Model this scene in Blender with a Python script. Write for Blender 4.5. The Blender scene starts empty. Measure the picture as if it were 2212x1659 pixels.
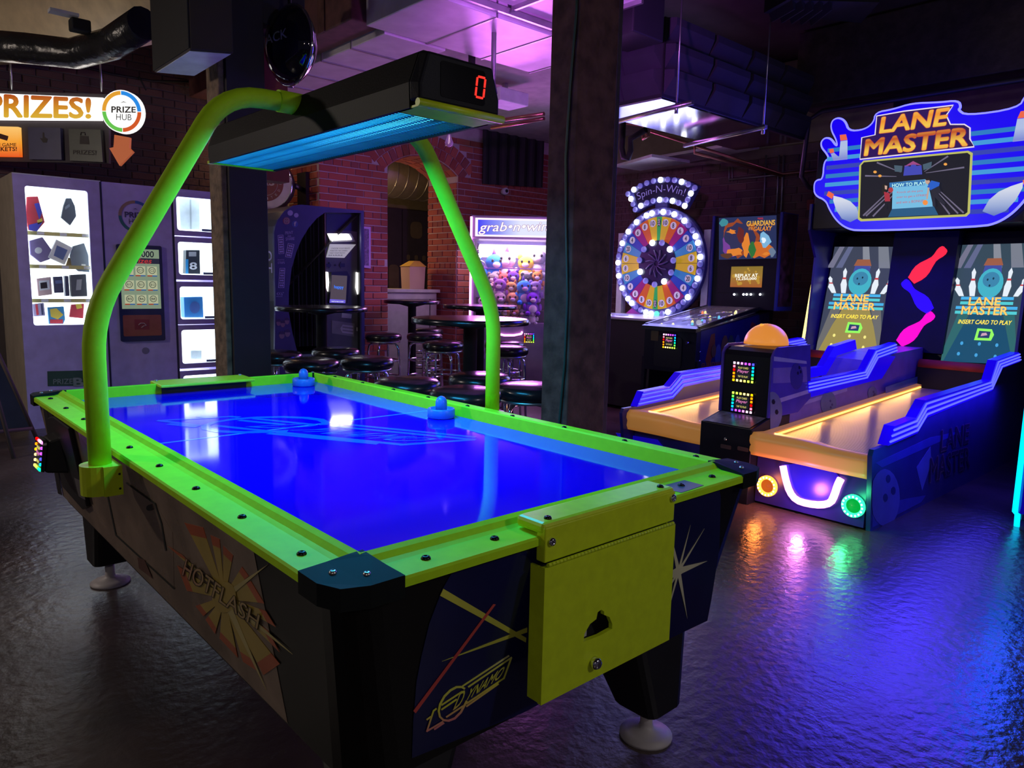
import bpy, bmesh, math, random
from mathutils import Vector, Matrix
random.seed(7)
S = bpy.context.scene
COL = S.collection
PI = math.pi
# ------------------------------------------------------------------ camera
IW, IH = 2212, 1659
CAM = Vector((-.5305, -.9724, 1.2765))
YAW, PITCH, ROLL, FPX = .832105, -.137627, .0223505, 1592.44
fw = Vector((math.cos(YAW)*math.cos(PITCH), math.sin(YAW)*math.cos(PITCH), math.sin(PITCH)))
r0 = Vector((math.sin(YAW), -math.cos(YAW), 0))
u0 = r0.cross(fw)
rt = r0*math.cos(ROLL) + u0*math.sin(ROLL)
up = u0*math.cos(ROLL) - r0*math.sin(ROLL)
cd = bpy.data.cameras.new('camera'); cam = bpy.data.objects.new('camera', cd); COL.objects.link(cam)
cd.sensor_fit = 'HORIZONTAL'; cd.sensor_width = 36; cd.lens = FPX/IW*36; cd.clip_start = .02
cam.matrix_world = Matrix(((rt.x, up.x, -fw.x, CAM.x), (rt.y, up.y, -fw.y, CAM.y), (rt.z, up.z, -fw.z, CAM.z), (0, 0, 0, 1)))
S.camera = cam
# ------------------------------------------------------------------ world / exposure
w = bpy.data.worlds.new('world'); S.world = w; w.use_nodes = True
w.node_tree.nodes['Background'].inputs[0].default_value = (.42, .36, .62, 1)
w.node_tree.nodes['Background'].inputs[1].default_value = .06
vs = S.view_settings
vs.view_transform = 'Standard'; vs.look = 'None'; vs.exposure = 0; vs.gamma = 1; vs.use_curve_mapping = False

def lamp(name, kind, loc, color, power, size=.1, sy=None, aim=None, parent=None, spot=None, label=None, spread=None):
    d = bpy.data.lights.new(name, kind); d.color = color; d.energy = power
    if kind == 'AREA':
        d.size = size
        if sy: d.shape = 'RECTANGLE'; d.size_y = sy
        if spread: d.spread = spread
    else: d.shadow_soft_size = size
    if spot: d.spot_size = spot; d.spot_blend = .6
    o = bpy.data.objects.new(name, d); COL.objects.link(o)
    o.location = loc
    if aim: o.rotation_euler = (Vector(aim)-Vector(loc)).to_track_quat('-Z', 'Y').to_euler()
    if parent:
        bpy.context.view_layer.update(); mw = o.matrix_basis.copy()
        o.parent = parent; o.matrix_basis = WM(parent).inverted() @ mw
    return o

# ------------------------------------------------------------------ pixel helpers (reference frame 2212 x 1659)
def ray(px, py): return fw*FPX + rt*(px-IW/2) + up*(IH/2-py)
def hit(px, py, P, N):
    d = ray(px, py); N = Vector(N); t = (Vector(P)-CAM).dot(N)/d.dot(N); return CAM + d*t
def onx(px, py, v): return hit(px, py, (v, 0, 0), (1, 0, 0))
def ony(px, py, v): return hit(px, py, (0, v, 0), (0, 1, 0))
def onz(px, py, v): return hit(px, py, (0, 0, v), (0, 0, 1))
def WM(o):
    m = Matrix.LocRotScale(o.location, o.rotation_euler, o.scale)
    return WM(o.parent) @ m if o.parent else m
def LP(root, px, py, ly=0):                       # pixel -> (x, z) on a thing's own front plane y = ly
    m = WM(root); P = m @ Vector((0, ly, 0)); N = m.to_3x3() @ Vector((0, 1, 0))
    q = m.inverted() @ hit(px, py, P, N); return q.x, q.z

# ------------------------------------------------------------------ materials
MATS = {}
def mat(name, base, rough=.5, metal=0, emit=None, es=1, spec=.5, var=None, bump=None, trans=0, alpha=1, coat=0):
    if name in MATS: return MATS[name]
    m = bpy.data.materials.new(name); m.use_nodes = True; nt = m.node_tree
    b = nt.nodes['Principled BSDF']; I = b.inputs
    I['Base Color'].default_value = (*base, 1); I['Roughness'].default_value = rough; I['Metallic'].default_value = metal
    I['Specular IOR Level'].default_value = spec
    I['Transmission Weight'].default_value = trans; I['Alpha'].default_value = alpha; I['Coat Weight'].default_value = coat
    if emit:
        I['Emission Color'].default_value = (*emit, 1); I['Emission Strength'].default_value = es
    tc = None
    def noise(sc, det=4):
        nonlocal tc
        if not tc: tc = nt.nodes.new('ShaderNodeTexCoord')
        n = nt.nodes.new('ShaderNodeTexNoise'); n.inputs['Scale'].default_value = sc; n.inputs['Detail'].default_value = det
        nt.links.new(tc.outputs['Object'], n.inputs['Vector']); return n
    if var is None and not emit and alpha == 1 and not trans: var = (9, .12)
    if var:
        n = noise(var[0]); mr = nt.nodes.new('ShaderNodeMapRange')
        mr.inputs[1].default_value = .3; mr.inputs[2].default_value = .7
        mr.inputs[3].default_value = 1-var[1]; mr.inputs[4].default_value = 1+var[1]
        mx = nt.nodes.new('ShaderNodeMix'); mx.data_type = 'RGBA'; mx.blend_type = 'MULTIPLY'; mx.inputs[0].default_value = 1
        mx.inputs[6].default_value = (*base, 1)
        nt.links.new(n.outputs[0], mr.inputs[0]); nt.links.new(mr.outputs[0], mx.inputs[7]); nt.links.new(mx.outputs[2], I['Base Color'])
    if bump:
        n = noise(bump[0], 6); bp = nt.nodes.new('ShaderNodeBump'); bp.inputs['Strength'].default_value = bump[1]
        bp.inputs['Distance'].default_value = bump[2] if len(bump) > 2 else .01
        nt.links.new(n.outputs[0], bp.inputs['Height']); nt.links.new(bp.outputs[0], I['Normal'])
    MATS[name] = m; return m
def glow(name, col, es=1.5): return mat(name, (.01, .01, .01), .35, emit=col, es=es, spec=.12)
def ramp_mat(name, axis, lo, hi, cols, emit=0, rough=.4):      # colour runs along one object axis (printed gradient)
    if name in MATS: return MATS[name]
    m = bpy.data.materials.new(name); m.use_nodes = True; nt = m.node_tree; b = nt.nodes['Principled BSDF']
    tc = nt.nodes.new('ShaderNodeTexCoord'); sp = nt.nodes.new('ShaderNodeSeparateXYZ'); mr = nt.nodes.new('ShaderNodeMapRange')
    mr.inputs[1].default_value = lo; mr.inputs[2].default_value = hi
    cr = nt.nodes.new('ShaderNodeValToRGB'); e = cr.color_ramp.elements
    while len(e) < len(cols): e.new(.5)
    for i, c in enumerate(cols): e[i].position = i/(len(cols)-1); e[i].color = (*c, 1)
    nt.links.new(tc.outputs['Object'], sp.inputs[0]); nt.links.new(sp.outputs['XYZ'.index(axis)], mr.inputs[0])
    nt.links.new(mr.outputs[0], cr.inputs[0]); b.inputs['Roughness'].default_value = rough
    if emit:
        b.inputs['Base Color'].default_value = (.02, .02, .02, 1)
        nt.links.new(cr.outputs[0], b.inputs['Emission Color']); b.inputs['Emission Strength'].default_value = emit
    else: nt.links.new(cr.outputs[0], b.inputs['Base Color'])
    MATS[name] = m; return m

# ------------------------------------------------------------------ mesh builder
class MB:
    def __init__(s): s.v = []; s.f = []; s.sm = []
    def add(s, vs, fs, smooth=False):
        n = len(s.v); s.v += [Vector(p) for p in vs]; s.f += [[i+n for i in f] for f in fs]; s.sm += [smooth]*len(fs); return s
    def box(s, x0, x1, y0, y1, z0, z1):
        return s.add([(x0, y0, z0), (x1, y0, z0), (x1, y1, z0), (x0, y1, z0), (x0, y0, z1), (x1, y0, z1), (x1, y1, z1), (x0, y1, z1)],
                     [(0, 3, 2, 1), (4, 5, 6, 7), (0, 1, 5, 4), (1, 2, 6, 5), (2, 3, 7, 6), (3, 0, 4, 7)])
    def loft(s, a, b, cap=True, smooth=False):        # two matching loops
        n = len(a); f = [(i, (i+1) % n, n+(i+1) % n, n+i) for i in range(n)]
        s.add(list(a)+list(b), f, smooth)
        if cap: s.add(a, [tuple(range(n))]); s.add(b, [tuple(range(n))])
        return s
    def prism(s, pts, axis, a, b, smooth=False):      # 2-D outline pushed along an axis
        def m(p, t): return {'x': (t, p[0], p[1]), 'y': (p[0], t, p[1]), 'z': (p[0], p[1], t)}[axis]
        return s.loft([m(p, a) for p in pts], [m(p, b) for p in pts], smooth=smooth)
    def poly(s, pts): return s.add(pts, [tuple(range(len(pts)))])
    def cyl(s, a, b, r, n=16, r2=None, cap=True):
        a, b = Vector(a), Vector(b); d = (b-a).normalized(); q = d.orthogonal().normalized(); t = d.cross(q); r2 = r if r2 is None else r2
        A = [a+(q*math.cos(2*PI*i/n)+t*math.sin(2*PI*i/n))*r for i in range(n)]
        B = [b+(q*math.cos(2*PI*i/n)+t*math.sin(2*PI*i/n))*r2 for i in range(n)]
        return s.loft(A, B, cap, True)
    def tube(s, pts, r, n=10, closed=False, cap=True):
        P = [Vector(p) for p in pts]; k = len(P); L = []
        q = None
        for i in range(k):
            if closed: d = (P[(i+1) % k]-P[i-1])
            else: d = P[min(i+1, k-1)]-P[max(i-1, 0)]
            d.normalize()
            q = d.orthogonal() if q is None else q-d*q.dot(d)
            if q.length < 1e-6: q = d.orthogonal()
            q.normalize(); t = d.cross(q)
            rr = r[i] if isinstance(r, (list, tuple)) else r
            L.append([P[i]+(q*math.cos(2*PI*j/n)+t*math.sin(2*PI*j/n))*rr for j in range(n)])
        vs = [p for l in L for p in l]; fs = []
        for i in range(k if closed else k-1):
            a, b = i*n, ((i+1) % k)*n
            for j in range(n): fs.append((a+j, a+(j+1) % n, b+(j+1) % n, b+j))
        s.add(vs, fs, True)
        if cap and not closed: s.add(L[0], [tuple(range(n))]); s.add(L[-1], [tuple(range(n))])
        return s
    def lathe(s, prof, c=(0, 0, 0), axis=(0, 0, 1), n=24, cap=True):    # profile [(radius, height)]
        d = Vector(axis).normalized(); q = d.orthogonal().normalized(); t = d.cross(q); c = Vector(c); L = []
        for r, h in prof: L.append([c+d*h+(q*math.cos(2*PI*j/n)+t*math.sin(2*PI*j/n))*max(r, 1e-4) for j in range(n)])
        vs = [p for l in L for p in l]
        fs = [(i*n+j, i*n+(j+1) % n, (i+1)*n+(j+1) % n, (i+1)*n+j) for i in range(len(L)-1) for j in range(n)]
        s.add(vs, fs, True)
        if cap: s.add(L[0], [tuple(range(n))]); s.add(L[-1], [tuple(range(n))])
        return s
    def ball(s, c, r, sc=(1, 1, 1), n=14, m=9, rot=None):
        c = Vector(c); vs = []; fs = []
        for i in range(m+1):
            a = PI*i/m
            for j in range(n):
                b = 2*PI*j/n
                p = Vector((math.sin(a)*math.cos(b)*sc[0], math.sin(a)*math.sin(b)*sc[1], math.cos(a)*sc[2]))*r
                if rot: p = rot @ p
                vs.append(c+p)
        fs = [(i*n+j, (i+1)*n+j, (i+1)*n+(j+1) % n, i*n+(j+1) % n) for i in range(m) for j in range(n)]
        return s.add(vs, fs, True)
    def mesh(s, name, m):
        me = bpy.data.meshes.new(name); me.from_pydata([tuple(p) for p in s.v], [], s.f)
        me.polygons.foreach_set('use_smooth', s.sm)
        bm = bmesh.new(); bm.from_mesh(me); bmesh.ops.remove_doubles(bm, verts=bm.verts, dist=1e-6)
        bmesh.ops.recalc_face_normals(bm, faces=bm.faces); bm.to_mesh(me); bm.free()
        if isinstance(m, str): m = MATS[m]
        me.materials.append(m); return me
    def build(s, name, m, parent=None, world=False, bevel=0, label=None, cat=None, group=None, kind=None, seg=2):
        if world and parent:
            iv = WM(parent).inverted(); s.v = [iv @ p for p in s.v]
        o = bpy.data.objects.new(name, s.mesh(name, m)); COL.objects.link(o)
        if parent: o.parent = parent
        if bevel:
            b = o.modifiers.new('bevel', 'BEVEL'); b.width = bevel; b.segments = seg; b.limit_method = 'ANGLE'; b.angle_limit = .7
        tag(o, label, cat, group, kind); return o
def tag(o, label=None, cat=None, group=None, kind=None):
    for k, v in (('label', label), ('category', cat), ('group', group), ('kind', kind)):
        if v: o[k] = v
    return o
def thing(name, label, cat, loc=(0, 0, 0), rotz=0, group=None, kind=None):
    o = bpy.data.objects.new(name, None); COL.objects.link(o); o.empty_display_size = .1
    o.location = loc; o.rotation_euler = (0, 0, rotz); return tag(o, label, cat, group, kind)
def copy_part(src, parent, loc=None, rot=None, scale=None):
    c = src.copy(); COL.objects.link(c); c.parent = parent
    if loc is not None: c.location = loc
    if rot is not None: c.rotation_euler = rot
    if scale is not None: c.scale = scale
    for ch in list(src.children): copy_part(ch, c)
    return c
def copy_tree(root, loc, rotz=0, label=None, group=None):
    c = root.copy(); COL.objects.link(c); c.location = loc; c.rotation_euler = (0, 0, rotz)
    tag(c, label, None, group)
    for ch in list(root.children): copy_part(ch, c)
    return c
# flat print on a thing's own plane
def decal(parent, name, pts, ly, m, thick=.0015, label=None):   # pts local (x,z)
    return MB().prism(pts, 'y', ly, ly+thick).build(name, m, parent, label=label)
def pdecal(parent, name, pxs, ly, m, thick=.0015, label=None):
    return decal(parent, name, [LP(parent, *p, ly) for p in pxs], ly, m, thick, label)
def ribbon(pts, wd):
    P = [Vector((p[0], p[1])) for p in pts]; L = []; Rr = []
    for i in range(len(P)):
        d = (P[min(i+1, len(P)-1)]-P[max(i-1, 0)]).normalized(); nrm = Vector((-d.y, d.x))*wd/2
        L.append(P[i]+nrm); Rr.append(P[i]-nrm)
    return [tuple(p) for p in L+Rr[::-1]]
_TC = {}
def text2d(s, shear=0, off=0, align='CENTER'):
    k = (s, shear, off)
    if k in _TC: return _TC[k]
    c = bpy.data.curves.new('t', 'FONT'); c.body = s; c.shear = shear; c.offset = off; c.resolution_u = 3; c.align_x = align; c.space_line = .85
    o = bpy.data.objects.new('t', c); me = o.to_mesh()
    vs = [(v.co.x, v.co.y) for v in me.vertices]; fs = [tuple(p.vertices) for p in me.polygons]
    o.to_mesh_clear(); bpy.data.objects.remove(o); bpy.data.curves.remove(c)
    x0 = min(p[0] for p in vs); x1 = max(p[0] for p in vs); y0 = min(p[1] for p in vs); y1 = max(p[1] for p in vs)
    r = ([((x-x0)/(x1-x0), (y-y0)/(y1-y0)) for x, y in vs], fs, (x1-x0)/(y1-y0)); _TC[k] = r; return r
def text(parent, s, fm, m, shear=0, off=.012, name='lettering'):    # fm: (u,v in 0..1) -> local 3-D point
    bold = off if off > .006 else 0      # heavier letters: shifted copies instead of a large outline offset
    vs, fs, asp = text2d(s, shear, min(off, 0)); mb = MB()
    a, b, c = Vector(fm(0, .5)), Vector(fm(1, .5)), Vector(fm(.5, 1)); nn_ = (b-a).cross(c-Vector(fm(.5, 0))).normalized()
    sh = [(0, 0)] if not bold else [(-1, 0), (1, 0), (0, 1), (0, -1)]+([(.7, .7), (-.7, .7), (.7, -.7), (-.7, -.7)] if bold > .013 else [])
    for k, (du, dv) in enumerate(sh): mb.add([Vector(fm(p[0]+du*bold/asp, p[1]+dv*bold))+nn_*(.00012*k) for p in vs], fs)
    return mb.build(name, m, parent)
def bil(a, b, c, d):                                # corners LL, LR, UR, UL
    a, b, c, d = map(Vector, (a, b, c, d)); return lambda u, v: a*(1-u)*(1-v)+b*u*(1-v)+c*u*v+d*(1-u)*v
def tbox(parent, s, x0, x1, z0, z1, ly, m, **k):
    return text(parent, s, lambda u, v: (x0+(x1-x0)*u, ly, z0+(z1-z0)*v), m, **k)
def tpx(parent, s, quad, ly, m, **k):               # quad px: LL LR UR UL
    q = [LP(parent, *p, ly) for p in quad]; return text(parent, s, bil(*[(x, ly, z) for x, z in q]), m, **k)
def smooth(P, it=2):
    for _ in range(it):
        Q = []
        for i in range(len(P)):
            a, b = P[i], P[(i+1) % len(P)]; Q += [(a[0]*.75+b[0]*.25, a[1]*.75+b[1]*.25), (a[0]*.25+b[0]*.75, a[1]*.25+b[1]*.75)]
        P = Q
    return P
def ell(cx, cz, rx, rz, n=28, a0=0, a1=2*PI, full=True):
    k = n if full else n+1
    return [(cx+rx*math.cos(a0+(a1-a0)*i/n), cz+rz*math.sin(a0+(a1-a0)*i/n)) for i in range(k)]
def rrect(x0, x1, z0, z1, r, n=4):
    out = []
    for cx, cz, a in ((x1-r, z1-r, 0), (x0+r, z1-r, PI/2), (x0+r, z0+r, PI), (x1-r, z0+r, 1.5*PI)):
        out += [(cx+r*math.cos(a+PI/2*i/n), cz+r*math.sin(a+PI/2*i/n)) for i in range(n+1)]
    return out
def frame_mb(outer, inner, y0, y1):                 # a plate with a hole, loops of equal length
    mb = MB(); n = len(outer)
    for y in (y0, y1):
        mb.add([(p[0], y, p[1]) for p in outer]+[(p[0], y, p[1]) for p in inner], [(i, (i+1) % n, n+(i+1) % n, n+i) for i in range(n)])
    mb.loft([(p[0], y0, p[1]) for p in outer], [(p[0], y1, p[1]) for p in outer], False)
    mb.loft([(p[0], y0, p[1]) for p in inner], [(p[0], y1, p[1]) for p in inner], False)
    return mb
HSV = ((1, 0, 0), (1, .15, .25), (1, .5, .9), (1, .2, 1), (.4, .05, 1), (.05, .05, 1), (0, .4, .9), (0, .9, .3), (.1, 1, .05), (.5, .9, .05), (1, .85, .1), (1, .75, .2), (1, .5, 0), (1, .2, 0))
LEDM = [glow('led_%d' % i, c, 3.2) for i, c in enumerate(HSV)]
_led = {}
def reader(parent, O, U, V, wd, ht, start=0, name='card_reader'):     # card reader with a ring of coloured lights; O centre, U right, V up, outward = V x U... given by N
    O, U, V = Vector(O), Vector(U).normalized(), Vector(V).normalized(); N = U.cross(V)   # N points out to the viewer
    def loop(a, b, h, n=3):
        return [O+U*p[0]+V*p[1]+N*h for p in rrect(-a, a, -b, b, min(a, b)*.3, n)]
    mb = MB(); mb.loft(loop(wd/2, ht/2, 0), loop(wd/2*.94, ht/2*.94, .012))
    o = mb.build(name, mat('reader_black', (.012, .012, .014), .3), parent)
    s = MB(); s.poly(loop(wd*.3, ht*.3, .0135)); s.build('screen', glow('reader_screen', (.012, .012, .02), 1), o)
    f = lambda a, b, c, d: bil(O+U*a*wd+V*c*ht+N*.015, O+U*b*wd+V*c*ht+N*.015, O+U*b*wd+V*d*ht+N*.015, O+U*a*wd+V*d*ht+N*.015)
    text(o, 'PLAY CARD', f(-.22, .22, .16, .25), glow('reader_yellow', (.9, .8, .2), .9)); text(o, 'Player', f(-.25, .25, -.06, .12), glow('reader_pink', (.9, .25, .6), .9), shear=.2)
    text(o, 'TAP TO PLAY', f(-.22, .22, -.25, -.16), MATS['reader_yellow'])
    k = 0; nx, nz = 6, 5
    P = [(-.41+.82*i/(nx-1), .41) for i in range(nx)]+[(.41, .41-.82*i/nz) for i in range(1, nz)]+[(.41-.82*i/(nx-1), -.41) for i in range(nx)]+[(-.41, -.41+.82*i/nz) for i in range(1, nz)]
    for i, (a, b) in enumerate(P):
        ci = (start+int(i*14/len(P))) % 14; q = MB(); c = O+U*a*wd+V*b*ht
        e = wd*.044
        q.loft([c-U*e-V*e+N*.012, c+U*e-V*e+N*.012, c+U*e+V*e+N*.012, c-U*e+V*e+N*.012], [c-U*e*.7-V*e*.7+N*.017, c+U*e*.7-V*e*.7+N*.017, c+U*e*.7+V*e*.7+N*.017, c-U*e*.7+V*e*.7+N*.017])
        q.build('light', LEDM[ci], o)
    return o
# ================================================================== SETTING
M_floor = mat('floor_concrete', (.06, .042, .038), .28, spec=.8, var=(1.7, .6), bump=(24, .42, .009))
_nt = M_floor.node_tree; _n = _nt.nodes.new('ShaderNodeTexNoise'); _n.inputs['Scale'].default_value = 6; _n.inputs['Detail'].default_value = 8; _mr = _nt.nodes.new('ShaderNodeMapRange')
_mr.inputs[1].default_value = .35; _mr.inputs[2].default_value = .65; _mr.inputs[3].default_value = .14; _mr.inputs[4].default_value = .38
_nt.links.new(_n.outputs[0], _mr.inputs[0]); _nt.links.new(_mr.outputs[0], _nt.nodes['Principled BSDF'].inputs['Roughness'])
M_black = mat('black_paint', (.012, .012, .015), .45)
M_matte = mat('matte_black', (.008, .008, .01), .7)
M_mortar = mat('mortar', (.44, .36, .38), .9, bump=(60, .3))
BR = [mat('brick_%d' % i, c, .85, var=(25, .3), bump=(70, .35, .006)) for i, c in enumerate(((.36, .085, .06), (.30, .065, .05), (.42, .11, .075), (.25, .07, .065), (.10, .05, .05), (.085, .045, .045), (.12, .055, .05), (.07, .04, .045), (.15, .075, .085), (.13, .065, .075), (.17, .08, .09), (.11, .06, .07)))]  # later tones put the dimness of back and right walls into the brick
M_plaster = mat('plaster', (.42, .36, .34), .8)
M_duct = mat('duct_metal', (.72, .68, .70), .4, metal=.3, var=(5, .12), bump=(4, .12, .02))
M_steel = mat('galvanised', (.5, .5, .5), .3, metal=.9)
M_chrome = mat('chrome', (.8, .8, .82), .08, metal=1)
M_wood = mat('old_timber', (.11, .05, .042), .8, spec=.2, var=(14, .4), bump=(30, .5, .01))
M_dwood = mat('dark_timber', (.045, .028, .03), .7, var=(14, .35), bump=(30, .4, .01))

MB().box(-6, 9, -5, 9.5, -.06, 0).build('floor', M_floor, kind='structure', label='dark polished concrete floor with uneven glossy sheen')
ceil = MB().box(-6, 9, -5, 9.5, 3.62, 3.72).build('ceiling', mat('ceiling_dark', (.055, .035, .035), .8), kind='structure', label='dark ceiling high above the games')
for i in range(14):                                          # ceiling boards over the prize corner
    x = -.6+i*.22
    MB().box(x, x+.212, 3.9, 8.9, 3.6, 3.62).build('plank', mat('ceiling_board', (.16, .06, .04), .65, var=(10, .35)), ceil)
    # boards run away from the viewer towards the prize wall

_bm = {}
def brick_mesh(mi):
    if mi not in _bm:
        mb = MB(); e = .035
        mb.loft([(-.5, 0, -.5), (.5, 0, -.5), (.5, 0, .5), (-.5, 0, .5)], [(-.5, -.7, -.5), (.5, -.7, -.5), (.5, -.7, .5), (-.5, -.7, .5)], False)
        mb.loft([(-.5, -.7, -.5), (.5, -.7, -.5), (.5, -.7, .5), (-.5, -.7, .5)], [(-.47, -1, -.42), (.47, -1, -.42), (.47, -1, .42), (-.47, -1, .42)], False)
        mb.poly([(-.47, -1, -.42), (.47, -1, -.42), (.47, -1, .42), (-.47, -1, .42)])
        _bm[mi] = mb.mesh('brick', BR[mi])
    return _bm[mi]
def put_brick(parent, c, U, V, lu, lv, dep=.012, tone=0):            # one brick object; face proud of the mortar
    U = Vector(U).normalized(); V = Vector(V).normalized(); N = V.cross(U)   # N into the wall
    o = bpy.data.objects.new('brick', brick_mesh(random.choice((0, 0, 1, 1, 2, 3))+tone)); COL.objects.link(o); o.parent = parent
    R = Matrix((U, N, V)).transposed().to_4x4()
    o.matrix_basis = Matrix.Translation(Vector(c)) @ R @ Matrix.Rotation(random.uniform(-.012, .012), 4, 'Y') @ Matrix.Diagonal((lu, dep*random.uniform(.7, 1.3), lv, 1))
    return o
def lay(parent, O, U, u0, u1, z0, z1, holes=None, limit=300, L=.215, Hh=.074, J=.011, order=None, tone=0):
    O, U = Vector(O), Vector(U); spots = []; k = 0; z = z0
    while z+Hh <= z1+1e-4:
        segs = [(u0, u1)]
        if holes: segs = holes(z, z+Hh, segs)
        header = (k % 7 == 5)
        ll = L*.5 if header else L
        for a, b in segs:
            u = a-((k % 2)*ll*.5)
            while u < b-.02:
                s0, s1 = max(a, u), min(b, u+ll-J)
                if s1-s0 > .03: spots.append((s0, s1, z))
                u += ll
        z += Hh; k += 1
    if order: spots.sort(key=lambda s: order((s[0]+s[1])/2, s[2]))
    rest = MB()
    for i, (a, b, zz) in enumerate(spots):
        c = O+U*((a+b)/2)+Vector((0, 0, zz+(Hh-J)/2))
        if i < limit: put_brick(parent, c, U, (0, 0, 1), b-a, Hh-J, tone=tone)
        else:
            n = Vector((0, 0, 1)).cross(U)*-.01; h = U*((b-a)/2); v = Vector((0, 0, (Hh-J)/2))
            q = [c-h-v, c+h-v, c+h+v, c-h+v]; rest.loft(q, [p+n for p in q])
    if rest.v: rest.build('brickwork', BR[1+tone], parent, kind='stuff')

# prize wall, far left
wb = MB().box(-5, 3.29, 7.05, 7.35, 0, 3.6).build('wall_back', mat('mortar_shade', (.10, .08, .085), .9), kind='structure', label='dark brick wall behind the prize machine')  # mortar and brick darkened to carry the shade on this wall
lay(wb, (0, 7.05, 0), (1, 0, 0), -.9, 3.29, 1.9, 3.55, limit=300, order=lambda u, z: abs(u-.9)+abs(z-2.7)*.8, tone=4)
# wall with the arch
XA0, XA1, ZS, ZC = 4.13, 5.13, 2.53, 2.71
xm = (XA0+XA1)/2; hw = (XA1-XA0)/2; RA = (hw*hw+(ZC-ZS)**2)/(2*(ZC-ZS)); zc0 = ZC-RA
wa = MB()
wa.box(3.29, XA0, 6.3, 6.9, 0, 3.6); wa.box(XA1, 7.3, 6.3, 6.9, 0, 3.6)
arc = [(xm+RA*math.sin(t), zc0+RA*math.cos(t)) for t in [math.asin(hw/RA)*(-1+2*i/16) for i in range(17)]]
wa.prism([(XA0, 3.6)]+arc+[(XA1, 3.6)], 'y', 6.3, 6.9)
wa = wa.build('wall_arch', M_mortar, kind='structure', label='red brick wall with an arched opening')
RO = RA+.26
def arch_holes(z0, z1, segs):
    zt = z1
    out = []
    for a, b in segs:
        if z0 < ZS: h = hw+.004
        else: h = 0
        zz = max(z0-zc0, 0)
        if z1 > ZS-.2 and zz < RO: h = max(h, min(math.sqrt(max(RO*RO-zz*zz, 0)), hw+.2)) if z0 > ZS-.03 else h
        if h: out += [(a, min(b, xm-h)), (max(a, xm+h), b)]
        else: out.append((a, b))
    return [(a, b) for a, b in out if b-a > .03]
lay(wa, (0, 6.3, 0), (1, 0, 0), 3.29, 6.98, .02, 3.05, arch_holes, limit=300, order=lambda u, z: (0 if u < 4.15 and z > .55 else 1 if 5.1 < u < 6.5 and z > .6 else 3)+(u > 5.9)+abs(z-1.9)*.3)
rev = thing('wall_reveal', 'side faces of the brick arch lit warm from behind', 'brickwork', (0, 0, 0)); rev['kind'] = 'structure'
lay(rev, (XA1, 0, 0), (0, -1, 0), -6.9, -6.31, .02, 2.53, limit=160)
lay(rev, (3.29, 0, 0), (0, -1, 0), -6.98, -6.31, 1.5, 3.05, limit=80)
am = math.asin(hw/RA)
for row, (ra, rb) in enumerate(((RA+.004, RA+.125), (RA+.133, RA+.25))):     # arch ring, two rows on edge
    n = 15+row
    for i in range(n):
        t = (am+.10+row*.03)*(-1+2*(i+.5)/n); rm = (ra+rb)/2
        put_brick(wa, (xm+rm*math.sin(t), 6.3, zc0+rm*math.cos(t)), (math.cos(t), 0, -math.sin(t)), (math.sin(t), 0, math.cos(t)), 2*(am+.1)*rm/n-.011, rb-ra)
for i in range(5):                                            # soffit of the arch
    for j in range(9):
        t = am*(-1+2*(j+.5)/9)
        put_brick(rev, (xm+RA*math.sin(t), 6.37+i*.118, zc0+RA*math.cos(t)), (0, 1, 0), (math.cos(t), 0, -math.sin(t)), .107, 2*am*RA/9-.011)
# right wall
wr = MB().box(7.0, 7.3, -5, 6.3, 0, 3.6).build('wall_right', mat('mortar_dark', (.2, .13, .15), .9), kind='structure', label='dark brick wall behind the pinball and wheel')
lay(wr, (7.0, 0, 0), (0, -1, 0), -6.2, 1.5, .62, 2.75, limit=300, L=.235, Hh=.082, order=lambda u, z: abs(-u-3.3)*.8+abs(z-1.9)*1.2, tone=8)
MB().box(6.94, 7.0, 2.0, 6.29, 2.76, 3.6).build('wall_upper', mat('wall_olive', (.30, .25, .17), .8), kind='structure', label='olive painted upper wall above the wheel')

# lowered plaster ceiling, ducts, beams
MB().box(3.02, 6.94, 3.72, 6.29, 3.12, 3.6).build('ceiling_plaster', M_plaster, kind='structure', label='lower pale plaster ceiling beyond the duct')
d1 = thing('air_duct', 'wide rectangular sheet metal duct lit purple beside the timber pillar', 'duct', (2.3, 3.3, 3.0))
for i in range(3):
    x = 2.3+i*.52
    MB().box(x, x+.513, 2.93, 3.71, 3.0, 3.5).build('panel', M_duct, d1, world=True, bevel=.006)
    MB().box(x+.508, x+.522, 2.925, 3.715, 2.994, 3.5).build('seam', M_steel, d1, world=True)
d2 = thing('air_duct', 'pale sheet metal branch duct running back above the photo booth', 'duct', (2.72, 4.7, 3.0))
for i in range(5):
    y = 3.73+i*.46
    MB().box(2.46, 3.0, y, y+.453, 2.99, 3.45).build('panel', M_duct, d2, world=True, bevel=.006)
    if i: MB().box(2.455, 3.005, y-.01, y+.006, 2.982, 3.46).build('seam', M_steel, d2, world=True)
d3 = thing('air_duct', 'upper metal duct with a flanged joint crossing near the pillar top', 'duct', (3.0, 2.5, 3.08))
for i in range(2):
    x = 2.42+i*.48
    MB().box(x, x+.47, 2.2, 2.86, 3.07, 3.5).build('panel', M_duct, d3, world=True, bevel=.005)
    MB().box(x+.465, x+.485, 2.17, 2.865, 3.04, 3.5).build('flange', M_steel, d3, world=True)
MB().box(2.42, 3.4, 2.875, 2.915, 3.02, 3.06).build('duct_rail', M_steel, None, label='thin steel rail between the two metal ducts', cat='rail')
bm_ = thing('timber_beam', 'dark red brown timber beam beside the branch duct', 'beam', (2.3, 4.5, 3.05))
MB().box(2.2, 2.44, 3.74, 6.9, 3.03, 3.4).build('timber', mat('beam_red', (.11, .04, .035), .7, var=(12, .3)), bm_, world=True, bevel=.01)
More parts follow.
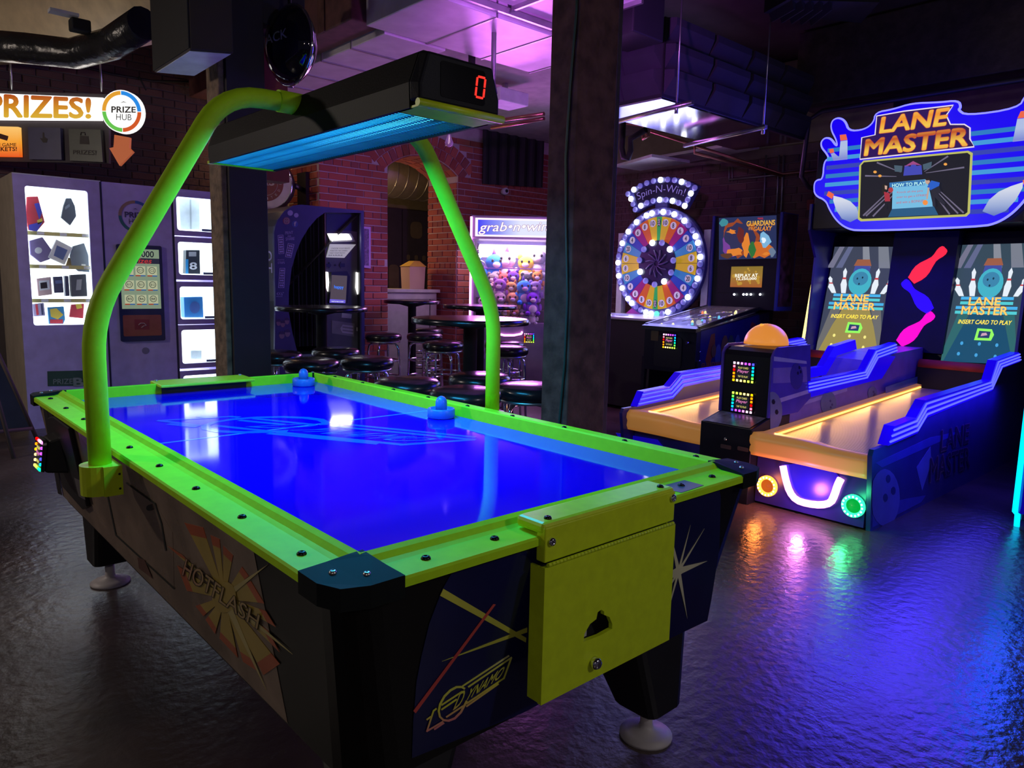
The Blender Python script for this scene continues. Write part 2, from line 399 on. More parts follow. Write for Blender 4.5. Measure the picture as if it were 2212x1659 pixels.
MB().box(2.19, 2.2, 4.1, 4.2, 3.03, 3.4).build('bracket', M_wood, bm_, world=True)
be = thing('timber_beam', 'large dark beam spanning above the bowling game', 'beam', (5.6, 1.5, 3.2))
MB().box(6.2, 6.6, -3, 2.6, 2.95, 3.6).build('timber', M_dwood, be, world=True, bevel=.01)
MB().tube([(6.15, -3, 2.86), (6.15, 2.3, 2.86), (6.15, 2.42, 2.8), (6.15, 2.45, 2.3), (6.3, 2.45, 2.22), (6.95, 2.45, 2.2)], .022, 8).build('conduit', mat('conduit_dark', (.10, .09, .12), .4, metal=.6), be, world=True)
# foam clad duct with shiny underside
fd = thing('acoustic_duct', 'black foam clad duct with a shiny underside above the pinball', 'duct', (4.9, 2.75, 2.6))
MB().box(3.95, 6.1, 2.42, 3.12, 2.62, 3.16).build('core', M_matte, fd, world=True)
MB().box(3.96, 6.09, 2.43, 3.11, 2.604, 2.62).build('underside', mat('polished_sheet', (.62, .6, .66), .13, metal=1, var=(4, .05)), fd, world=True)
Mfoam = mat('acoustic_foam', (.022, .02, .032), .85)
for r_ in range(3):
    for c_ in range(4):
        x0 = 3.97+c_*.53; z0 = 2.64+r_*.175
        MB().loft([(x0, 2.42, z0), (x0+.52, 2.42, z0), (x0+.52, 2.42, z0+.168), (x0, 2.42, z0+.168)], [(x0+.02, 2.35, z0+.11), (x0+.5, 2.35, z0+.11), (x0+.5, 2.35, z0+.16), (x0+.02, 2.35, z0+.16)]).build('foam_tile', Mfoam, fd, world=True)
    z0 = 2.64+r_*.175
    for c_ in range(2):
        y0 = 2.43+c_*.345
        MB().loft([(3.95, y0, z0), (3.95, y0+.335, z0), (3.95, y0+.335, z0+.168), (3.95, y0, z0+.168)], [(3.88, y0+.02, z0+.1), (3.88, y0+.315, z0+.1), (3.88, y0+.315, z0+.16), (3.88, y0+.02, z0+.16)]).build('foam_tile', Mfoam, fd, world=True)
bs = MB().box(3.45, 3.78, 2.3, 2.62, 2.92, 3.45).build('ceiling_speaker', M_matte, None, bevel=.01, label='black box speaker beside the top of the timber pillar', cat='speaker')
# strut frame on rods, copper pipe
sf = thing('strut_frame', 'steel strut bars hung on rods above the wheel', 'frame', (4.5, 2.6, 2.45))
def strut(a, b, r=.02): return MB().tube([a, b], r, 4)
p1, p2 = onz(1335, 262, 2.52), onz(1497, 221, 2.52); p3, p4 = onz(1478, 315, 2.52), onz(1655, 274, 2.52)
strut(p1, p2).build('bar', M_steel, sf, world=True); strut(p3, p4).build('bar', M_steel, sf, world=True)
for q in (p2+(p1-p2)*.2, p4+(p3-p4)*.03):
    MB().cyl(q, (q.x, q.y, 3.6), .006, 6).build('rod', M_steel, sf, world=True)
    MB().cyl((q.x, q.y, q.z-.05), (q.x, q.y, q.z+.02), .014, 6).build('nut', M_steel, sf, world=True)
Mcop = mat('copper', (.42, .2, .13), .35, metal=.8)
cp = thing('copper_pipes', 'pair of copper pipes running back to the brick wall', 'pipe', (6, 3.5, 2.2))
a, b = onx(1405, 283, 5.6), onx(1690, 376, 6.9)
MB().tube([a, b, (6.92, 2.3, b.z+.02)], .016, 8).build('pipe', Mcop, cp, world=True)
a2 = onx(1500, 330, 6.0); MB().tube([a2+Vector((0, 0, .12)), a2, onx(1690, 380, 6.88)], .015, 8).build('pipe', Mcop, cp, world=True)
MB().tube([onx(1330, 262, 5.5)-Vector((0, 0, 0)), onx(1390, 270, 5.5), onx(1400, 295, 5.5), onx(1390, 300, 5.5), onx(1388, 285, 5.5)], .02, 8).build('elbow', Mcop, cp, world=True)
hose = [Vector((5.3, onx(1345, 290, 5.3).y, 3.12)), onx(1345, 290, 5.3), onx(1343, 320, 5.3), onx(1347, 340, 5.3), onx(1357, 342, 5.3), onx(1362, 325, 5.3), onx(1362, 300, 5.3), onx(1395, 280, 5.3)]
MB().tube(hose, .03, 10).build('cable_bundle', M_matte, None, label='black cable bundle looping down beside the pillar', cat='cable')
Mcon = mat('conduit_grey', (.34, .33, .36), .35, metal=.7)
cs = thing('wall_conduits', 'thin steel conduits running down the brick wall above the pinball', 'conduit', (6.98, 3.0, 2.0))
for px in (1655, 1683, 1693): MB().cyl(onx(px, 335, 6.97), onx(px-6, 468, 6.97), .011, 8).build('conduit', Mcon, cs, world=True)
MB().cyl(onx(1575, 388, 6.96), onx(1760, 370, 6.96), .011, 8).build('conduit', Mcon, cs, world=True)
for px in (1575, 1582): MB().cyl(onx(px, 360, 6.97), onx(px, 392, 6.97), .008, 6).build('conduit', Mcon, cs, world=True)
MB().loft([onx(1743, 432, 6.99), onx(1758, 430, 6.99), onx(1758, 452, 6.99), onx(1743, 454, 6.99)], [onx(1743, 432, 6.93), onx(1758, 430, 6.93), onx(1758, 452, 6.93), onx(1743, 454, 6.93)]).build('alarm_box', mat('alarm_red', (.25, .02, .02), .5), None, label='small red alarm box on the brick wall', cat='alarm')
# white soffit panels over the wheel
so = thing('soffit_panel', 'pale soffit panels above the spinning wheel sign', 'soffit', (6.3, 4.2, 2.62))
MB().loft([onz(1330, 361, 2.62), onz(1383, 369, 2.62), onz(1490, 352, 2.62), onz(1408, 339, 2.62)], [p+Vector((0, 0, .03)) for p in (onz(1330, 361, 2.62), onz(1383, 369, 2.62), onz(1490, 352, 2.62), onz(1408, 339, 2.62))]).build('panel', mat('soffit_white', (.7, .7, .75), .5), so, world=True)
q = [onz(1420, 342, 2.7), onz(1490, 352, 2.7), onz(1640, 322, 2.7), onz(1560, 318, 2.7)]
for p in q: p.x = min(p.x, 6.92)
MB().loft(q, [p+Vector((0, 0, .03)) for p in q]).build('panel', M_duct, so, world=True)
fl = thing('ceiling_tube', 'unlit fluorescent tube under the far ceiling', 'tube light', (6.6, 3.2, 2.75))
MB().tube([onx(1585, 318, 6.85), onx(1698, 305, 6.85)], .022, 8).build('tube', mat('tube_glass', (.5, .6, .6), .3), fl, world=True)
MB().tube([onx(1580, 314, 6.9), onx(1700, 301, 6.9)], .03, 4).build('housing', mat('soffit_white', (.7, .7, .75), .5), fl, world=True)
# ceiling vent top right
vt = thing('ceiling_vent', 'dark louvred air vent hanging at the ceiling above the bowling game', 'vent', (4.9, 1.8, 3.4))
q = [onz(1700, 0, 3.35), onz(1650, 28, 3.35), onz(1860, 50, 3.35), onz(1900, 5, 3.35)]
MB().loft(q, [p+Vector((0, 0, .2)) for p in q]).build('box', M_matte, vt, world=True)
for i in range(5):
    a = q[1].lerp(q[2], .05+i*.1); b = q[0].lerp(q[3], .05+i*.1)
    MB().loft([a, b, b+Vector((.06, 0, 0)), a+Vector((.06, 0, 0))], [p+Vector((.05, 0, -.05)) for p in (a, b, b+Vector((.01, 0, 0)), a+Vector((.01, 0, 0)))]).build('louvre', mat('louvre_dark', (.03, .028, .04), .5), vt, world=True)
# unseen purple lamp added behind the pillar to colour the duct
pl = thing('added_purple_lamp', 'small added purple lamp hidden behind the timber pillar', 'lamp', (2.32, 1.55, 2.3))
MB().lathe([(.05, 0), (.055, .02), (.055, .14), (.03, .16)], (2.32, 1.55, 2.3), (.55, .6, .6), 16).build('can', M_matte, pl, world=True)
MB().lathe([(.044, 0), (.044, .004)], Vector((2.32, 1.55, 2.3))+Vector((.55, .6, .6)).normalized()*.162, (.55, .6, .6), 16).build('lens', glow('added_purple', (.6, .1, 1), 4), pl, world=True)
MB().tube([(2.19, 1.45, 2.28), (2.27, 1.5, 2.28), (2.32, 1.55, 2.31)], .012, 6).build('clamp_arm', M_matte, pl, world=True)
lamp('added_purple_beam', 'SPOT', (2.44, 1.68, 2.43), (.62, .14, 1), 110, .05, aim=(3.6, 3.3, 3.0), parent=pl, spot=1.5)

# ---------------------------------------------------------------- pillars
pr = thing('timber_pillar', 'tall dark timber pillar standing behind the hockey table', 'pillar', (2.01, 1.39, 0))
pr_b = MB().box(1.88, 2.14, 1.30, 1.47, 0, 3.6).build('post', M_wood, pr, world=True, bevel=.008)
MB().box(2.14, 2.2, 1.33, 1.5, 0, 3.6).build('side_board', M_dwood, pr, world=True, bevel=.006)
MB().tube([(1.872, 1.33+.02*math.sin(i*1.3), .02+i*.3) for i in range(12)], .006, 6).build('cable', mat('cable_green', (.015, .05, .045), .4), pr, world=True)
ql = thing('timber_pillar', 'weathered timber pillar with a dark face beside the prize machine', 'pillar', (1.33, 3.65, 0))
MB().box(1.20, 1.235, 3.53, 3.72, 0, 3.6).build('post', mat('weathered_timber', (.2, .13, .085), .8, var=(18, .45), bump=(40, .6, .01)), ql, world=True, bevel=.006)
MB().box(1.235, 1.47, 3.5, 3.74, 0, 3.6).build('dark_face', mat('pillar_dark', (.02, .014, .02), .6), ql, world=True, bevel=.004)  # face set darker than the timber strip
MB().box(1.1, 1.75, 3.52, 3.76, 2.78, 3.1).build('header', mat('pillar_dark', (.02, .014, .02), .6), ql, world=True, bevel=.006)
MB().box(1.5, 1.75, 3.78, 3.92, 1.9, 3.0).build('red_board', mat('red_board', (.25, .04, .02), .6), ql, world=True)
# ================================================================== AIR HOCKEY TABLE
T = thing('air_hockey_table', 'air hockey table with lime green rails, blue playfield and overhead lamp', 'game table', (.65, 1.25, 0))
M_green = mat('lime_rail', (.5, .86, .02), .5, spec=.1, var=(30, .05))
M_limebox = mat('lime_sheet', (.62, .80, .015), .38, var=(40, .06))
M_blue = mat('blue_playfield', (.003, .0, .75), .06, spec=.5, var=(2, .08))
M_cab = mat('black_laminate', (.007, .006, .006), .4, spec=.2)
M_corner = mat('black_corner', (.006, .008, .009), .7, spec=.15)
M_bolt = mat('dark_bolt', (.02, .02, .022), .3, metal=.8)
LX, LY, ZR, ZP = 1.3, 2.5, .79, .762
def TB(name, mb, m, parent=T, **k): return mb.build(name, m, parent, world=True, **k)
# cabinet: tapered tub with rounded black corners
def loop_rr(x0, x1, y0, y1, r, z, n=5): return [(p[0], p[1], z) for p in rrect(x0, x1, y0, y1, r, n)]
mb = MB(); mb.loft(loop_rr(.02, LX-.02, .02, LY-.02, .07, .77), loop_rr(.085, LX-.085, .085, LY-.085, .09, .365), cap=False); mb.poly(loop_rr(.085, LX-.085, .085, LY-.085, .09, .365))
TB('cabinet', mb, M_cab)
TB('playfield', MB().box(.1, LX-.1, .1, LY-.1, .735, ZP), M_blue)
# rails (profile pushed along each side, mitred by the corner blocks)
prof = [(0, .772), (0, .786), (.004, ZR), (.07, ZR), (.082, ZR+.003), (.092, ZR+.012), (.104, ZR+.017), (.108, ZR+.012), (.108, .735), (.06, .735), (.05, .772)]
def rail(side, a, b):
    def P(t, p):
        d, z = p
        return {'L': (d, t, z), 'R': (LX-d, t, z), 'N': (t, d, z), 'F': (t, LY-d, z)}[side]
    mb = MB(); mb.loft([P(a, p) for p in prof], [P(b, p) for p in prof])
    return TB('rail', mb, M_green)
rl = rail('L', .1, LY-.1); rr_ = rail('R', .1, LY-.1); rn = rail('N', .1, LX-.1); rf = rail('F', .1, LX-.1)
def screw(parent, x, y, z, r=.009, m=M_bolt, ax=(0, 0, 1)):
    MB().lathe([(r, -.002), (r, .002), (r*.75, .005), (r*.35, .006), (r*.3, .003)], (x, y, z), ax, 10).build('screw', m, parent, world=True)
for i in range(9):
    y = .2+i*.262
    screw(rl, .042, y, ZR); screw(rr_, LX-.042, y, ZR)
for x in (.2, .36): screw(rn, x, .045, ZR); screw(rf, x, LY-.045, ZR)
for x in (.965, 1.1): screw(rn, x, .045, ZR); screw(rf, x, LY-.045, ZR)
for sx in (0, 1):
    for sy in (0, 1):
        X = lambda d: LX-d if sx else d
        Yy = lambda d: LY-d if sy else d
        mb = MB(); o = [(-.002, .125), (-.002, .06), (.016, .016), (.06, -.002), (.125, -.002), (.118, .045), (.114, .085), (.114, .114), (.085, .114), (.045, .118)]
        mb.loft([(X(a), Yy(b), .755) for a, b in o], [(X(a), Yy(b), ZR+.004+.013*min(1, max(0, (a+b-.12)/.09))) for a, b in o])
        c = TB('corner_block', mb, M_corner)
        screw(c, X(.075), Yy(.035), ZR+.006, .007, M_steel); screw(c, X(.035), Yy(.075), ZR+.006, .007, M_steel)
# legs and levelling feet
for sx in (0, 1):
    for sy in (0, 1):
        X = lambda d: LX-d if sx else d
        Yy = lambda d: LY-d if sy else d
        def sq(cx, cy, h, z, r=.03): return [(X(cx+p[0]), Yy(cy+p[1]), z) for p in rrect(-h, h, -h, h, r, 3)]
        mb = MB(); mb.loft(sq(.26, .26, .13, .42), sq(.215, .2, .072, .1), smooth=False)
        lg = TB('leg', mb, M_black, bevel=.006)
        MB().lathe([(.075, 0), (.075, .008), (.055, .018), (.022, .028), (.018, .04), (.018, .1)], (X(.215), Yy(.2), 0), (0, 0, 1), 24).build('levelling_foot', mat('foot_grey', (.5, .46, .48), .5), lg, world=True)
# --- panels on the tapered faces
nL = Vector((-1, 0, -.065/.405)).normalized(); pL = Vector((.0195, 0, .77))            # left long side
nN = Vector((0, -1, -.065/.405)).normalized(); pN = Vector((0, .0195, .77))            # near end
def side_poly(name, pxs, m, off=.001, parent=None, P=pL, N=nL):
    pts = [hit(x, y, P+N*off, N) for x, y in pxs]; mb = MB(); mb.loft(pts, [p-N*.0008 for p in pts]); return TB(name, mb, m, parent or T)
M_lam = mat('sheen_laminate', (.24, .175, .13), .25, var=(6, .35), coat=.3)  # brown base raised to stand for light reflected along the side
zt, zb = .765, .372
def lp(y, z, off=.001): d = (.77-z)*.065/.405; return Vector((.0195+d, y, z))+nL*off
mb = MB(); q = [lp(.36, zt), lp(2.4, zt), lp(2.4, zb), lp(.36, zb)]; mb.loft(q, [p-nL*.0008 for p in q]); sp = TB('side_panel', mb, M_lam)
# hot flash graphic
M_y = mat('flash_yellow', (.42, .30, .05), .4); M_r = mat('flash_red', (.42, .08, .02), .4)
def c8(x, y): return (350+x/3.95, 1080+y/3.95)
cc = Vector(c8(530, 830))
pet = [((190, 195), (350, 235)), ((412, 300), (490, 335)), ((520, 390), (605, 475)), ((680, 570), (738, 650)), ((755, 690), (872, 885)), ((885, 950), (968, 1085)), ((905, 1120), (1002, 1300)), ((865, 1495), (1003, 1400)), ((690, 1380), (805, 1455)), ((490, 1180), (645, 1345)), ((370, 1020), (452, 1145)), ((285, 905), (352, 992)), ((128, 560), (212, 775)), ((50, 395), (170, 470))]
for i, (a, b) in enumerate(pet):
    a, b = Vector(c8(*a)), Vector(c8(*b)); s = .84; off = .0018+.00012*i
    n = (b-a)*.04
    side_poly('flash_ray', [cc-n*2, cc+n*2, cc.lerp(b, s), cc.lerp(a, s)], M_y, off)
    side_poly('flash_tip', [cc.lerp(a, s), cc.lerp(b, s), b, a], M_r, off)
for t in ((910, 545), (1112, 1318), (890, 1625)):
    t = Vector(c8(*t)); d = (t-cc).normalized(); n = Vector((-d.y, d.x))*7
    side_poly('flash_spike', [cc+n, cc-n, t], mat('flash_pale', (.5, .42, .16), .4), .0037)
side_poly('flash_core', [tuple(cc+Vector((math.cos(a)*26, math.sin(a)*34))) for a in [i*PI/8 for i in range(16)]], M_y, .004)
def side_text(s, quad, m, so_, P, N, **k):
    q = [WM(T).inverted() @ hit(x, y, P+N*so_, N) for x, y in quad]; return text(T, s, bil(*q), m, **k)
hq = [c8(170, 640), c8(812, 1105), c8(835, 985), c8(205, 500)]
side_text('HOTFLASH', hq, mat('flash_ink', (.03, .015, .012), .5), .0045, pL, nL, off=.04)
side_text('HOTFLASH', hq, ramp_mat('flash_letters', 'Y', -1.25, -.2, ((.6, .1, .1), (.42, .3, .12), (.42, .28, .12), (.55, .16, .16))), .0062, pL, nL, off=0)
# access door outline, coin door, reader
dk = mat('gap_black', (.004, .004, .004), .8)
def sline(pxs, wd=3, off=.003):
    r = ribbon(pxs, wd); side_poly('door_gap', r, dk, off)
dr = side_poly('access_door', [(231, 1052), (275, 1043), (330, 1079), (373, 1090+60), (376, 1272), (249, 1155)], mat('sheen_laminate', (.12, .085, .062), .22), .0016)
sline([(228, 1052), (250, 1156), (376, 1272)]); sline([(272, 1043), (334, 1088), (348, 1130), (358, 1190)])
MB().cyl(hit(323, 1097, pL+nL*.001, nL), hit(323, 1097, pL+nL*.008, nL), .008, 12).build('lock', M_bolt, dr, world=True)
side_poly('sticker', [(297, 1204), (312, 1210), (329, 1250), (300, 1228)], mat('sticker_brown', (.10, .035, .025), .5), .004)
cdm = MB(); q = [(113, 905), (142, 905), (165, 925), (196, 1100), (178, 1098), (145, 1052), (138, 1046)]
side_poly('trim_strip', [(91, 872), (100, 878), (134, 1070), (125, 1066)], M_black, .006)
side_poly('vent_disc', [(100, 885), (106, 884), (117, 905), (122, 945), (112, 950)], M_black, .005)
cdo = MB(); cq = [hit(x, y, pL+nL*.001, nL) for x, y in ((113, 900), (124, 897), (158, 922), (197, 1092), (188, 1098), (145, 1050))]
cdo.loft(cq, [p+nL*.016 for p in cq]); cdo = TB('coin_door', cdo, M_black, bevel=.004)
side_poly('coin_return', [(160, 1032), (176, 1040), (184, 1080), (170, 1072)], M_steel, .018, cdo)
rb = hit(140, 975, pL, nL); Ur = Vector((0, -1, 0)); Vr = Vector((0, 0, 1))
hb = MB(); y0_, z0_ = rb.y, rb.z
hb.loft([(rb.x, y0_+.07, z0_-.07), (rb.x, y0_-.07, z0_-.07), (rb.x, y0_-.07, z0_+.075), (rb.x, y0_+.07, z0_+.075)], [(rb.x-.075, y0_+.055, z0_-.06), (rb.x-.075, y0_-.055, z0_-.06), (rb.x-.06, y0_-.055, z0_+.055), (rb.x-.06, y0_+.055, z0_+.055)])
TB('reader_housing', hb, M_black, bevel=.008)
iv = WM(T).inverted()
reader(T, iv @ Vector((rb.x-.0705, y0_, z0_)), (0, -1, 0), (.12, 0, 1), .115, .12, 0)
# near end panel graphics
M_navy = mat('navy_panel', (.008, .010, .075), .16, spec=.5)
side_poly('end_panel', [(995, 1205), (956, 1273), (928, 1346), (911, 1416), (900, 1472), (893, 1555), (890, 1638), (1130, 1540), (1250, 1475), (1410, 1397), (1528, 1341), (1537, 1294), (1554, 1184), (1557, 1073), (1552, 1048), (1300, 1115), (1166, 1157)], M_navy, .0015, P=pN, N=nN)
yl = mat('streak_yellow', (.62, .62, .08), .4); rd = mat('streak_red', (.62, .08, .07), .4); wh = mat('star_silver', (.62, .6, .42), .4)
def ep(name, pxs, m, off): return side_poly(name, pxs, m, off, P=pN, N=nN)
ep('streak', [(958, 1272), (951, 1287), (1136, 1388), (1137, 1378)], yl, .0026); ep('streak', [(955, 1429), (1139, 1366), (1139, 1356)], yl, .0030)
ep('streak', [(1071, 1306), (1066, 1305), (893, 1536), (898, 1541)], rd, .0034)
sc = Vector((1466, 1234))
for i, t in enumerate(((1445, 1139), (1492, 1134), (1522, 1142), (1528, 1212), (1485, 1337), (1437, 1343), (1421, 1309), (1425, 1253))):
    t = Vector(t); d = (t-sc).normalized(); wdt = 8 if i in (3, 7) else 4.5 if i in (0, 4) else 2.6; n = Vector((-d.y, d.x))*wdt
    ep('star_ray', [sc+n-d*4, sc-n-d*4, t-n*(.9 if i == 7 else 0), t+n*.9 if i == 7 else t], wh, .0026+i*.0002)
ribbon_ = ribbon
# maker's logo strokes (drawn once in crop space, used on the end panel and on the playfield)
def lg_strokes(k=1):
    L = []; ribbon = lambda p, w: ribbon_(p, w*k)
    L.append(ribbon([(640, 712), (1182, 357)], 17)); L.append(ribbon([(706, 722), (1214, 376)], 17)); L.append(ribbon([(1209, 378), (1118, 628)], 17)); L.append(ribbon([(1124, 617), (686, 915)], 17))
    L.append(ribbon([(1060, 682), (684, 948)], 17))
    ring = [(668, 742), (630, 720), (570, 722), (500, 760), (430, 830), (380, 920), (364, 1000), (378, 1065), (420, 1105), (480, 1112), (550, 1085), (620, 1015), (660, 940), (690, 880)]
    L.append(ribbon(ring, 24))
    for a, b in (((395, 932), (640, 772)), ((395, 985), (575, 862)), ((450, 1072), (650, 940)), ((225, 1102), (275, 1064)), ((312, 1214), (428, 1136))): L.append(ribbon([a, b], 17))
    L.append(ribbon([(340, 970), (302, 1000)], 17)); L.append(ribbon([(306, 992), (226, 1240)], 17)); L.append(ribbon([(224, 1236), (415, 1122)], 17))
    return L
LT = [('D', [(528, 990), (622, 925), (690, 735), (612, 785)]), ('YNAMO', [(655, 895), (1075, 612), (1150, 462), (735, 742)])]
M_lg = ramp_mat('logo_gradient', 'Z', .395, .56, ((.8, .1, .1), (.75, .2, .25), (.75, .75, .06), (.7, .7, .12), (.5, .42, .75)))
c7 = lambda p: (880+p[0]/5.369, 1350+p[1]/5.369)
for i, r in enumerate(lg_strokes()): ep('logo_stroke', [c7(p) for p in r], M_lg, .0030+.0001*i)
for s, q in LT: side_text(s, [c7(p) for p in q], M_lg, .0042, pN, nN, off=.012, shear=0)
# same mark printed large on the playfield
M_lb = mat('playfield_print', (.004, .10, .85), .06, spec=.5)
A3 = [Vector((1215, 372)), Vector((1120, 622)), Vector((364, 1000))]; B3 = [onz(1030, 950, ZP), onz(867, 961, ZP), onz(503, 906, ZP)]
def aff(p):
    p = Vector(p); e1, e2, d = A3[1]-A3[0], A3[2]-A3[0], p-A3[0]; D = e1.x*e2.y-e1.y*e2.x
    s = (d.x*e2.y-d.y*e2.x)/D; t = (e1.x*d.y-e1.y*d.x)/D; return B3[0]+(B3[1]-B3[0])*s+(B3[2]-B3[0])*t
pm = MB()
for i, r in enumerate(lg_strokes(1.35)):
    q = [aff(p)+Vector((0, 0, .0005+.00002*i)) for p in r]; MB().poly(q).build('logo_stroke', M_lb, T, world=True)
for s, q in LT: text(T, s, bil(*[iv @ (aff(p)+Vector((0, 0, .0012))) for p in q]), M_lb, off=0)
a, b = onz(335, 960, ZP), onz(980, 880, ZP); ym = (a.y+b.y)/2
TB('centre_line', MB().box(.109, LX-.109, ym-.006, ym+.006, ZP, ZP+.0004), mat('playfield_line', (.05, .25, .9), .11))
# near goal box: green sheet metal over the rail with a drop door
gx0, gx1, gy = .437, .861, -.01
gzt, gzb = ZR+.028, .447
gb = MB(); gb.box(gx0, gx1, gy, .07, ZR+.003, gzt); gt = TB('goal_cover', gb, M_limebox, bevel=.008)
zh = .735
gf = TB('goal_plate', MB().box(gx0+.002, gx1-.002, gy-.003, .012, zh+.004, gzt-.008), M_limebox, bevel=.003)
hole = [(670, 1430), (680, 1370), (720, 1300), (765, 1265), (775, 1215), (800, 1197), (822, 1210), (822, 1235), (860, 1250), (880, 1300), (880, 1335), (790, 1385)]
hp = [ony(1060+x/3.352, 960+y/3.352, gy-.006) for x, y in hole]; n = len(hp)
hc = sum(hp, Vector())/n
outer = []
for p in hp:                                         # project the hole's points radially onto the door outline
    d = Vector((p.x-hc.x, p.z-hc.z)); t = min([(b-c)/dd for c, dd, b in ((hc.x, d.x, gx0 if d.x < 0 else gx1), (hc.z, d.y, gzb if d.y < 0 else zh-.004)) if abs(dd) > 1e-6])
    outer.append((hc.x+d.x*t, hc.z+d.y*t))
def fix(o):                                          # add the four corners
    pts = []; inn = []
    for i in range(n):
        pts.append(o[i]); inn.append((hp[i].x, hp[i].z)); a, b = o[i], o[(i+1) % n]
        if abs(a[0]-b[0]) > 1e-4 and abs(a[1]-b[1]) > 1e-4:
            cx = gx0 if gx0 in (round(a[0], 6), round(b[0], 6)) or min(abs(a[0]-gx0), abs(b[0]-gx0)) < 1e-5 else gx1
            cz = gzb if min(abs(a[1]-gzb), abs(b[1]-gzb)) < 1e-5 else zh-.004
            pts.append((cx, cz)); inn.append(((hp[i].x+hp[(i+1) % n].x)/2, (hp[i].z+hp[(i+1) % n].z)/2))
    return pts, inn
po, pi_ = fix(outer)
gd = TB('goal_door', frame_mb(po, pi_, gy-.006, gy+.004), M_limebox)
TB('door_return', MB().box(gx0+.001, gx0+.006, gy+.005, .025, gzb+.001, zh-.006), M_limebox)
TB('door_return', MB().box(gx1-.006, gx1-.001, gy+.005, .025, gzb+.001, zh-.006), M_limebox)
TB('door_inside', MB().box(gx0+.01, gx1-.01, .02, .026, gzb+.01, zh-.01), M_matte)
TB('puck_chute', MB().box(hc.x-.05, hc.x-.02, gy+.012, gy+.028, hc.z-.03, hc.z+.04), mat('chute_white', (.5, .5, .5), .5))
for i in range(40):
    x = gx0+.008+i*(gx1-gx0-.016)/40
    MB().cyl((x, gy-.006, zh), (x+.0095, gy-.006, zh), .0042, 8).build('hinge_knuckle', M_limebox, gd, world=True)
for x, z in ((gx0+.018, zh+.045), (gx1-.014, zh+.06)): screw(gf, x, gy-.005, z, .009, M_chrome, (0, -1, 0))
for x in (gx0+.03, gx1-.03): screw(gt, x, .01, gzt, .008, M_bolt)
lk = ony(1282, 1430, gy-.006); MB().lathe([(.0135, 0), (.0135, .01), (.009, .016), (.004, .016)], lk, (0, -1, 0), 14).build('lock', M_chrome, gd, world=True)
for px, z in ((1172, 1172), (1300, 1130)): pass
pq = [(1420, 1052), (1478, 1037), (1520, 1048), (1472, 1064)]
pts = [onz(x, y, ZR+.001) for x, y in pq]; MB().loft(pts, [p-Vector((0, 0, .001)) for p in pts]).build('worn_label', mat('label_dark', (.10, .10, .17), .35), rn, world=True)
# far goal hood
fx0, fx1 = .455, .868
fg = TB('far_goal_hood', MB().loft([(fx0, LY-.02, ZR+.004), (fx1, LY-.02, ZR+.004), (fx1, LY-.02, ZR+.02), (fx0, LY-.02, ZR+.02)], [(fx0, LY-.17, ZR+.004), (fx1, LY-.17, ZR+.004), (fx1, LY-.17, ZR+.016), (fx0, LY-.17, ZR+.016)]), M_limebox, bevel=.004)
TB('far_goal_slot', MB().box(fx0+.02, fx1-.02, LY-.112, LY-.106, ZP, ZR+.004), M_black)
for x in (fx0+.02, fx1-.02): screw(fg, x, LY-.04, ZR+.02, .007, M_steel)
# ---- arch posts carrying the lamp
yp, rp = 1.2, .028
def bend(pts, r, n=6):
    P = [Vector(p) for p in pts]; out = [P[0]]
    for i in range(1, len(P)-1):
        a = (P[i-1]-P[i]).normalized(); b = (P[i+1]-P[i]).normalized()
        p, q = P[i]+a*r, P[i]+b*r
        for k in range(n+1):
            t = k/n; out.append(p*(1-t)**2+P[i]*2*t*(1-t)+q*t*t)
    return out+[P[-1]]
for sg in (-1, 1):
    X = lambda d: .65+sg*d
    path = bend([(X(.695), yp, .70), (X(.695), yp, 1.165), (X(.33), yp, 1.79), (X(.1), yp, 1.795)], .11)
    po_ = TB('arch_post', MB().tube(path, rp, 20), M_green)
    MB().tube([(X(.17), yp, 1.795), (X(.09), yp, 1.795)], rp+.004, 20).build('sleeve', M_green, po_, world=True)
    br = MB(); o = [(X(.655), yp-.055), (X(.70), yp-.055)]+[(X(.70+.045*math.sin(t)), yp-.045*math.cos(t)) for t in [PI*i/10 for i in range(11)]]+[(X(.655), yp+.055)]
    br.loft([(p[0], p[1], .688) for p in o], [(p[0], p[1], .768) for p in o]); bo = TB('post_bracket', br, M_limebox)
    for yy in (yp-.05, yp+.05):
        for z in (.705, .745): screw(bo, X(.662), yy, z, .006, M_bolt, (sg, 0, 0))
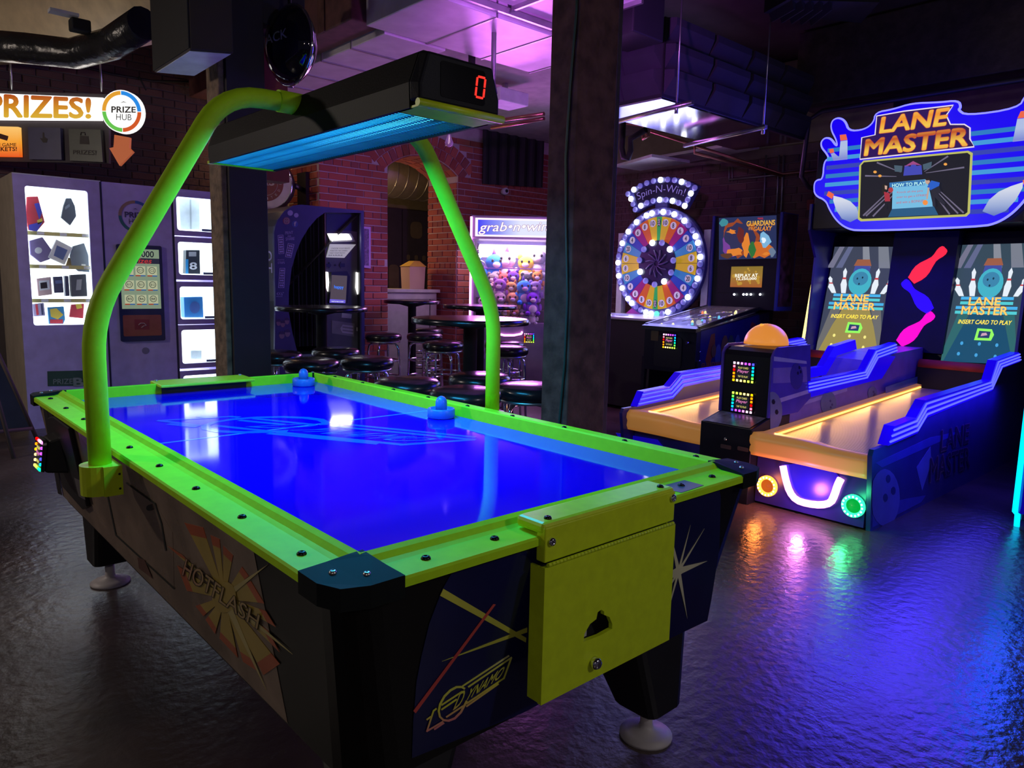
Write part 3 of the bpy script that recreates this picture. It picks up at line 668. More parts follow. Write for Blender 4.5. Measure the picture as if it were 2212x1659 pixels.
# ---- overhead lamp
lx0, lx1, ly0, ly1, lz = .52, .78, .57, 1.87, 1.69
M_hous = mat('lamp_housing', (.007, .007, .009), .55, spec=.2, bump=(200, .25, .002))
sec = [(lx0, lz), (lx0-.002, lz+.055), (lx0+.025, lz+.128), (lx0+.04, lz+.137), (lx1-.04, lz+.137), (lx1-.025, lz+.128), (lx1+.002, lz+.055), (lx1, lz)]
hs = MB(); a_ = [(p[0], ly0, p[1]) for p in sec]; b_ = [(p[0], ly1, p[1]) for p in sec]
hs.add(a_+b_, [(i, i+1, i+9, i+8) for i in range(7)]); hs.poly(a_); hs.poly(b_)
hs.box(lx0, lx0+.012, ly0, ly1, lz-.004, lz+.03); hs.box(lx1-.012, lx1, ly0, ly1, lz-.004, lz+.03)
lh = TB('lamp_housing', hs, M_hous)
for y, ex in ((ly0-.006, .03), (ly1+.006, .012)):
    s2 = MB(); yy = (y-ex, y+.004) if y < 1 else (y-.004, y+ex)
    TB('end_cap', MB().loft([(p[0], yy[0] if y < 1 else yy[1], p[1]) for p in [(lx0+.006, lz+.012), (lx0+.006, lz+.05), (lx0+.03, lz+.126), (lx1-.03, lz+.126), (lx1-.006, lz+.05), (lx1-.006, lz+.012)]],
        [(p[0], yy[1] if y < 1 else yy[0], p[1]) for p in [(lx0-.002, lz+.01), (lx0-.004, lz+.055), (lx0+.025, lz+.132), (lx1-.025, lz+.132), (lx1+.004, lz+.055), (lx1+.002, lz+.01)]]), mat('cap_black', (.010, .010, .018), .55, spec=.2, bump=(220, .25, .002)), bevel=.006)
yf = ly0-.0375
ds = TB('score_display', MB().prism(rrect(lx0+.065, lx1-.055, lz+.028, lz+.112, .008), 'y', yf, yf+.01), mat('display_black', (.004, .004, .005), .15))
ds.name = 'score_display'
xr, zr = lx1-.087, lz+.046
segm = glow('score_red', (1, .03, .02), 1.5); sw = .0052; dw, dh = .026, .05
def seg(p, q): MB().tube([(xr+p[0]*dw+p[1]*.006, yf-.001, zr+p[1]*dh), (xr+q[0]*dw+q[1]*.006, yf-.001, zr+q[1]*dh)], sw/2, 6).build('digit_bar', segm, ds, world=True)
seg((.1, 0), (.9, 0)); seg((.1, 1), (.9, 1)); seg((0, .06), (0, .46)); seg((0, .54), (0, .94)); seg((1, .06), (1, .46)); seg((1, .54), (1, .94))
TB('lower_trim', MB().tube([(lx0-.004, ly0-.04, lz+.003), (lx1+.004, ly0-.04, lz+.003)], .010, 10), M_limebox)
TB('end_diffuser', MB().loft([(lx0+.004, ly0-.045, lz-.004), (lx1-.004, ly0-.045, lz-.004), (lx1-.004, ly0-.045, lz+.001), (lx0+.004, ly0-.045, lz+.001)], [(lx0+.004, ly0+.06, lz-.004), (lx1-.004, ly0+.06, lz-.004), (lx1-.004, ly0+.06, lz+.001), (lx0+.004, ly0+.06, lz+.001)]), M_limebox)
TB('far_trim', MB().box(lx0, lx1, ly1, ly1+.02, lz-.004, lz+.006), M_limebox)
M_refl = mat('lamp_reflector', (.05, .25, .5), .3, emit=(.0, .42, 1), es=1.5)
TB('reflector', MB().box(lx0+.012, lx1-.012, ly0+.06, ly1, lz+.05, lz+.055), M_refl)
M_tube = glow('blacklight_tube', (.06, .6, 1), 3.5)
for x in (lx0+.07, lx1-.07): TB('tube', MB().cyl((x, ly0+.06, lz+.034), (x, ly1-.01, lz+.034), .013, 12), M_tube)
M_wire = mat('grille_wire', (.10, .3, .4), .3, metal=.5)
for i in range(86):
    y = ly0+.065+i*.0146
    TB('grille_wire', MB().box(lx0+.01, lx1-.01, y, y+.0025, lz, lz+.0022), M_wire)
for x in (lx0+.08, lx0+.13, lx0+.18): TB('grille_wire', MB().box(x, x+.003, ly0+.05, ly1, lz+.004, lz+.007), M_wire)
lamp('blacklight', 'AREA', (.65, 1.22, lz-.006), (.035, .5, 1), 34, .22, 1.24, aim=(.65, 1.22, 0), parent=T)

TB('power_cord', MB().tube([(.3, .95, .37), (.22, .92, .3), (.2, .85, .27), (.26, .8, .3), (.34, .82, .37)], .006, 6), M_matte)
# mallets on the playfield
def mallet(px, py, label):
    c = onz(px, py, ZP); m = thing('mallet', label, 'mallet', (c.x, c.y, ZP+.0005), 0, 'hockey mallets')
    mm = mat('mallet_blue', (.04, .17, .62), .35)
    MB().lathe([(.048, 0), (.052, .004), (.052, .032), (.049, .036), (.042, .036), (.038, .022), (.03, .018), (.021, .02)], (0, 0, 0), n=28).build('base', mm, m)
    MB().lathe([(.022, .018), (.022, .055), (.02, .068), (.013, .078), (.004, .082)], (0, 0, 0), n=20).build('handle', mm, m)
mallet(656, 833, 'blue hockey mallet at the far corner of the playfield'); mallet(953, 902, 'blue hockey mallet by the right rail near the centre line')
# ================================================================== PRIZE MACHINE
PZ = thing('prize_machine', 'large purple grey prize vending machine with lit windows', 'vending machine', (1.34, 6.0, 0))
M_pz = mat('prize_body', (.46, .38, .74), .42); M_pzs = mat('prize_side', (.36, .30, .24), .5); M_pzd = mat('prize_seam', (.02, .02, .05), .5)
M_win = glow('window_light', (.80, .93, 1), 3.2); M_winb = mat('glowing_lining', (.8, .85, .9), .5, emit=(.75, .9, 1), es=1.4)  # lining given its own glow to brighten the prizes
def L2(p, ly=0, r=PZ): return LP(r, p[0], p[1], ly)
zt_ = 2.03; xa, xb, xc, xd = -.81, -.195, .365, .87
D = .85
def unit(x0, x1, holes, name):
    root = MB()
    root.box(x0, x1, .36, D, 0, zt_); root.box(x0, x0+.02, .02, .37, 0, zt_); root.box(x1-.02, x1, .02, .37, 0, zt_); root.box(x0, x1, .02, .37, zt_-.02, zt_); root.box(x0, x1, .02, .37, 0, .3)
    o = root.build(name, M_pz, PZ)
    return o
def window(parent, x0, x1, z0, z1, r=.02, dep=.3):
    MB().box(x0-.01, x1+.01, dep, dep+.01, z0-.01, z1+.01).build('back_light', M_win, parent)
    MB().box(x0-.012, x0-.002, .012, dep, z0, z1).box(x1+.002, x1+.012, .012, dep, z0, z1).box(x0, x1, .012, dep, z1+.002, z1+.012).box(x0, x1, .012, dep, z0-.012, z0-.002).build('lining', M_winb, parent)
# left cabinet with a tall window
ua = unit(xa, xb, None, 'tall_cabinet')
q = [L2(p) for p in ((56, 402), (191, 412), (203, 702), (70, 702))]
wx0, wx1, wz0, wz1 = (q[0][0]+q[3][0])/2, (q[1][0]+q[2][0])/2, (q[2][1]+q[3][1])/2, (q[0][1]+q[1][1])/2
frame_mb(rrect(xa, xb-.006, 0, zt_, .004), rrect(wx0, wx1, wz0, wz1, .02), 0, .02).build('door', M_pz, PZ)
window(PZ, wx0, wx1, wz0, wz1)
MB().box(xa-.004, xa, 0, D, 0, zt_).build('side_cover', M_pzs, PZ)
MB().box(xa, xb, -.004, .01, zt_-.006, zt_+.002).build('top_trim', mat('pz_trim', (.6, .6, .75), .3), PZ)
MB().prism(rrect(wx0, wx1, wz0, wz1, .02), 'y', .004, .008).build('glass', mat('clear_glass', (1, 1, 1), .02, alpha=.05), PZ)
shelf_z = []
for py in (506, 577, 650):
    z = L2((130, py))[1]; shelf_z.append(z)
    sh = MB().box(wx0, wx1, .05, .29, z-.008, z).build('shelf', mat('shelf_grey', (.6, .62, .65), .5), PZ)
    MB().box(wx0, wx1, .044, .05, z-.014, z+.016).build('price_rail', mat('price_yellow', (.75, .66, .2), .5), sh)
    for k in range(3): MB().box(wx0+.07+k*.16, wx0+.12+k*.16, .042, .044, z-.01, z+.012).build('price_tag', mat('tag_white', (.85, .85, .85), .5), sh)
gp = [L2(p) for p in ((102, 802), (187, 800), (187, 833), (103, 834))]
o = decal(PZ, 'green_plaque', gp, -.004, mat('plaque_green', (.03, .075, .05), .5), .004)
tpx(PZ, 'PRIZE', [(115, 830), (157, 829), (157, 818), (115, 819)], -.006, mat('plaque_text', (.22, .27, .25), .5)); tpx(PZ, 'B', [(160, 834), (180, 834), (178, 816), (159, 817)], -.006, MATS['plaque_text'], off=.05)
# centre unit with screen
ub = unit(xb, xc, None, 'screen_cabinet')
MB().box(xb+.004, xc-.004, 0, .02, 0, zt_-.005).build('door', M_pz, PZ)
MB().box(xb-.008, xb+.006, -.002, .03, 0, zt_).build('seam', M_pzd, PZ)
sc_ = [L2(p) for p in ((247, 527), (345, 535), (352, 738), (254, 735))]
sx0, sx1, sz0, sz1 = sc_[0][0]+.01, sc_[1][0]+.01, (sc_[2][1]+sc_[3][1])/2, sc_[0][1]
bez = MB().prism(rrect(sx0, sx1, sz0, sz1, .015), 'y', -.02, .0).build('screen_bezel', mat('bezel_navy', (.02, .025, .09), .4), PZ)
def fr(px, py): return LP(PZ, px, py, -.0205)
tz0 = fr(300, 667)[1]; tz1 = fr(300, 538)[1]
decal(PZ, 'touch_screen', [(sx0+.02, tz0), (sx1-.025, tz0), (sx1-.025, tz1), (sx0+.02, tz1)], -.0215, glow('screen_green', (.32, .42, .29), .62), .001)
tpx(PZ, '0000', [(296, 555), (332, 556), (332, 543), (296, 542)], -.024, mat('ink_dark', (.02, .03, .06), .6), off=.02)
W = sx1-sx0-.045
x0_ = sx0+.02; tzh = tz1-tz0
decal(PZ, 'screen_banner', [(x0_, tz1-tzh*.24), (x0_+W, tz1-tzh*.24), (x0_+W, tz1-tzh*.15), (x0_, tz1-tzh*.15)], -.023, glow('banner_dark', (.03, .03, .06), .6), .0008)
tbox(PZ, 'Prizes', x0_+W*.25, x0_+W*.8, tz1-tzh*.235, tz1-tzh*.15, -.0245, glow('banner_red', (.6, .04, .04), .8), shear=.25)
codes = (('C0', 'C1', 'C2'), ('B10', 'B11', 'B12'), ('B5', 'B6', 'B8'))
for r_ in range(3):
    for c_ in range(3):
        cx, cz = x0_+W*(.2+.3*c_), tz1-tzh*(.36+.24*r_)
        cw, ch = W*.125, tzh*.075
        t_ = decal(PZ, 'prize_button', [(cx-cw, cz-ch), (cx+cw, cz-ch), (cx+cw, cz+ch), (cx-cw, cz+ch)], -.0235, glow('button_cream', (.62, .66, .42), .66), .0008)
        decal(PZ, 'button_ring', ell(cx, cz+.004, cw*.72, cw*.72, 18), -.0242, glow('ring_dark', (.03, .05, .05), .5), .0006)
        decal(PZ, 'button_disc', ell(cx, cz+.004, cw*.6, cw*.6, 18), -.0248, glow('button_cream', (.62, .66, .42), .66), .0006)
        tbox(PZ, codes[r_][c_], cx-cw*.4, cx+cw*.4, cz-.006, cz+.014, -.0256, MATS['ink_dark'])
        decal(PZ, 'button_bar', [(cx-cw, cz-ch*1.25), (cx, cz-ch*1.25), (cx, cz-ch*.98), (cx-cw, cz-ch*.98)], -.0235, glow('bar_red', (.45, .06, .03), .7), .0006)
        decal(PZ, 'button_bar', [(cx, cz-ch*1.25), (cx+cw, cz-ch*1.25), (cx+cw, cz-ch*.98), (cx, cz-ch*.98)], -.0235, glow('bar_blue', (.04, .14, .4), .7), .0006)
op = [fr(*p) for p in ((259, 681), (346, 681), (348, 727), (262, 727))]
decal(PZ, 'card_panel', rrect(sx0+.022, sx1-.03, op[3][1], op[0][1], .012), -.023, mat('panel_orange', (.33, .09, .05), .4), .003)
decal(PZ, 'card_slot', [fr(*p) for p in ((290, 690), (322, 690), (323, 712), (291, 712))], -.0245, mat('panel_red', (.26, .03, .03), .4), .001)
MB().tube([(fr(*p)[0], -.026, fr(*p)[1]) for p in ((299, 702), (303, 698), (311, 698), (316, 703), (310, 704), (305, 708))], .004, 6).build('wave_icon', mat('icon_pink', (.5, .35, .35), .5), PZ)
dc = LP(PZ, 293, 468, 0); R_ = .135
for k, c in enumerate(((.05, .12, .42), (.3, .16, .14), (.03, .17, .16), (.20, .09, .035))):
    a0 = (PI/2, 0, PI, -PI/2)[k]
    a0, a1 = {0: (0, PI/2), 1: (PI/2, PI), 2: (PI, 1.5*PI), 3: (1.5*PI, 2*PI)}[k]
    c = ((.05, .12, .42), (.30, .18, .14), (.03, .15, .16), (.22, .09, .05))[k]
    o_ = ell(dc[0], dc[1], R_, R_, 10, a0, a1, False)+ell(dc[0], dc[1], R_*.82, R_*.82, 10, a1, a0, False)
    decal(PZ, 'badge_ring', o_, -.003, mat('badge_%d' % k, c, .5))
tbox(PZ, 'PRIZE', dc[0]-.085, dc[0]+.085, dc[1]-.01, dc[1]+.035, -.003, mat('badge_ink', (.06, .05, .12), .5), off=.03)
tbox(PZ, 'HUB', dc[0]-.055, dc[0]+.055, dc[1]-.065, dc[1]-.02, -.003, MATS['badge_ink'], off=-.005)
decal(PZ, 'badge_chevron', [(dc[0]-.02, dc[1]+.06), (dc[0], dc[1]+.07), (dc[0]+.02, dc[1]+.06), (dc[0], dc[1]+.064)], -.003, MATS['badge_ink'])
for i in range(5):
    for j in range(5): pass
MB().lathe([(.03, 0), (.03, .003)], (dc[0]+.03, 0, L2((305, 758))[1]), (0, -1, 0), 20).build('speaker_grille', mat('grille_violet', (.2, .17, .3), .6), PZ)
# lockers
uc = unit(xc, xd, None, 'locker_cabinet')
zs = []
for i, (a, b) in enumerate((((378, 424), (470, 497)), ((383, 522), (470, 593)), ((386, 619), (470, 690)), ((389, 713), (470, 786)), ((392, 812), (470, 880)))):
    x0, z1 = L2(a); _, z0 = L2((a[0], b[1])); x1 = x0+.34; x0 = L2((378, 424))[0]+.005; x1 = x0+.34
    zs.append((x0, x1, z0, z1))
    frame_mb(rrect(xc+.012, xd-.01, z0-.045, z1+.045, .008), rrect(x0, x1, z0, z1, .025), -.012, .012).build('locker_door', M_pz, PZ)
    window(PZ, x0, x1, z0, z1)
    MB().box(x0+.22, x0+.33, .0, .012, z0+.004, z0+.026).build('price_display', mat('tag_blue', (.25, .35, .5), .4), PZ)
MB().box(xc-.006, xc+.012, -.002, .03, 0, zt_).build('seam', M_pzd, PZ)
MB().box(xc+.012, xd, .0, .02, zs[0][3]+.047, zt_-.004).build('locker_header', M_pz, PZ)
MB().box(xc+.012, xd, .0, .02, 0, zs[-1][2]-.047).build('locker_base', M_pz, PZ)

# ---- prizes, each a thing of its own
def prize(name, label, cat, pxs, ly, th, m, art=(), group='prizes in the lit window'):
    pts = [LP(PZ, *p, ly) for p in pxs]; cx = sum(p[0] for p in pts)/len(pts); z0 = min(p[1] for p in pts)
    wpt = WM(PZ) @ Vector((cx, ly, z0)); r = thing(name, label, cat, tuple(wpt), 0, group)
    MB().prism([(p[0]-cx, p[1]-z0) for p in pts], 'y', 0, th).build('pack', m, r, bevel=.004)
    for nm, ap, am in art:
        q = [LP(PZ, *p, ly-.002) for p in ap]; MB().prism([(p[0]-cx, p[1]-z0) for p in q], 'y', -.002, -.0005).build(nm, am, r)
    return r
C_ = lambda n, c, r=.5: mat('prize_'+n, c, r)
prize('jersey_pack', 'red and blue packaged jersey hanging top left in the window', 'toy', [(58, 425), (82, 424), (97, 480), (80, 500), (62, 497), (56, 470)], .1, .03, C_('red', (.6, .03, .05)), (('blue_print', [(74, 440), (84, 438), (91, 458), (85, 474)], C_('blue', (.04, .05, .5))), ('base_print', [(62, 486), (93, 478), (80, 500), (63, 497)], C_('blue', (.04, .05, .5))), ('yellow_print', [(80, 476), (91, 471), (92, 480), (82, 485)], C_('yel', (.8, .6, .05)))))
prize('chip_tool', 'dark faceted gadget hanging top right in the window', 'gadget', [(143, 428), (154, 428), (162, 445), (165, 467), (152, 487), (132, 470), (137, 445)], .1, .03, C_('slate', (.06, .08, .11)), (('stripe', [(140, 447), (150, 440), (151, 446), (141, 453)], C_('slate2', (.2, .25, .3))),))
prize('controller_pack', 'violet boxed controller with a round white dial', 'toy', [(64, 520), (92, 512), (112, 540), (108, 560), (88, 567), (66, 550)], .1, .04, C_('violet', (.25, .18, .4)), (('dial', [(83+8*math.cos(i*PI/7), 541+7*math.sin(i*PI/7)) for i in range(14)], C_('white', (.85, .85, .85))),))
prize('drone_pack', 'white boxed blue toy tilted on the second shelf', 'toy', [(122, 517), (157, 535), (140, 572), (104, 556)], .09, .04, C_('white', (.85, .85, .85)), (('blue_print', [(123, 530), (146, 540), (136, 562), (116, 552)], C_('blue2', (.1, .16, .4))),))
prize('grey_beanie', 'grey knitted hat hanging at the right of the second shelf', 'hat', [(158, 532), (182, 525), (194, 560), (196, 588), (170, 586), (155, 572), (152, 552)], .1, .04, C_('greyknit', (.2, .24, .3), .9), (('label', [(176, 570), (185, 571), (185, 578), (176, 577)], C_('white', (.85, .85, .85))),))
prize('tan_pouch', 'small tan pouch hanging below the beanie', 'pouch', [(148, 556), (158, 560), (158, 577), (141, 577)], .12, .02, C_('tan', (.4, .26, .06)))
prize('pink_frame_box', 'pink boxed photo frame on the third shelf', 'box', [(79, 602), (110, 598), (113, 636), (83, 640)], .1, .04, C_('pink', (.75, .5, .5)), (('frame', [(84, 607), (106, 605), (108, 625), (86, 628)], C_('white', (.85, .85, .85))), ('picture', [(87, 611), (101, 609), (103, 622), (88, 624)], C_('greyknit', (.2, .24, .3)))))
prize('earbud_card', 'dark blue card of earbuds in the middle of the third shelf', 'toy', [(115, 598), (135, 597), (138, 632), (118, 633)], .1, .03, C_('navy', (.03, .04, .12)), (('print', [(119, 606), (133, 605), (134, 612), (120, 613)], C_('blue2', (.1, .16, .4))),))
prize('phone_box', 'tall dark grey phone box at the right of the third shelf', 'box', [(152, 594), (186, 592), (189, 640), (155, 641)], .08, .06, C_('graphite', (.07, .08, .1)), (('phone', [(166, 604), (177, 603), (175, 626), (164, 627)], C_('silver', (.4, .4, .42))),))
prize('phone_box', 'thin black box standing beside the grey phone box', 'box', [(140, 596), (148, 596), (151, 639), (142, 640)], .1, .06, C_('navy', (.03, .04, .12)))
prize('candy_pack', 'pale purple candy pack on the bottom shelf', 'candy', [(70, 657), (95, 654), (98, 682), (73, 684)], .1, .03, C_('lilac', (.4, .33, .5)), (('stripe', [(76, 658), (81, 657), (84, 680), (79, 681)], C_('red', (.6, .03, .05))), ('stripe', [(88, 657), (92, 656), (94, 680), (90, 680)], C_('navy', (.03, .04, .12)))))
prize('candy_pack', 'bright blue and yellow candy pack on the bottom shelf', 'candy', [(103, 664), (138, 662), (141, 690), (137, 700), (106, 700)], .09, .03, C_('cyan', (.03, .3, .6)), (('burst', [(108, 668), (122, 666), (137, 680), (125, 690), (110, 684)], C_('yel', (.8, .6, .05))), ('red', [(108, 690), (136, 690), (136, 699), (108, 699)], C_('red', (.6, .03, .05)))))
prize('candy_pack', 'red and yellow candy pack at the right of the bottom shelf', 'candy', [(154, 658), (182, 656), (180, 688), (150, 685)], .1, .03, C_('red', (.6, .03, .05)), (('yellow', [(163, 657), (175, 656), (178, 665), (166, 668)], C_('yel', (.8, .6, .05))),))
prize('white_box', 'tall white gift box in the top locker', 'box', [(386, 428), (431, 431), (432, 496), (390, 496)], .14, .08, C_('paper', (.75, .82, .8)), (('seam', [(410, 431), (413, 431), (414, 495), (411, 495)], C_('paperline', (.45, .5, .5))),), 'prizes in the lockers')
prize('camera_box', 'black boxed action camera marked 8 in the second locker', 'box', [(402, 540), (432, 540), (432, 562), (433, 592), (401, 591)], .1, .08, C_('black', (.025, .03, .04)), (('blue_side', [(401, 560), (407, 560), (407, 591), (401, 591)], C_('cyan', (.03, .3, .6))), ('lens', [(408, 544), (424, 544), (424, 554), (408, 554)], C_('silver', (.4, .4, .42)))), 'prizes in the lockers')
tpx(PZ, '8', [(410, 582), (425, 582), (425, 567), (410, 567)], .09, C_('white', (.85, .85, .85)), off=.03)
prize('speaker_box', 'blue boxed round speaker in the third locker', 'box', [(397, 642), (438, 641), (440, 686), (399, 686)], .1, .1, C_('blue3', (.03, .2, .5)), (('dial', [(421+11*math.cos(i*PI/8), 664+13*math.sin(i*PI/8)) for i in range(16)], C_('blue4', (.06, .12, .35))),), 'prizes in the lockers')
prize('small_box', 'small white box in the fourth locker', 'box', [(412, 757), (436, 757), (436, 776), (412, 776)], .1, .06, C_('paper', (.75, .82, .8)), (), 'prizes in the lockers')

# ---------------------------------------------------------------- hanging prize sign
SG = thing('prize_sign', 'hanging lit sign board with round badge and orange arrow above the prize machine', 'sign', (.92, 6.24, 2.1), math.radians(-43.5))
def s2(*p): return LP(SG, p[0], p[1], 0)
bp = [s2(*p) for p in ((-160, 190), (232, 202), (232, 352), (-160, 345))]
decal(SG, 'board', bp, .02, mat('sign_board', (.05, .038, .045), .7), .03)
for x in (-.4, .35): MB().cyl((x, .035, bp[0][1]), (x, .035, 1.0), .008, 6).build('hanger', M_steel, SG)
pdecal(SG, 'light_panel', [(-120, 197), (222, 211), (216, 222), (213, 240), (217, 259), (-120, 257)], -.02, glow('panel_white', (1, .97, .95), 1.6), .04)
zlo, zhi = s2(100, 254)[1], s2(100, 206)[1]
tpx(SG, 'PRIZES!', [(-27, 252), (195, 255), (195, 213), (-27, 203)], -.023, ramp_mat('prizes_letters', 'Z', zlo, zhi, ((.85, .5, .03), (.75, .28, .01), (.5, .06, .005)), .8), off=.045)
bc = s2(268, 243); R_ = (s2(312, 243)[0]-s2(224, 243)[0])/2
bd = MB().prism(ell(bc[0], bc[1], R_, R_, 36), 'y', -.035, .02).build('badge', glow('panel_white2', (.95, .95, .93), 1.1), SG)
for k, c in enumerate(((.02, .28, .85), (.85, .38, .03), (.14, .6, .08), (.7, .1, .015))):
    a0 = k*PI/2+.02; a1 = (k+1)*PI/2-.02
    decal(SG, 'badge_ring', ell(bc[0], bc[1], R_*.95, R_*.95, 12, a0, a1, False)+ell(bc[0], bc[1], R_*.77, R_*.77, 12, a1, a0, False), -.037, glow('sign_ring_%d' % k, c, .9), .002)
tpx(SG, 'PRIZE', [(241, 243), (293, 243), (293, 231), (241, 230)], -.039, mat('sign_ink', (.03, .02, .03), .5), off=.03)
tpx(SG, 'HUB', [(251, 259), (284, 260), (284, 247), (251, 246)], -.039, MATS['sign_ink'], off=-.005)
pdecal(SG, 'chevron', [(260, 222), (267, 219), (274, 222), (267, 220.5)], -.039, MATS['sign_ink'])
pdecal(SG, 'arrow', [(247, 291), (280, 297), (279, 320), (287, 328), (258, 358), (236, 320), (245, 318)], -.02, mat('arrow_orange', (.5, .12, .04), .5, emit=(.8, .18, .05), es=.35), .03)
o = pdecal(SG, 'tile', [(-32, 272), (39, 274), (42, 338), (-30, 337)], -.02, ramp_mat('tile_orange', 'Z', s2(0, 338)[1], s2(0, 274)[1], ((.8, .1, .01), (.9, .35, .03), (.95, .55, .15)), 1.0), .04)
tpx(SG, 'REDEEM GAME', [(-40, 317), (35, 316), (35, 309), (-40, 309)], -.023, mat('tile_ink', (.10, .02, .01), .6)); tpx(SG, 'TICKETS!', [(-22, 327), (36, 326), (36, 317.5), (-22, 317)], -.023, MATS['tile_ink'], off=.03)
pdecal(SG, 'ticket_icon', [(-14, 284), (18, 294), (17, 299), (15, 304), (-18, 294)], -.023, MATS['tile_ink'])
pdecal(SG, 'tile', [(60, 275), (130, 276), (133, 345), (63, 344)], -.015, mat('tile_violet', (.06, .055, .13), .4), .035)
pdecal(SG, 'hand_icon', [(92, 286), (95, 286), (96, 296), (103, 300), (101, 308), (93, 308), (86, 298), (92, 299)], -.017, mat('tile_icon', (.03, .02, .02), .6))
pdecal(SG, 'tile', [(148, 278), (217, 280), (222, 350), (151, 347)], -.015, mat('tile_green', (.055, .06, .045), .4), .035)
pdecal(SG, 'bag_icon', [(173, 293), (191, 294), (193, 312), (172, 311)], -.017, MATS['tile_icon'])
MB().tube([(*[(s2(*p)[0], -.017, s2(*p)[1])][0],) for p in ((177, 293), (178, 287), (186, 287), (187, 293))], .004, 6).build('bag_handle', MATS['tile_icon'], SG)
tpx(SG, 'PRIZES!', [(158, 333), (208, 335), (208, 325), (158, 324)], -.017, MATS['tile_icon'], off=.02)
c0 = WM(SG) @ Vector((.0, -.15, .45)); lamp('sign_glow', 'AREA', tuple(c0), (1, .93, .88), 2.5, .9, .2, aim=tuple(WM(SG) @ Vector((0, -2, .2))), parent=SG)

# ---------------------------------------------------------------- chalk board
AB = thing('sandwich_board', 'wooden framed chalkboard easel at the left edge of the floor', 'chalkboard', (.2, 5.25, 0))
Mst = mat('easel_wood', (.14, .09, .07), .6)
def st(a, b, r=.018): MB().tube([a, b], r, 4).build('stile', Mst, AB, world=True)
tA = ony(-60, 640, 5.25); st((.488, 5.357, 0), tA); st((.272, 4.975, 0), tA-Vector((.03, .1, 0))); st((-.25, 5.357, 0), tA-Vector((.55, 0, 0))); st((-.45, 4.975, 0), tA-Vector((.58, .1, 0)))
e1, e2 = Vector((.488, 5.357, 0)), tA; a_ = e1.lerp(e2, .12); b_ = e1.lerp(e2, .97)
q = [a_+Vector((-.72, -.01, 0)), a_+Vector((-.0, -.01, 0)), b_+Vector((0, -.01, 0)), b_+Vector((-.55, -.01, 0))]
MB().loft(q, [p+Vector((0, .015, 0)) for p in q]).build('slate', mat('slate_board', (.035, .035, .06), .6), AB, world=True)
MB().tube([a_+Vector((-.72, -.015, 0)), a_+Vector((0, -.015, 0))], .018, 4).build('rail', Mst, AB, world=True)
M_chalk = mat('chalk', (.35, .35, .4), .9)
for k, (xx, yy) in enumerate(((2, 858), (4, 876), (2, 890))):
    p = [ony(xx-40, yy, 5.33), ony(xx+26, yy-8+k*2, 5.33), ony(xx+26, yy-17+k*2, 5.33), ony(xx-40, yy-12, 5.33)]
    iv2 = WM(AB).inverted(); text(AB, ('Good food', 'great games', '(free)')[k], bil(*[iv2 @ v for v in p]), M_chalk, shear=.2, off=0, name='chalk_lettering')
# ================================================================== PHOTO BOOTH
PB = thing('photo_booth', 'dark blue photo booth with curved opening against the brick wall', 'photo booth', (2.83, 5.5, 0))
def b2(x, y, ly=0): return LP(PB, x, y, ly)
M_pb = mat('booth_blue', (.045, .04, .15), .4); M_pbk = mat('booth_black', (.014, .014, .02), .35); M_pbg = mat('booth_grey', (.10, .10, .105), .4)
outer = [(592, 900), (595, 651), (592, 503), (595, 488), (601, 474), (614, 456), (634, 444), (651, 442), (786, 455), (789, 900)]
inner = [(782, 900), (780, 460), (702, 459), (684, 472), (667, 492), (651, 518), (640, 545), (630, 580), (624, 630), (624, 676), (632, 720), (652, 800), (652, 900)]
P_ = [b2(*p) for p in outer]; Q_ = [b2(*p) for p in inner]
P_ = [(x, max(z, 0)) for x, z in P_]; Q_ = [(x, max(z, 0)) for x, z in Q_]
P_[0] = (P_[0][0], 0); P_[-1] = (P_[-1][0], 0); Q_[0] = (Q_[0][0], 0); Q_[-1] = (Q_[-1][0], 0)
MB().prism(P_+Q_, 'y', 0, .03).build('front_panel', M_pb, PB)
xl, xr_ = P_[1][0], P_[-2][0]; zt_b = P_[-2][1]
body = MB(); o = P_
outl = [P_[1]]+P_[2:9]
MB().loft([(x, .03, z) for x, z in outl], [(x, .75, z) for x, z in outl], False).build('shell', mat('booth_shell', (.07, .07, .085), .3), PB)
MB().box(xl, xl+.02, .03, .75, 0, P_[1][1]).build('side_panel', M_pbk, PB)
MB().box(xl, xr_, .73, .75, 0, 1.5).build('back_panel', M_pbk, PB); MB().box(xr_-.02, xr_, .03, .75, 0, zt_b-.01).build('side_panel', M_pbk, PB)
cx0, cx1 = b2(628, 600, .08)[0], b2(706, 600, .08)[0]; zc1 = b2(660, 455, .08)[1]
cv = []; nn = 40
for i in range(nn+1): cv.append((cx0+(cx1-cx0)*i/nn, .1+.018*math.sin(i*1.35)+.008*math.sin(i*.5)))
mb = MB(); mb.loft([(x, y, .62) for x, y in cv]+[(x, y+.006, .62) for x, y in cv[::-1]], [(x, y, zc1) for x, y in cv]+[(x, y+.006, zc1) for x, y in cv[::-1]]); mb.build('curtain', mat('curtain_black', (.008, .008, .011), .8), PB)
kx0, kx1 = b2(704, 600, .1)[0], b2(780, 600, .1)[0]
MB().box(kx0, kx1, .1, .7, .0, zt_b-.02).build('console', M_pbg, PB)
MB().box(kx0-.012, kx0, .09, .12, 0, zt_b-.03).build('console_edge', mat('edge_copper', (.15, .07, .05), .4), PB)
def kp(name, pxs, m, ly=.096, th=.004): return pdecal(PB, name, pxs, ly, m, th)
kp('upper_panel', [(705, 462), (778, 465), (778, 502), (755, 498), (705, 500)], M_pbk)
kp('flash_housing', [(706, 504), (758, 504), (768, 522), (714, 524)], mat('flash_grey', (.3, .3, .3), .4), .08, .02)
kp('flash_light', [(708, 505), (753, 506), (760, 517), (716, 519)], glow('flash_white', (1, .98, .94), 16), .074, .006)
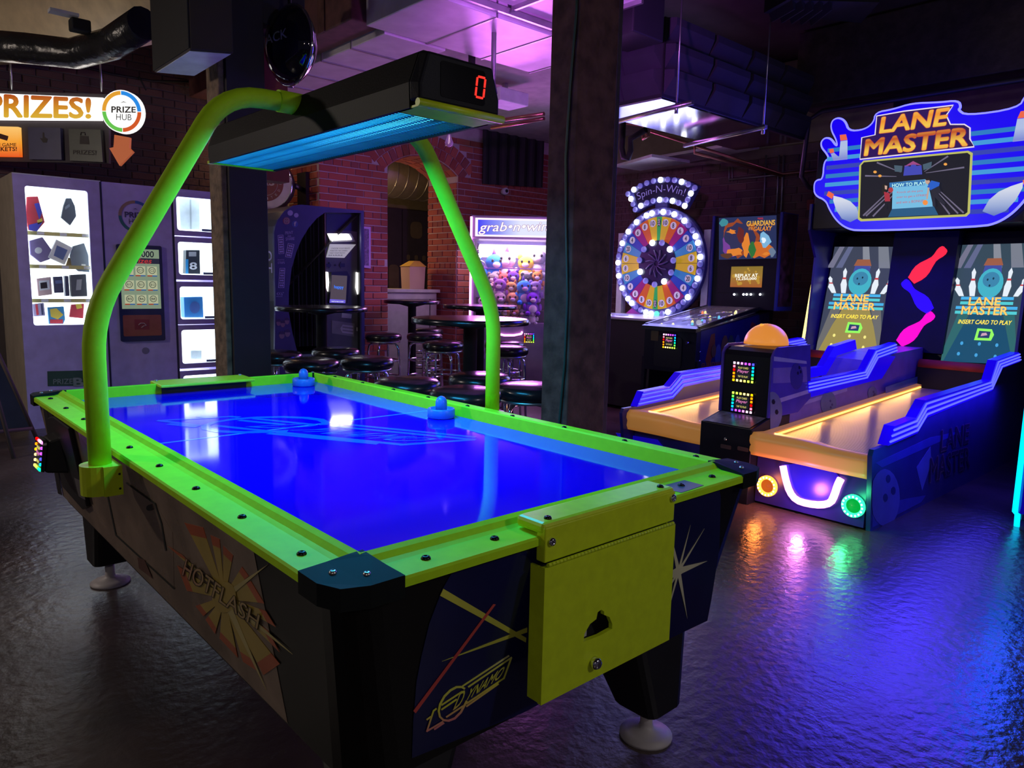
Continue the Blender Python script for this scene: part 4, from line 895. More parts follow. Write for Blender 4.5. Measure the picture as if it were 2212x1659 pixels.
kp('instruction_plate', [(713, 527), (769, 528), (744, 557), (705, 556)], mat('plate_white', (.6, .6, .6), .5, emit=(.7, .7, .7), es=.35), .085, .01)
for k, y in enumerate((535, 540, 545, 550)): tpx(PB, ('CHOOSE YOUR PRINTS', 'POSE FOR THE CAMERA', 'TAKE YOUR PHOTO', 'SHARE')[k], [(715-k*2, y+3), (755-k*5, y+3), (756-k*5, y), (716-k*2, y)], .083, mat('plate_ink', (.15, .15, .17), .6), off=0)
for k, q in enumerate(([(705, 570), (711, 570), (711, 566), (716, 573), (711, 580), (711, 577), (705, 577)], [(745, 569), (737, 569), (737, 565), (733, 573), (737, 580), (737, 577), (745, 577)])): kp('arrow_mark', q, M_pbk, .092, .004)
MB().lathe([(.008, 0), (.008, .006)], (b2(725, 573, .092)[0], .096, b2(725, 573, .092)[1]), (0, -1, 0), 12).build('camera_eye', M_pbk, PB)
kp('monitor_bezel', [(716, 588), (750, 586), (756, 598), (751, 655), (711, 655)], M_pbk, .07, .03)
kp('monitor', [(717, 594), (750, 596), (747, 653), (713, 652)], glow('monitor_dim', (.10, .075, .10), .8), .067, .003)
tpx(PB, 'happy', [(722, 625), (742, 626), (742, 617), (722, 616)], .064, glow('monitor_blue', (.04, .2, 1), 1.2)); kp('monitor_bar', [(713, 646), (746, 648), (746, 655), (712, 654)], glow('monitor_violet', (.16, .12, .75), .9), .064, .001); tpx(PB, 'touch screen to start', [(716, 652), (742, 653), (742, 650), (716, 649)], .061, glow('monitor_text', (.9, .9, 1), 1))
for q in ([(704, 587), (709, 588), (711, 610), (709, 630), (705, 622)], [(770, 588), (776, 590), (777, 620), (773, 636), (769, 622)]): kp('side_light', q, glow('side_white', (1, .97, .9), 2.5), .084, .012)
kp('coin_label', [(739, 676), (760, 679), (759, 688), (738, 686)], mat('label_pale', (.45, .45, .45), .5)); kp('notice', [(717, 692), (766, 699), (765, 727), (717, 720)], mat('notice_grey', (.22, .22, .22), .5))
for k in range(3): kp('notice_line', [(740, 701+7*k), (763, 704+7*k), (763, 708+7*k), (740, 705+7*k)], mat('label_pale', (.45, .45, .45), .5), .092, .002)
kp('notice_arrow', [(735, 710), (740, 702), (740, 720)], MATS['label_pale'], .092, .002); kp('tag', [(770, 707), (779, 708), (779, 716), (770, 715)], MATS['label_pale'])
# print on the front panel
M_pp = mat('booth_print', (.36, .3, .6), .5); M_pk = mat('booth_print_dark', (.05, .03, .09), .5)
for s_, q in (('PRINT', [(616, 507), (633, 505), (633, 499), (616, 500)]), ('AND', [(621, 513), (629, 512), (629, 508), (621, 508)]), ('SHARE', [(617, 520), (636, 518), (636, 512), (617, 513)]), ('PHOTO', [(600, 563), (614, 563), (614, 560), (600, 560)]), ('STRIPS', [(600, 570), (615, 570), (615, 565), (600, 565)]), ('4X6"', [(597, 638), (614, 638), (613, 631), (597, 631)]), ('PRINTS', [(597, 642), (610, 642), (610, 639), (597, 639)])): tpx(PB, s_, q, -.002, M_pp)
def strip(q, n, nm='photo_strip'):
    pdecal(PB, nm, q, -.002, M_pp)
    a, b, c, d = map(Vector, q)
    for k in range(n):
        t0, t1 = (k+.12)/n, (k+.88)/n
        f_ = lambda u, t: tuple((a.lerp(d, t)).lerp(b.lerp(c, t), u))
        pdecal(PB, 'photo', [f_(.12, t0), f_(.88, t0), f_(.88, t1), f_(.12, t1)], -.003, M_pk, .0008)
        for u in (.35, .66): m_ = f_(u, (t0+t1)/2); pdecal(PB, 'face', [(m_[0]+2.2*math.cos(i), m_[1]+2.6*math.sin(i)) for i in range(6)], -.004, M_pp, .0006)
strip([(600, 508), (612, 507), (614, 548), (602, 549)], 4); strip([(622, 525), (636, 528), (629, 557), (616, 555)], 3); strip([(604, 579), (616, 579), (614, 622), (601, 622)], 4)
for cxp, cyp, r_, m_ in ((627, 460, 6, M_pp), (640, 465, 5, M_pp), (619, 477, 8, mat('icon_rose', (.30, .08, .16), .5)), (637, 484, 7, mat('icon_blue', (.05, .07, .32), .5))):
    pdecal(PB, 'icon_disc', [(cxp+r_*math.cos(i*PI/8), cyp+r_*math.sin(i*PI/8)) for i in range(16)], -.002, m_)
cx_, cz_ = b2(619, 477, -.004); MB().tube([(x, -.004, z) for x, z in rrect(cx_-.02, cx_+.02, cz_-.022, cz_+.022, .008)], .002, 5, True).build('camera_icon', mat('icon_white', (.45, .4, .5), .5), PB)
MB().tube([(x, -.004, z) for x, z in ell(cx_, cz_, .009, .009, 12)], .002, 5, True).build('camera_icon', MATS['icon_white'], PB)
tpx(PB, 'f', [(635, 488), (640, 488), (640, 479), (635, 479)], -.004, MATS['icon_white'], off=.04)
skin = mat('photo_skin', (.24, .15, .2), .6)
for cxp, cyp, rx, ry in ((602, 697, 5, 7), (611, 700, 5, 7), (620, 694, 5, 7), (609, 724, 6, 8), (621, 720, 6, 8)):
    pdecal(PB, 'portrait', [(cxp+rx*math.cos(i*PI/6), cyp+ry*math.sin(i*PI/6)) for i in range(12)], -.002, skin)
    pdecal(PB, 'portrait_hair', [(cxp+rx*1.05*math.cos(i*PI/6), cyp-2-ry*.9*math.sin(i*PI/6)) for i in range(7)], -.003, M_pk, .0006)
f_ = lambda y, z: (xl-.002, y, z)
for s_, z in (('PHOTO', 1.42), ('BOOTH', 1.31)): text(PB, s_, bil(f_(.62, z), f_(.05, z), f_(.05, z+.085), f_(.62, z+.085)), M_pp, off=.03)
MB().box(b2(640, 735, .3)[0], kx0-.01, .2, .6, .5, .53).build('bench', mat('bench_grey', (.35, .34, .33), .3), PB)
# strip poster beside it
ps = thing('framed_poster', 'narrow framed photo strip poster on the brick wall beside the booth', 'poster', tuple(ony(793, 578, 6.27)))
q = [ony(786, 489, 6.27), ony(801, 490, 6.27), ony(801, 580, 6.27), ony(786, 578, 6.27)]; MB().loft(q, [p+Vector((0, .025, 0)) for p in q]).build('frame', mat('poster_frame', (.45, .32, .62), .4), ps, world=True)
q = [ony(788, 494, 6.265), ony(797, 495, 6.265), ony(797, 574, 6.265), ony(788, 573, 6.265)]; MB().loft(q, [p+Vector((0, .004, 0)) for p in q]).build('print', mat('poster_print', (.12, .08, .2), .5, var=(40, .6)), ps, world=True)

# ---------------------------------------------------------------- beyond the arch
BC = thing('bar_counter', 'pale grey bar counter standing in the brick archway', 'counter', (4.6, 6.75, 0))
Mctr = mat('counter_grey', (.42, .40, .40), .5)
MB().box(4.16, 5.06, 6.62, 7.2, 0, 1.12).build('front', Mctr, BC, world=True)
MB().box(4.14, 5.09, 6.58, 7.25, 1.12, 1.16).build('top', Mctr, BC, world=True, bevel=.005)
MB().box(4.95, 4.965, 6.612, 6.62, .05, 1.08).build('panel_groove', mat('counter_dark', (.12, .11, .12), .6), BC, world=True)
MB().box(4.2, 5.04, 6.61, 6.62, 1.04, 1.1).build('moulding', Mctr, BC, world=True)
CD = thing('snack_dispenser', 'clear snack dispenser with yellow lid on the bar counter', 'dispenser', (4.86, 6.85, 1.16))
MB().loft([(-.11, -.09, 0), (.11, -.09, 0), (.11, .09, 0), (-.11, .09, 0)], [(-.12, -.1, .28), (.12, -.1, .28), (.12, .1, .28), (-.12, .1, .28)]).build('tub', mat('tub_clear', (.7, .5, .38), .2, alpha=.75), CD)
MB().loft([(-.13, -.11, .28), (.13, -.11, .28), (.13, .11, .28), (-.13, .11, .28)], [(-.02, -.06, .35), (.06, -.06, .35), (.06, .06, .35), (-.02, .06, .35)]).build('lid', mat('lid_yellow', (.75, .5, .08), .4), CD)
MB().box(-.1, .1, -.08, .08, .005, .08).build('snacks', mat('snacks_brown', (.25, .09, .04), .7, var=(60, .5)), CD)
bw = MB().box(3.4, 8, 8.9, 9.0, 0, 3.6).build('wall_far', mat('far_wall', (.2, .17, .11), .8), kind='structure', label='tan wall of the room beyond the arch')
for i in range(4):
    x = 4.6+i*.72
    pn = MB().box(x, x+.7, 8.84, 8.9, 0, 2.35).build('far_panel', mat('far_panel_dark', (.05, .04, .07), .5), bw)
    for (u, z, a, b) in ((.25, 2.05, .11, .13), (.1, 1.62, .03, .04), (.25, 1.62, .03, .04), (.4, 1.62, .03, .04), (.1, 1.48, .03, .04), (.25, 1.48, .03, .04), (.28, 1.1, .12, .22), (.55, 1.3, .09, .2), (.3, .6, .12, .16)):
        MB().prism(rrect(x+u-a, x+u+a, z-b, z+b, min(a, b)*.7), 'y', 8.83, 8.84).build('cutout', mat('far_cut', (.14, .11, .09), .6), pn)
rd_ = thing('round_duct', 'large round spiral metal duct beyond the arch', 'duct', (5.5, 8.2, 2.6))
mb = MB(); mb.cyl((3.6, 8.1, 2.78), (8, 8.1, 2.78), .36, 28); mb.build('pipe', mat('spiral_duct', (.5, .45, .36), .35, metal=.8), rd_, world=True)
for i in range(24): MB().tube([(3.7+i*.17, 8.1+.364*math.cos(t), 2.78+.364*math.sin(t)) for t in [2*PI*k/24 for k in range(24)]], .006, 5, True).build('seam', M_steel, rd_, world=True)
for x in (4.2, 6.2): MB().cyl((x, 8.1, 3.12), (x, 8.1, 3.62), .01, 6).build('hanger_rod', M_steel, rd_, world=True)
lamp('back_room_lamp', 'POINT', (4.3, 7.55, 1.88), (1, .62, .3), 26, .15); lamp('back_room_lamp', 'POINT', (2.6, 6.75, 2.5), (1, .62, .32), 3, .1)
wl = thing('added_wall_lamp', 'small added warm lamp hidden on the brick wall behind the photo booth', 'lamp', (2.6, 6.85, 2.5)); MB().ball((0, 0, 0), .05).build('globe', glow('globe_warm2', (1, .7, .4), 2), wl); MB().cyl((0, .03, 0), (0, .2, 0), .015, 8).build('arm', M_matte, wl)  # unseen fixture added to hold the warm light behind the booth
bk = thing('room_lamp', 'small warm globe lamp in the room beyond the arch', 'lamp', (4.3, 7.55, 1.98)); MB().ball((0, 0, 0), .06).build('globe', glow('globe_warm', (1, .7, .4), 3), bk); MB().cyl((0, 0, .05), (0, 0, 1.6), .006, 6).build('cord', M_matte, bk)

# ---------------------------------------------------------------- bar tables and stools
M_top = mat('table_top', (.02, .018, .018), .22); M_edge = mat('table_edge', (.06, .06, .07), .2, metal=.8)
def bar_table(x, y, z, R, label):
    t = thing('bar_table', label, 'table', (x, y, 0), 0, 'tall round bar tables')
    MB().lathe([(R-.004, z-.03), (R-.004, z), (R-.012, z+.001), (.001, z+.001)], n=40).build('top', M_top, t)
    MB().lathe([(R-.003, z-.036), (R, z-.034), (R, z-.003), (R-.003, z-.001)], n=40, cap=False).build('edge_band', M_edge, t)
    MB().lathe([(.045, .03), (.045, z-.07), (.16, z-.04), (.16, z-.03)], n=24).build('column', M_matte, t)
    MB().lathe([(.25, 0), (.25, .012), (.2, .03), (.05, .05)], n=30).build('base', M_matte, t)
bar_table(2.45, 4.69, 1.037, .38, 'round black bar table in front of the photo booth'); bar_table(2.5, 2.77, 1.037, .38, 'large round black bar table nearest the timber pillar')
bar_table(4.16, 5.85, 1.05, .31, 'small round bar table in front of the brick archway'); bar_table(4.26, 4.79, 1.037, .375, 'round bar table in front of the plush claw machine')
M_seat = mat('black_vinyl', (.014, .013, .015), .26, coat=.2)
def make_stool():
    s = thing('bar_stool', '', 'stool', (0, 0, 0), 0, 'black round bar stools')
    MB().lathe([(.02, .65), (.165, .65), (.183, .662), (.188, .685), (.183, .708), (.165, .723), (.1, .734), (.02, .735)], n=32).build('seat', M_seat, s)
    MB().lathe([(.15, .632), (.17, .635), (.17, .65)], n=28).build('swivel_ring', M_steel, s)
    for k in range(4):
        a = PI/4+k*PI/2; c, d = math.cos(a), math.sin(a)
        MB().tube([(.03*c, .03*d, .625), (.12*c, .12*d, .622), (.148*c, .148*d, .60), (.158*c, .158*d, .56), (.185*c, .185*d, .012)], .0115, 8).build('leg', M_chrome, s)
        MB().cyl((.185*c, .185*d, 0), (.186*c, .186*d, .02), .016, 8).build('foot', M_matte, s)
    for z, r in ((.28, .173), (.45, .164)): MB().tube([(r*math.cos(t), r*math.sin(t), z) for t in [2*PI*i/28 for i in range(28)]], .009, 8, True).build('foot_ring', M_chrome, s)
    return s
st0 = make_stool()
ST = [(597, 757, 'black bar stool partly hidden behind the left timber pillar'), (672, 773, 'front black stool below the booth table, left one'), (725, 750, 'black stool tucked behind the booth table column'), (793, 769, 'front black stool right of the booth table'),
      (None, (3.58, 5.52), 'far black stool against the red brick pier'), (None, (3.97, 5.34), 'black stool in front of the archway table column'), (None, (4.46, 5.98), 'farthest black stool under the archway table'), (958, 736, 'black stool left of the largest table column'),
      (None, (3.7, 3.75), 'black stool in front of the claw machine with purple sheen'), (None, (4.02, 4.14), 'black stool half hidden behind the claw machine stool'), (1036, 805, 'black stool just behind the largest table column'), (880, 815, 'black stool behind the right hockey rail, left of three'), (1006, 836, 'black stool nearest the right hockey rail below the largest table'), (1146, 827, 'black stool half hidden by the tall timber pillar')]
for i, s_ in enumerate(ST):
    if s_[0] is None: p = Vector((*s_[1], 0)); lab = s_[2]
    else: p = onz(s_[0], s_[1], .735); lab = s_[2]
    if i == 0: st0.location = (p.x, p.y, 0); st0.rotation_euler.z = .3; st0['label'] = lab
    else: copy_tree(st0, (p.x, p.y, 0), random.uniform(0, 1.5), lab)

# ================================================================== CLAW MACHINE
CL = thing('claw_machine', 'pink lit plush claw machine in the room corner', 'arcade machine', (5.23, 5.42, 0), YAW-PI/2)
def l2(x, y, ly=0): return LP(CL, x, y, ly)
Mcb = mat('claw_body', (.30, .22, .38), .4); Mpk = glow('neon_pink', (1, .35, .95), 4); hw_ = .46
ztop = l2(1100, 466)[1]; zm0 = l2(1100, 515)[1]; zw1 = l2(1100, 520)[1]; zw0 = l2(1100, 696)[1]
MB().box(-hw_, hw_, 0, .75, 0, zw0).build('cabinet', Mcb, CL, bevel=.008)
MB().box(-hw_, hw_, 0, .75, zm0, ztop).build('header', mat('claw_header', (.25, .2, .32), .3), CL, bevel=.008)
MB().box(-hw_, hw_, .73, .75, zw0, zm0).build('back_wall', mat('claw_back', (.3, .25, .6), .4), CL)
for x in (-hw_, hw_-.035):
    for y in (0, .69): MB().box(x, x+.035, y, y+.04, zw0, zm0).build('corner_post', Mcb, CL)
MB().box(-hw_-.012, -hw_+.012, -.03, 0, l2(1009, 690)[1], l2(1009, 468)[1]).build('neon_strip', Mpk, CL)
MB().box(hw_-.012, hw_+.012, -.03, 0, l2(1009, 690)[1], l2(1009, 468)[1]).build('neon_strip', Mpk, CL)
MB().box(-hw_+.06, hw_-.03, .5, .72, zw1-.17, zw1-.02).build('light_panel', glow('claw_white', (1, .82, 1), 2.4), CL)
mz0, mz1 = l2(1100, 508)[1], l2(1100, 476)[1]
decal(CL, 'sign_frame', [(-hw_+.045, mz0-.02), (hw_-.02, mz0-.02), (hw_-.02, mz1+.02), (-hw_+.045, mz1+.02)], -.012, glow('sign_pale', (1, .7, 1), 1.4), .012)
decal(CL, 'sign', [(-hw_+.075, mz0), (hw_-.04, mz0), (hw_-.04, mz1), (-hw_+.075, mz1)], -.016, ramp_mat('claw_sign', 'X', -.4, .1, ((.02, .03, .9), (.25, .3, .9), (.75, .8, .95)), 1.0), .004)
for s_, off, m_, ly in (('grab•n•win', .03, glow('sign_outline', (.3, .02, .25), .8), -.018), ('grab•n•win', -.002, glow('sign_letters', (1, .95, 1), 2), -.021)):
    tpx(CL, s_, [(1034, 506), (1184, 505), (1184, 479), (1034, 481)], ly, m_, shear=.25, off=off)
MB().box(-hw_, hw_, -.01, .0, zm0-.012, zm0+.004).build('sill', mat('sill_pink', (.7, .5, .75), .2), CL)
MB().box(-hw_+.035, hw_-.035, .0, .005, zw0, zw1).build('glass', mat('clear_glass', (1, 1, 1), .02, alpha=.05), CL)
MB().box(-hw_+.035, hw_-.035, -.004, .0, l2(1100, 579)[1], l2(1100, 581)[1]).build('glass_joint', mat('joint_pale', (.7, .5, .9), .2), CL)
gx, gz = l2(1033, 560, .35)
cw = MB(); cw.cyl((gx, .35, gz+.03), (gx, .35, zw1-.02), .012, 8); cw.lathe([(.03, 0), (.045, .03), (.03, .07)], (gx, .35, gz-.02), n=12); cw.build('claw_head', M_chrome, CL)
for k in range(3):
    a = k*2.1; MB().tube([(gx, .35, gz), (gx+.08*math.cos(a), .35+.08*math.sin(a), gz-.04), (gx+.07*math.cos(a), .35+.07*math.sin(a), gz-.1), (gx+.03*math.cos(a), .35+.03*math.sin(a), gz-.12)], .008, 6).build('claw_finger', M_chrome, CL)
MB().tube([(x, -.02, z) for x, z in (l2(1072, 715), l2(1075, 721), l2(1090, 724), l2(1110, 724), l2(1126, 721), l2(1128, 716))], .012, 8).build('neon_smile', glow('neon_magenta', (1, .3, .8), 3.5), CL)
pdecal(CL, 'control_panel', [(1068, 704), (1132, 704), (1130, 722), (1110, 728), (1088, 728), (1072, 722)], -.01, mat('panel_mauve', (.4, .3, .5), .4), .01)
pdecal(CL, 'grille', [(1034, 704), (1046, 706), (1046, 724), (1036, 724)], -.002, M_black); pdecal(CL, 'prize_door', [(1034, 735), (1048, 735), (1048, 775), (1034, 775)], -.003, mat('door_pink', (.6, .35, .65), .4)); pdecal(CL, 'crown_mark', [(1034, 768), (1033, 758), (1037, 762), (1040, 755), (1043, 762), (1047, 758), (1046, 768)], -.005, mat('crown', (.45, .1, .35), .5))
x_, z_ = l2(1143, 730); reader(CL, (x_, -.001, z_), (1, 0, 0), (0, 0, 1), .125, .115, 2)
lamp('claw_inside', 'AREA', tuple(WM(CL) @ Vector((0, .33, zw1-.02))), (1, .72, 1), 16, .7, .4, aim=tuple(WM(CL) @ Vector((0, .3, 0))), parent=CL)
lamp('claw_front', 'AREA', tuple(WM(CL) @ Vector((0, -.05, 1.7))), (.75, .16, 1), 32, .8, .5, aim=tuple(WM(CL) @ Vector((0, -2, 1.25))), parent=CL)
# tiers the plush sit on
tz = [l2(1100, 690, .1)[1]-.0, l2(1100, 655, .3)[1], l2(1100, 612, .55)[1]]
MB().box(-hw_+.04, hw_-.04, .02, .2, zw0, zw0+.02).box(-hw_+.04, hw_-.04, .2, .4, zw0, zw0+.13).box(-hw_+.04, hw_-.04, .4, .72, zw0, zw0+.27).build('prize_bed', M_matte, CL)
def plush(px, py, ly, col, sc, kind, label):
    x, z = LP(CL, px, py, ly); base = WM(CL) @ Vector((x, ly, z-.1*sc*1.15))
    p = thing('plush_toy', label, 'plush toy', tuple(base), YAW-PI/2+random.uniform(-.3, .3), 'plush toys in the claw machine')
    m = mat('plush_%02d%02d%02d' % tuple(int(c*99) for c in col), col, .95, bump=(90, .5, .01)); lt = mat('plush_pale', (.75, .6, .68), .95); dk_ = M_black
    z0 = .0; s = .125*sc
    MB().ball((0, 0, s*.55), s*.62, (1, .9, .95), 12, 8).build('body', m, p); MB().ball((0, -s*.5, s*.55), s*.36, (1, .4, 1), 10, 6).build('belly', lt, p)
    h = MB().ball((0, -s*.1, s*1.45), s*.58, (1.05, .95, .92), 12, 8).build('head', m, p)
    MB().ball((0, -s*.58, s*1.3), s*.24, (1.1, .7, .8), 10, 6).build('muzzle', lt, p)
    for k in (-1, 1):
        if kind == 'bear': MB().ball((k*s*.45, 0, s*1.9), s*.2, (1, .6, 1), 8, 6).build('ear', m, p)
        elif kind == 'rabbit': MB().ball((k*s*.25, 0, s*2.2), s*.18, (.8, .5, 2.4), 8, 6).build('ear', m, p)
        elif kind == 'cat': MB().lathe([(s*.2, 0), (.002, s*.4)], (k*s*.36, 0, s*1.85), (k*.25, 0, 1), 8).build('ear', m, p)
        elif kind == 'mouse': MB().ball((k*s*.72, 0, s*1.75), s*.38, (1, .35, 1), 10, 6).build('ear', lt, p)
        MB().ball((k*s*.26, -s*.58, s*1.55), s*.09, (1, .6, 1.2), 8, 6).build('eye', dk_, p)
        MB().ball((k*s*.66, -s*.25, s*.7), s*.2, (.8, .8, 1.6), 8, 6).build('arm', m, p)
        MB().ball((k*s*.42, -s*.55, s*.2), s*.25, (.9, 1.2, .8), 8, 6).build('leg', m, p)
    if kind == 'horn':
        for k in range(3): MB().lathe([(s*.14, 0), (.002, s*.42)], (0, s*.1+k*s*.2, s*1.95-k*s*.12), (0, .3, 1), 8).build('crest', mat('crest_violet', (.12, .05, .45), .8), p)
PL = [(1068, 585, .42, (.03, .22, .75), 1.5, 'horn', 'large bright blue crested plush at the top of the pile'), (1094, 580, .44, (.75, .5, .62), 1.5, 'horn', 'large white crested plush beside the big blue one'), (1136, 584, .42, (.8, .58, .05), 1.3, 'bear', 'yellow plush bear at the top of the pile'), (1162, 572, .44, (.5, .48, .6), 1.35, 'mouse', 'pale grey plush with big round ears, top right'),
      (1048, 600, .5, (.16, .06, .5), 1.0, 'cat', 'dark violet plush at the left edge of the pile'), (1066, 614, .3, (.3, .24, .26), 1.0, 'bear', 'grey brown plush below the big blue one'), (1088, 612, .3, (.6, .12, .1), .95, 'cat', 'red plush in the middle of the pile'), (1108, 610, .3, (.14, .04, .4), 1.0, 'cat', 'deep violet plush in the middle of the pile'), (1138, 616, .3, (.03, .03, .05), 1.0, 'bear', 'black plush below the yellow bear'), (1160, 608, .3, (.6, .22, .05), .9, 'cat', 'orange and white plush at the right edge'),
      (1056, 632, .15, (.7, .42, .46), .85, 'bear', 'pink plush with a pale muzzle at the left'), (1080, 628, .12, (.34, .1, .5), 1.05, 'bear', 'purple plush with large dark eyes'), (1104, 632, .15, (.65, .26, .08), .95, 'cat', 'orange plush in front of the violet one'), (1131, 634, .1, (.04, .28, .75), 1.15, 'horn', 'bright blue crested plush at the front right'), (1156, 632, .12, (.28, .18, .55), 1.0, 'bear', 'lilac plush at the front right edge'),
      (1044, 660, .06, (.5, .38, .6), .8, 'rabbit', 'pale lilac rabbit at the front left'), (1079, 656, .06, (.42, .36, .33), 1.0, 'bear', 'beige plush bear at the front'), (1107, 656, .08, (.68, .34, .14), 1.0, 'cat', 'light orange plush at the front middle'), (1149, 658, .06, (.2, .05, .55), 1.1, 'bear', 'deep purple plush at the front right'),
      (1072, 684, .05, (.06, .45, .55), .7, 'bear', 'small cyan plush at the bottom'), (1093, 684, .05, (.65, .5, .12), .75, 'cat', 'small yellow plush at the bottom'), (1112, 683, .05, (.45, .22, .08), .75, 'bear', 'small brown plush at the bottom'), (1130, 684, .05, (.3, .27, .34), .7, 'bear', 'small grey plush at the bottom'), (1149, 685, .05, (.72, .7, .75), .75, 'bear', 'small white plush at the bottom right')]
for a in PL: plush(*a)
# ================================================================== PRIZE WHEEL
WH = thing('prize_wheel_game', 'tall spinning prize wheel game ringed with white bulbs', 'arcade machine', (6.2, 4.07, 0), -PI/2)
wx, wz = LP(WH, 1420, 569); 
M_wb = mat('wheel_board', (.05, .05, .22), .35); M_hub = mat('wheel_hub', (.02, .02, .07), .25)
MB().lathe([(.605, 0), (.605, .09)], (wx, .01, wz), (0, 1, 0), 56).build('rim', mat('wheel_rim', (.10, .10, .34), .3), WH)
wc = {'g': (.02, .35, .08), 'y': (.55, .36, .01), 'o': (.5, .09, .01), 'p': (.22, .01, .14), 'b': (.01, .04, .35), 'l': (.03, .2, .45)}
WMt = {k: mat('wheel_'+k, c, .35, emit=c, es=.5) for k, c in wc.items()}  # wedges glow in their own colour in place of light falling on them
seq = [('250', 'g'), ('10', 'y'), ('8', 'o'), ('6', 'p'), ('4', 'b'), ('10', 'l'), ('8', 'y'), ('6', 'y'), ('20', 'l'), ('4', 'b'), ('6', 'p'), ('8', 'o'), ('10', 'y')]*2
wd = [.55 if s[0] == '250' else 1 for s in seq]; tot = sum(wd); ang = PI/2+wd[0]/tot*PI
M_num = mat('number_white', (.75, .75, .8), .4, emit=(.7, .7, .8), es=.25); M_ink = mat('number_ink', (.03, .02, .06), .5)
for (s_, k), w_ in zip(seq, wd):
    da = w_/tot*2*PI; a0, a1 = ang-.006, ang-da+.006; am_ = ang-da/2; ang -= da
    o_ = ell(wx, wz, .505, .505, 5, a0, a1, False)+ell(wx, wz, .245, .245, 5, a1, a0, False)
    sg_ = MB().prism(o_, 'y', -.004, .01).build('wedge', WMt[k], WH)
    cx, cz = wx+.445*math.cos(am_), wz+.445*math.sin(am_); tilt = am_-PI/2
    rr = .04 if s_ != '250' else .03
    MB().prism(ell(cx, cz, rr if s_ != '250' else .022, rr if s_ != '250' else .045, 14), 'y', -.006, -.004).build('number_disc', M_num if s_ != '250' else M_ink, sg_)
    hh = .024 if s_ != '250' else .013; ww = (.012, .024, .034)[len(s_)-1] if s_ != '250' else .036
    def fm(u, v, cx=cx, cz=cz, hh=hh, ww=ww, t=(0 if s_ != '250' else PI/2)):
        a, b = (u*2-1)*ww, (v*2-1)*hh; return (cx+a*math.cos(t)-b*math.sin(t), -.008, cz+a*math.sin(t)+b*math.cos(t))
    text(sg_, s_, fm, M_ink if s_ != '250' else M_num, off=.02)
MB().lathe([(.25, -.012), (.25, .012)], (wx, 0, wz), (0, 1, 0), 40).build('hub', M_hub, WH)
for k in range(11):
    a = k*2*PI/11; MB().tube([(wx+.03*math.cos(a), -.02, wz+.03*math.sin(a)), (wx+.09*math.cos(a+.5), -.03, wz+.09*math.sin(a+.5)), (wx+.15*math.cos(a+.7), -.02, wz+.15*math.sin(a+.7))], .007, 6).build('hub_spoke', mat('hub_line', (.16, .12, .3), .3), WH)
M_on = glow('bulb_lit', (.88, .92, 1), 5); M_off = mat('bulb_unlit', (.35, .36, .72), .3, emit=(.18, .18, .75), es=.35); M_gr = glow('bulb_green', (.1, .9, .45), 2)
bulb = {}
def bulb_at(parent, x, z, r, m, ly=-.01):
    k = (round(r, 3), m.name)
    if k not in bulb:
        mb = MB(); mb.lathe([(r*.8, 0), (r, r*.3), (r*.95, r*.75), (r*.6, r*1.15), (.001, r*1.3)], (0, 0, 0), (0, -1, 0), 12, cap=False); bulb[k] = mb.mesh('bulb', m)
    o = bpy.data.objects.new('bulb', bulb[k]); COL.objects.link(o); o.parent = parent; o.location = (x, ly, z)
N_ = 46; lit = {1, 3, 5, 8, 9, 11, 14, 17, 21, 24, 25, 28, 29, 31, 33, 35, 38, 40, 42, 44, 45}
for i in range(N_):
    a = PI/2-i*2*PI/N_+.05; m_ = M_gr if i == 23 else (M_on if i in lit else M_off)
    bulb_at(WH, wx+.556*math.cos(a), wz+.556*math.sin(a), .032, m_, .008)
for i in range(11):
    a = PI/2-.3-i*2*PI/11; bulb_at(WH, wx+.232*math.cos(a), wz+.232*math.sin(a), .034, M_on if i in (1, 4, 7, 10) else M_off, -.012)
# arched sign on top
r1, r2, aw = .655, .925, .52
so_ = ell(wx, wz, r1, r1, 14, PI/2+aw, PI/2-aw, False)+ell(wx, wz, r2, r2, 14, PI/2-aw, PI/2+aw, False)
MB().prism(so_, 'y', .0, .08).build('arch_sign', mat('arch_sign', (.06, .06, .26), .3), WH)
MB().prism(ell(wx, wz, r1+.055, r1+.055, 12, PI/2+aw*.85, PI/2-aw*.85, False)+ell(wx, wz, r2-.055, r2-.055, 12, PI/2-aw*.85, PI/2+aw*.85, False), 'y', -.004, .0).build('sign_face', M_hub, WH)
def fa(u, v): a = PI/2+aw*.78-u*aw*1.56; r = r1+.085+v*.105; return (wx+r*math.cos(a), -.006, wz+r*math.sin(a))
text(WH, 'Spin-N-Win!', fa, glow('sign_tube', (.35, .25, .9), .7), off=-.012)
pts_ = []
for i in range(11): pts_.append((PI/2+aw-i*2*aw/10, r2-.028))
for i in range(1, 4): pts_.append((PI/2-aw*.97, r2-.028-i*.07))
for i in range(1, 9): pts_.append((PI/2-aw*.97+i*2*aw*.97/8, r1+.03))
for i in range(1, 3): pts_.append((PI/2+aw*.97, r1+.03+i*.07))
for i, (a, r) in enumerate(pts_): bulb_at(WH, wx+r*math.cos(a), wz+r*math.sin(a), .031, M_on if i in (1, 5, 8, 11, 13, 15, 17, 20, 23) else M_off, -.002)
MB().box(wx-.08, wx+.08, .02, .06, wz+.55, wz+.66).build('neck', M_wb, WH)
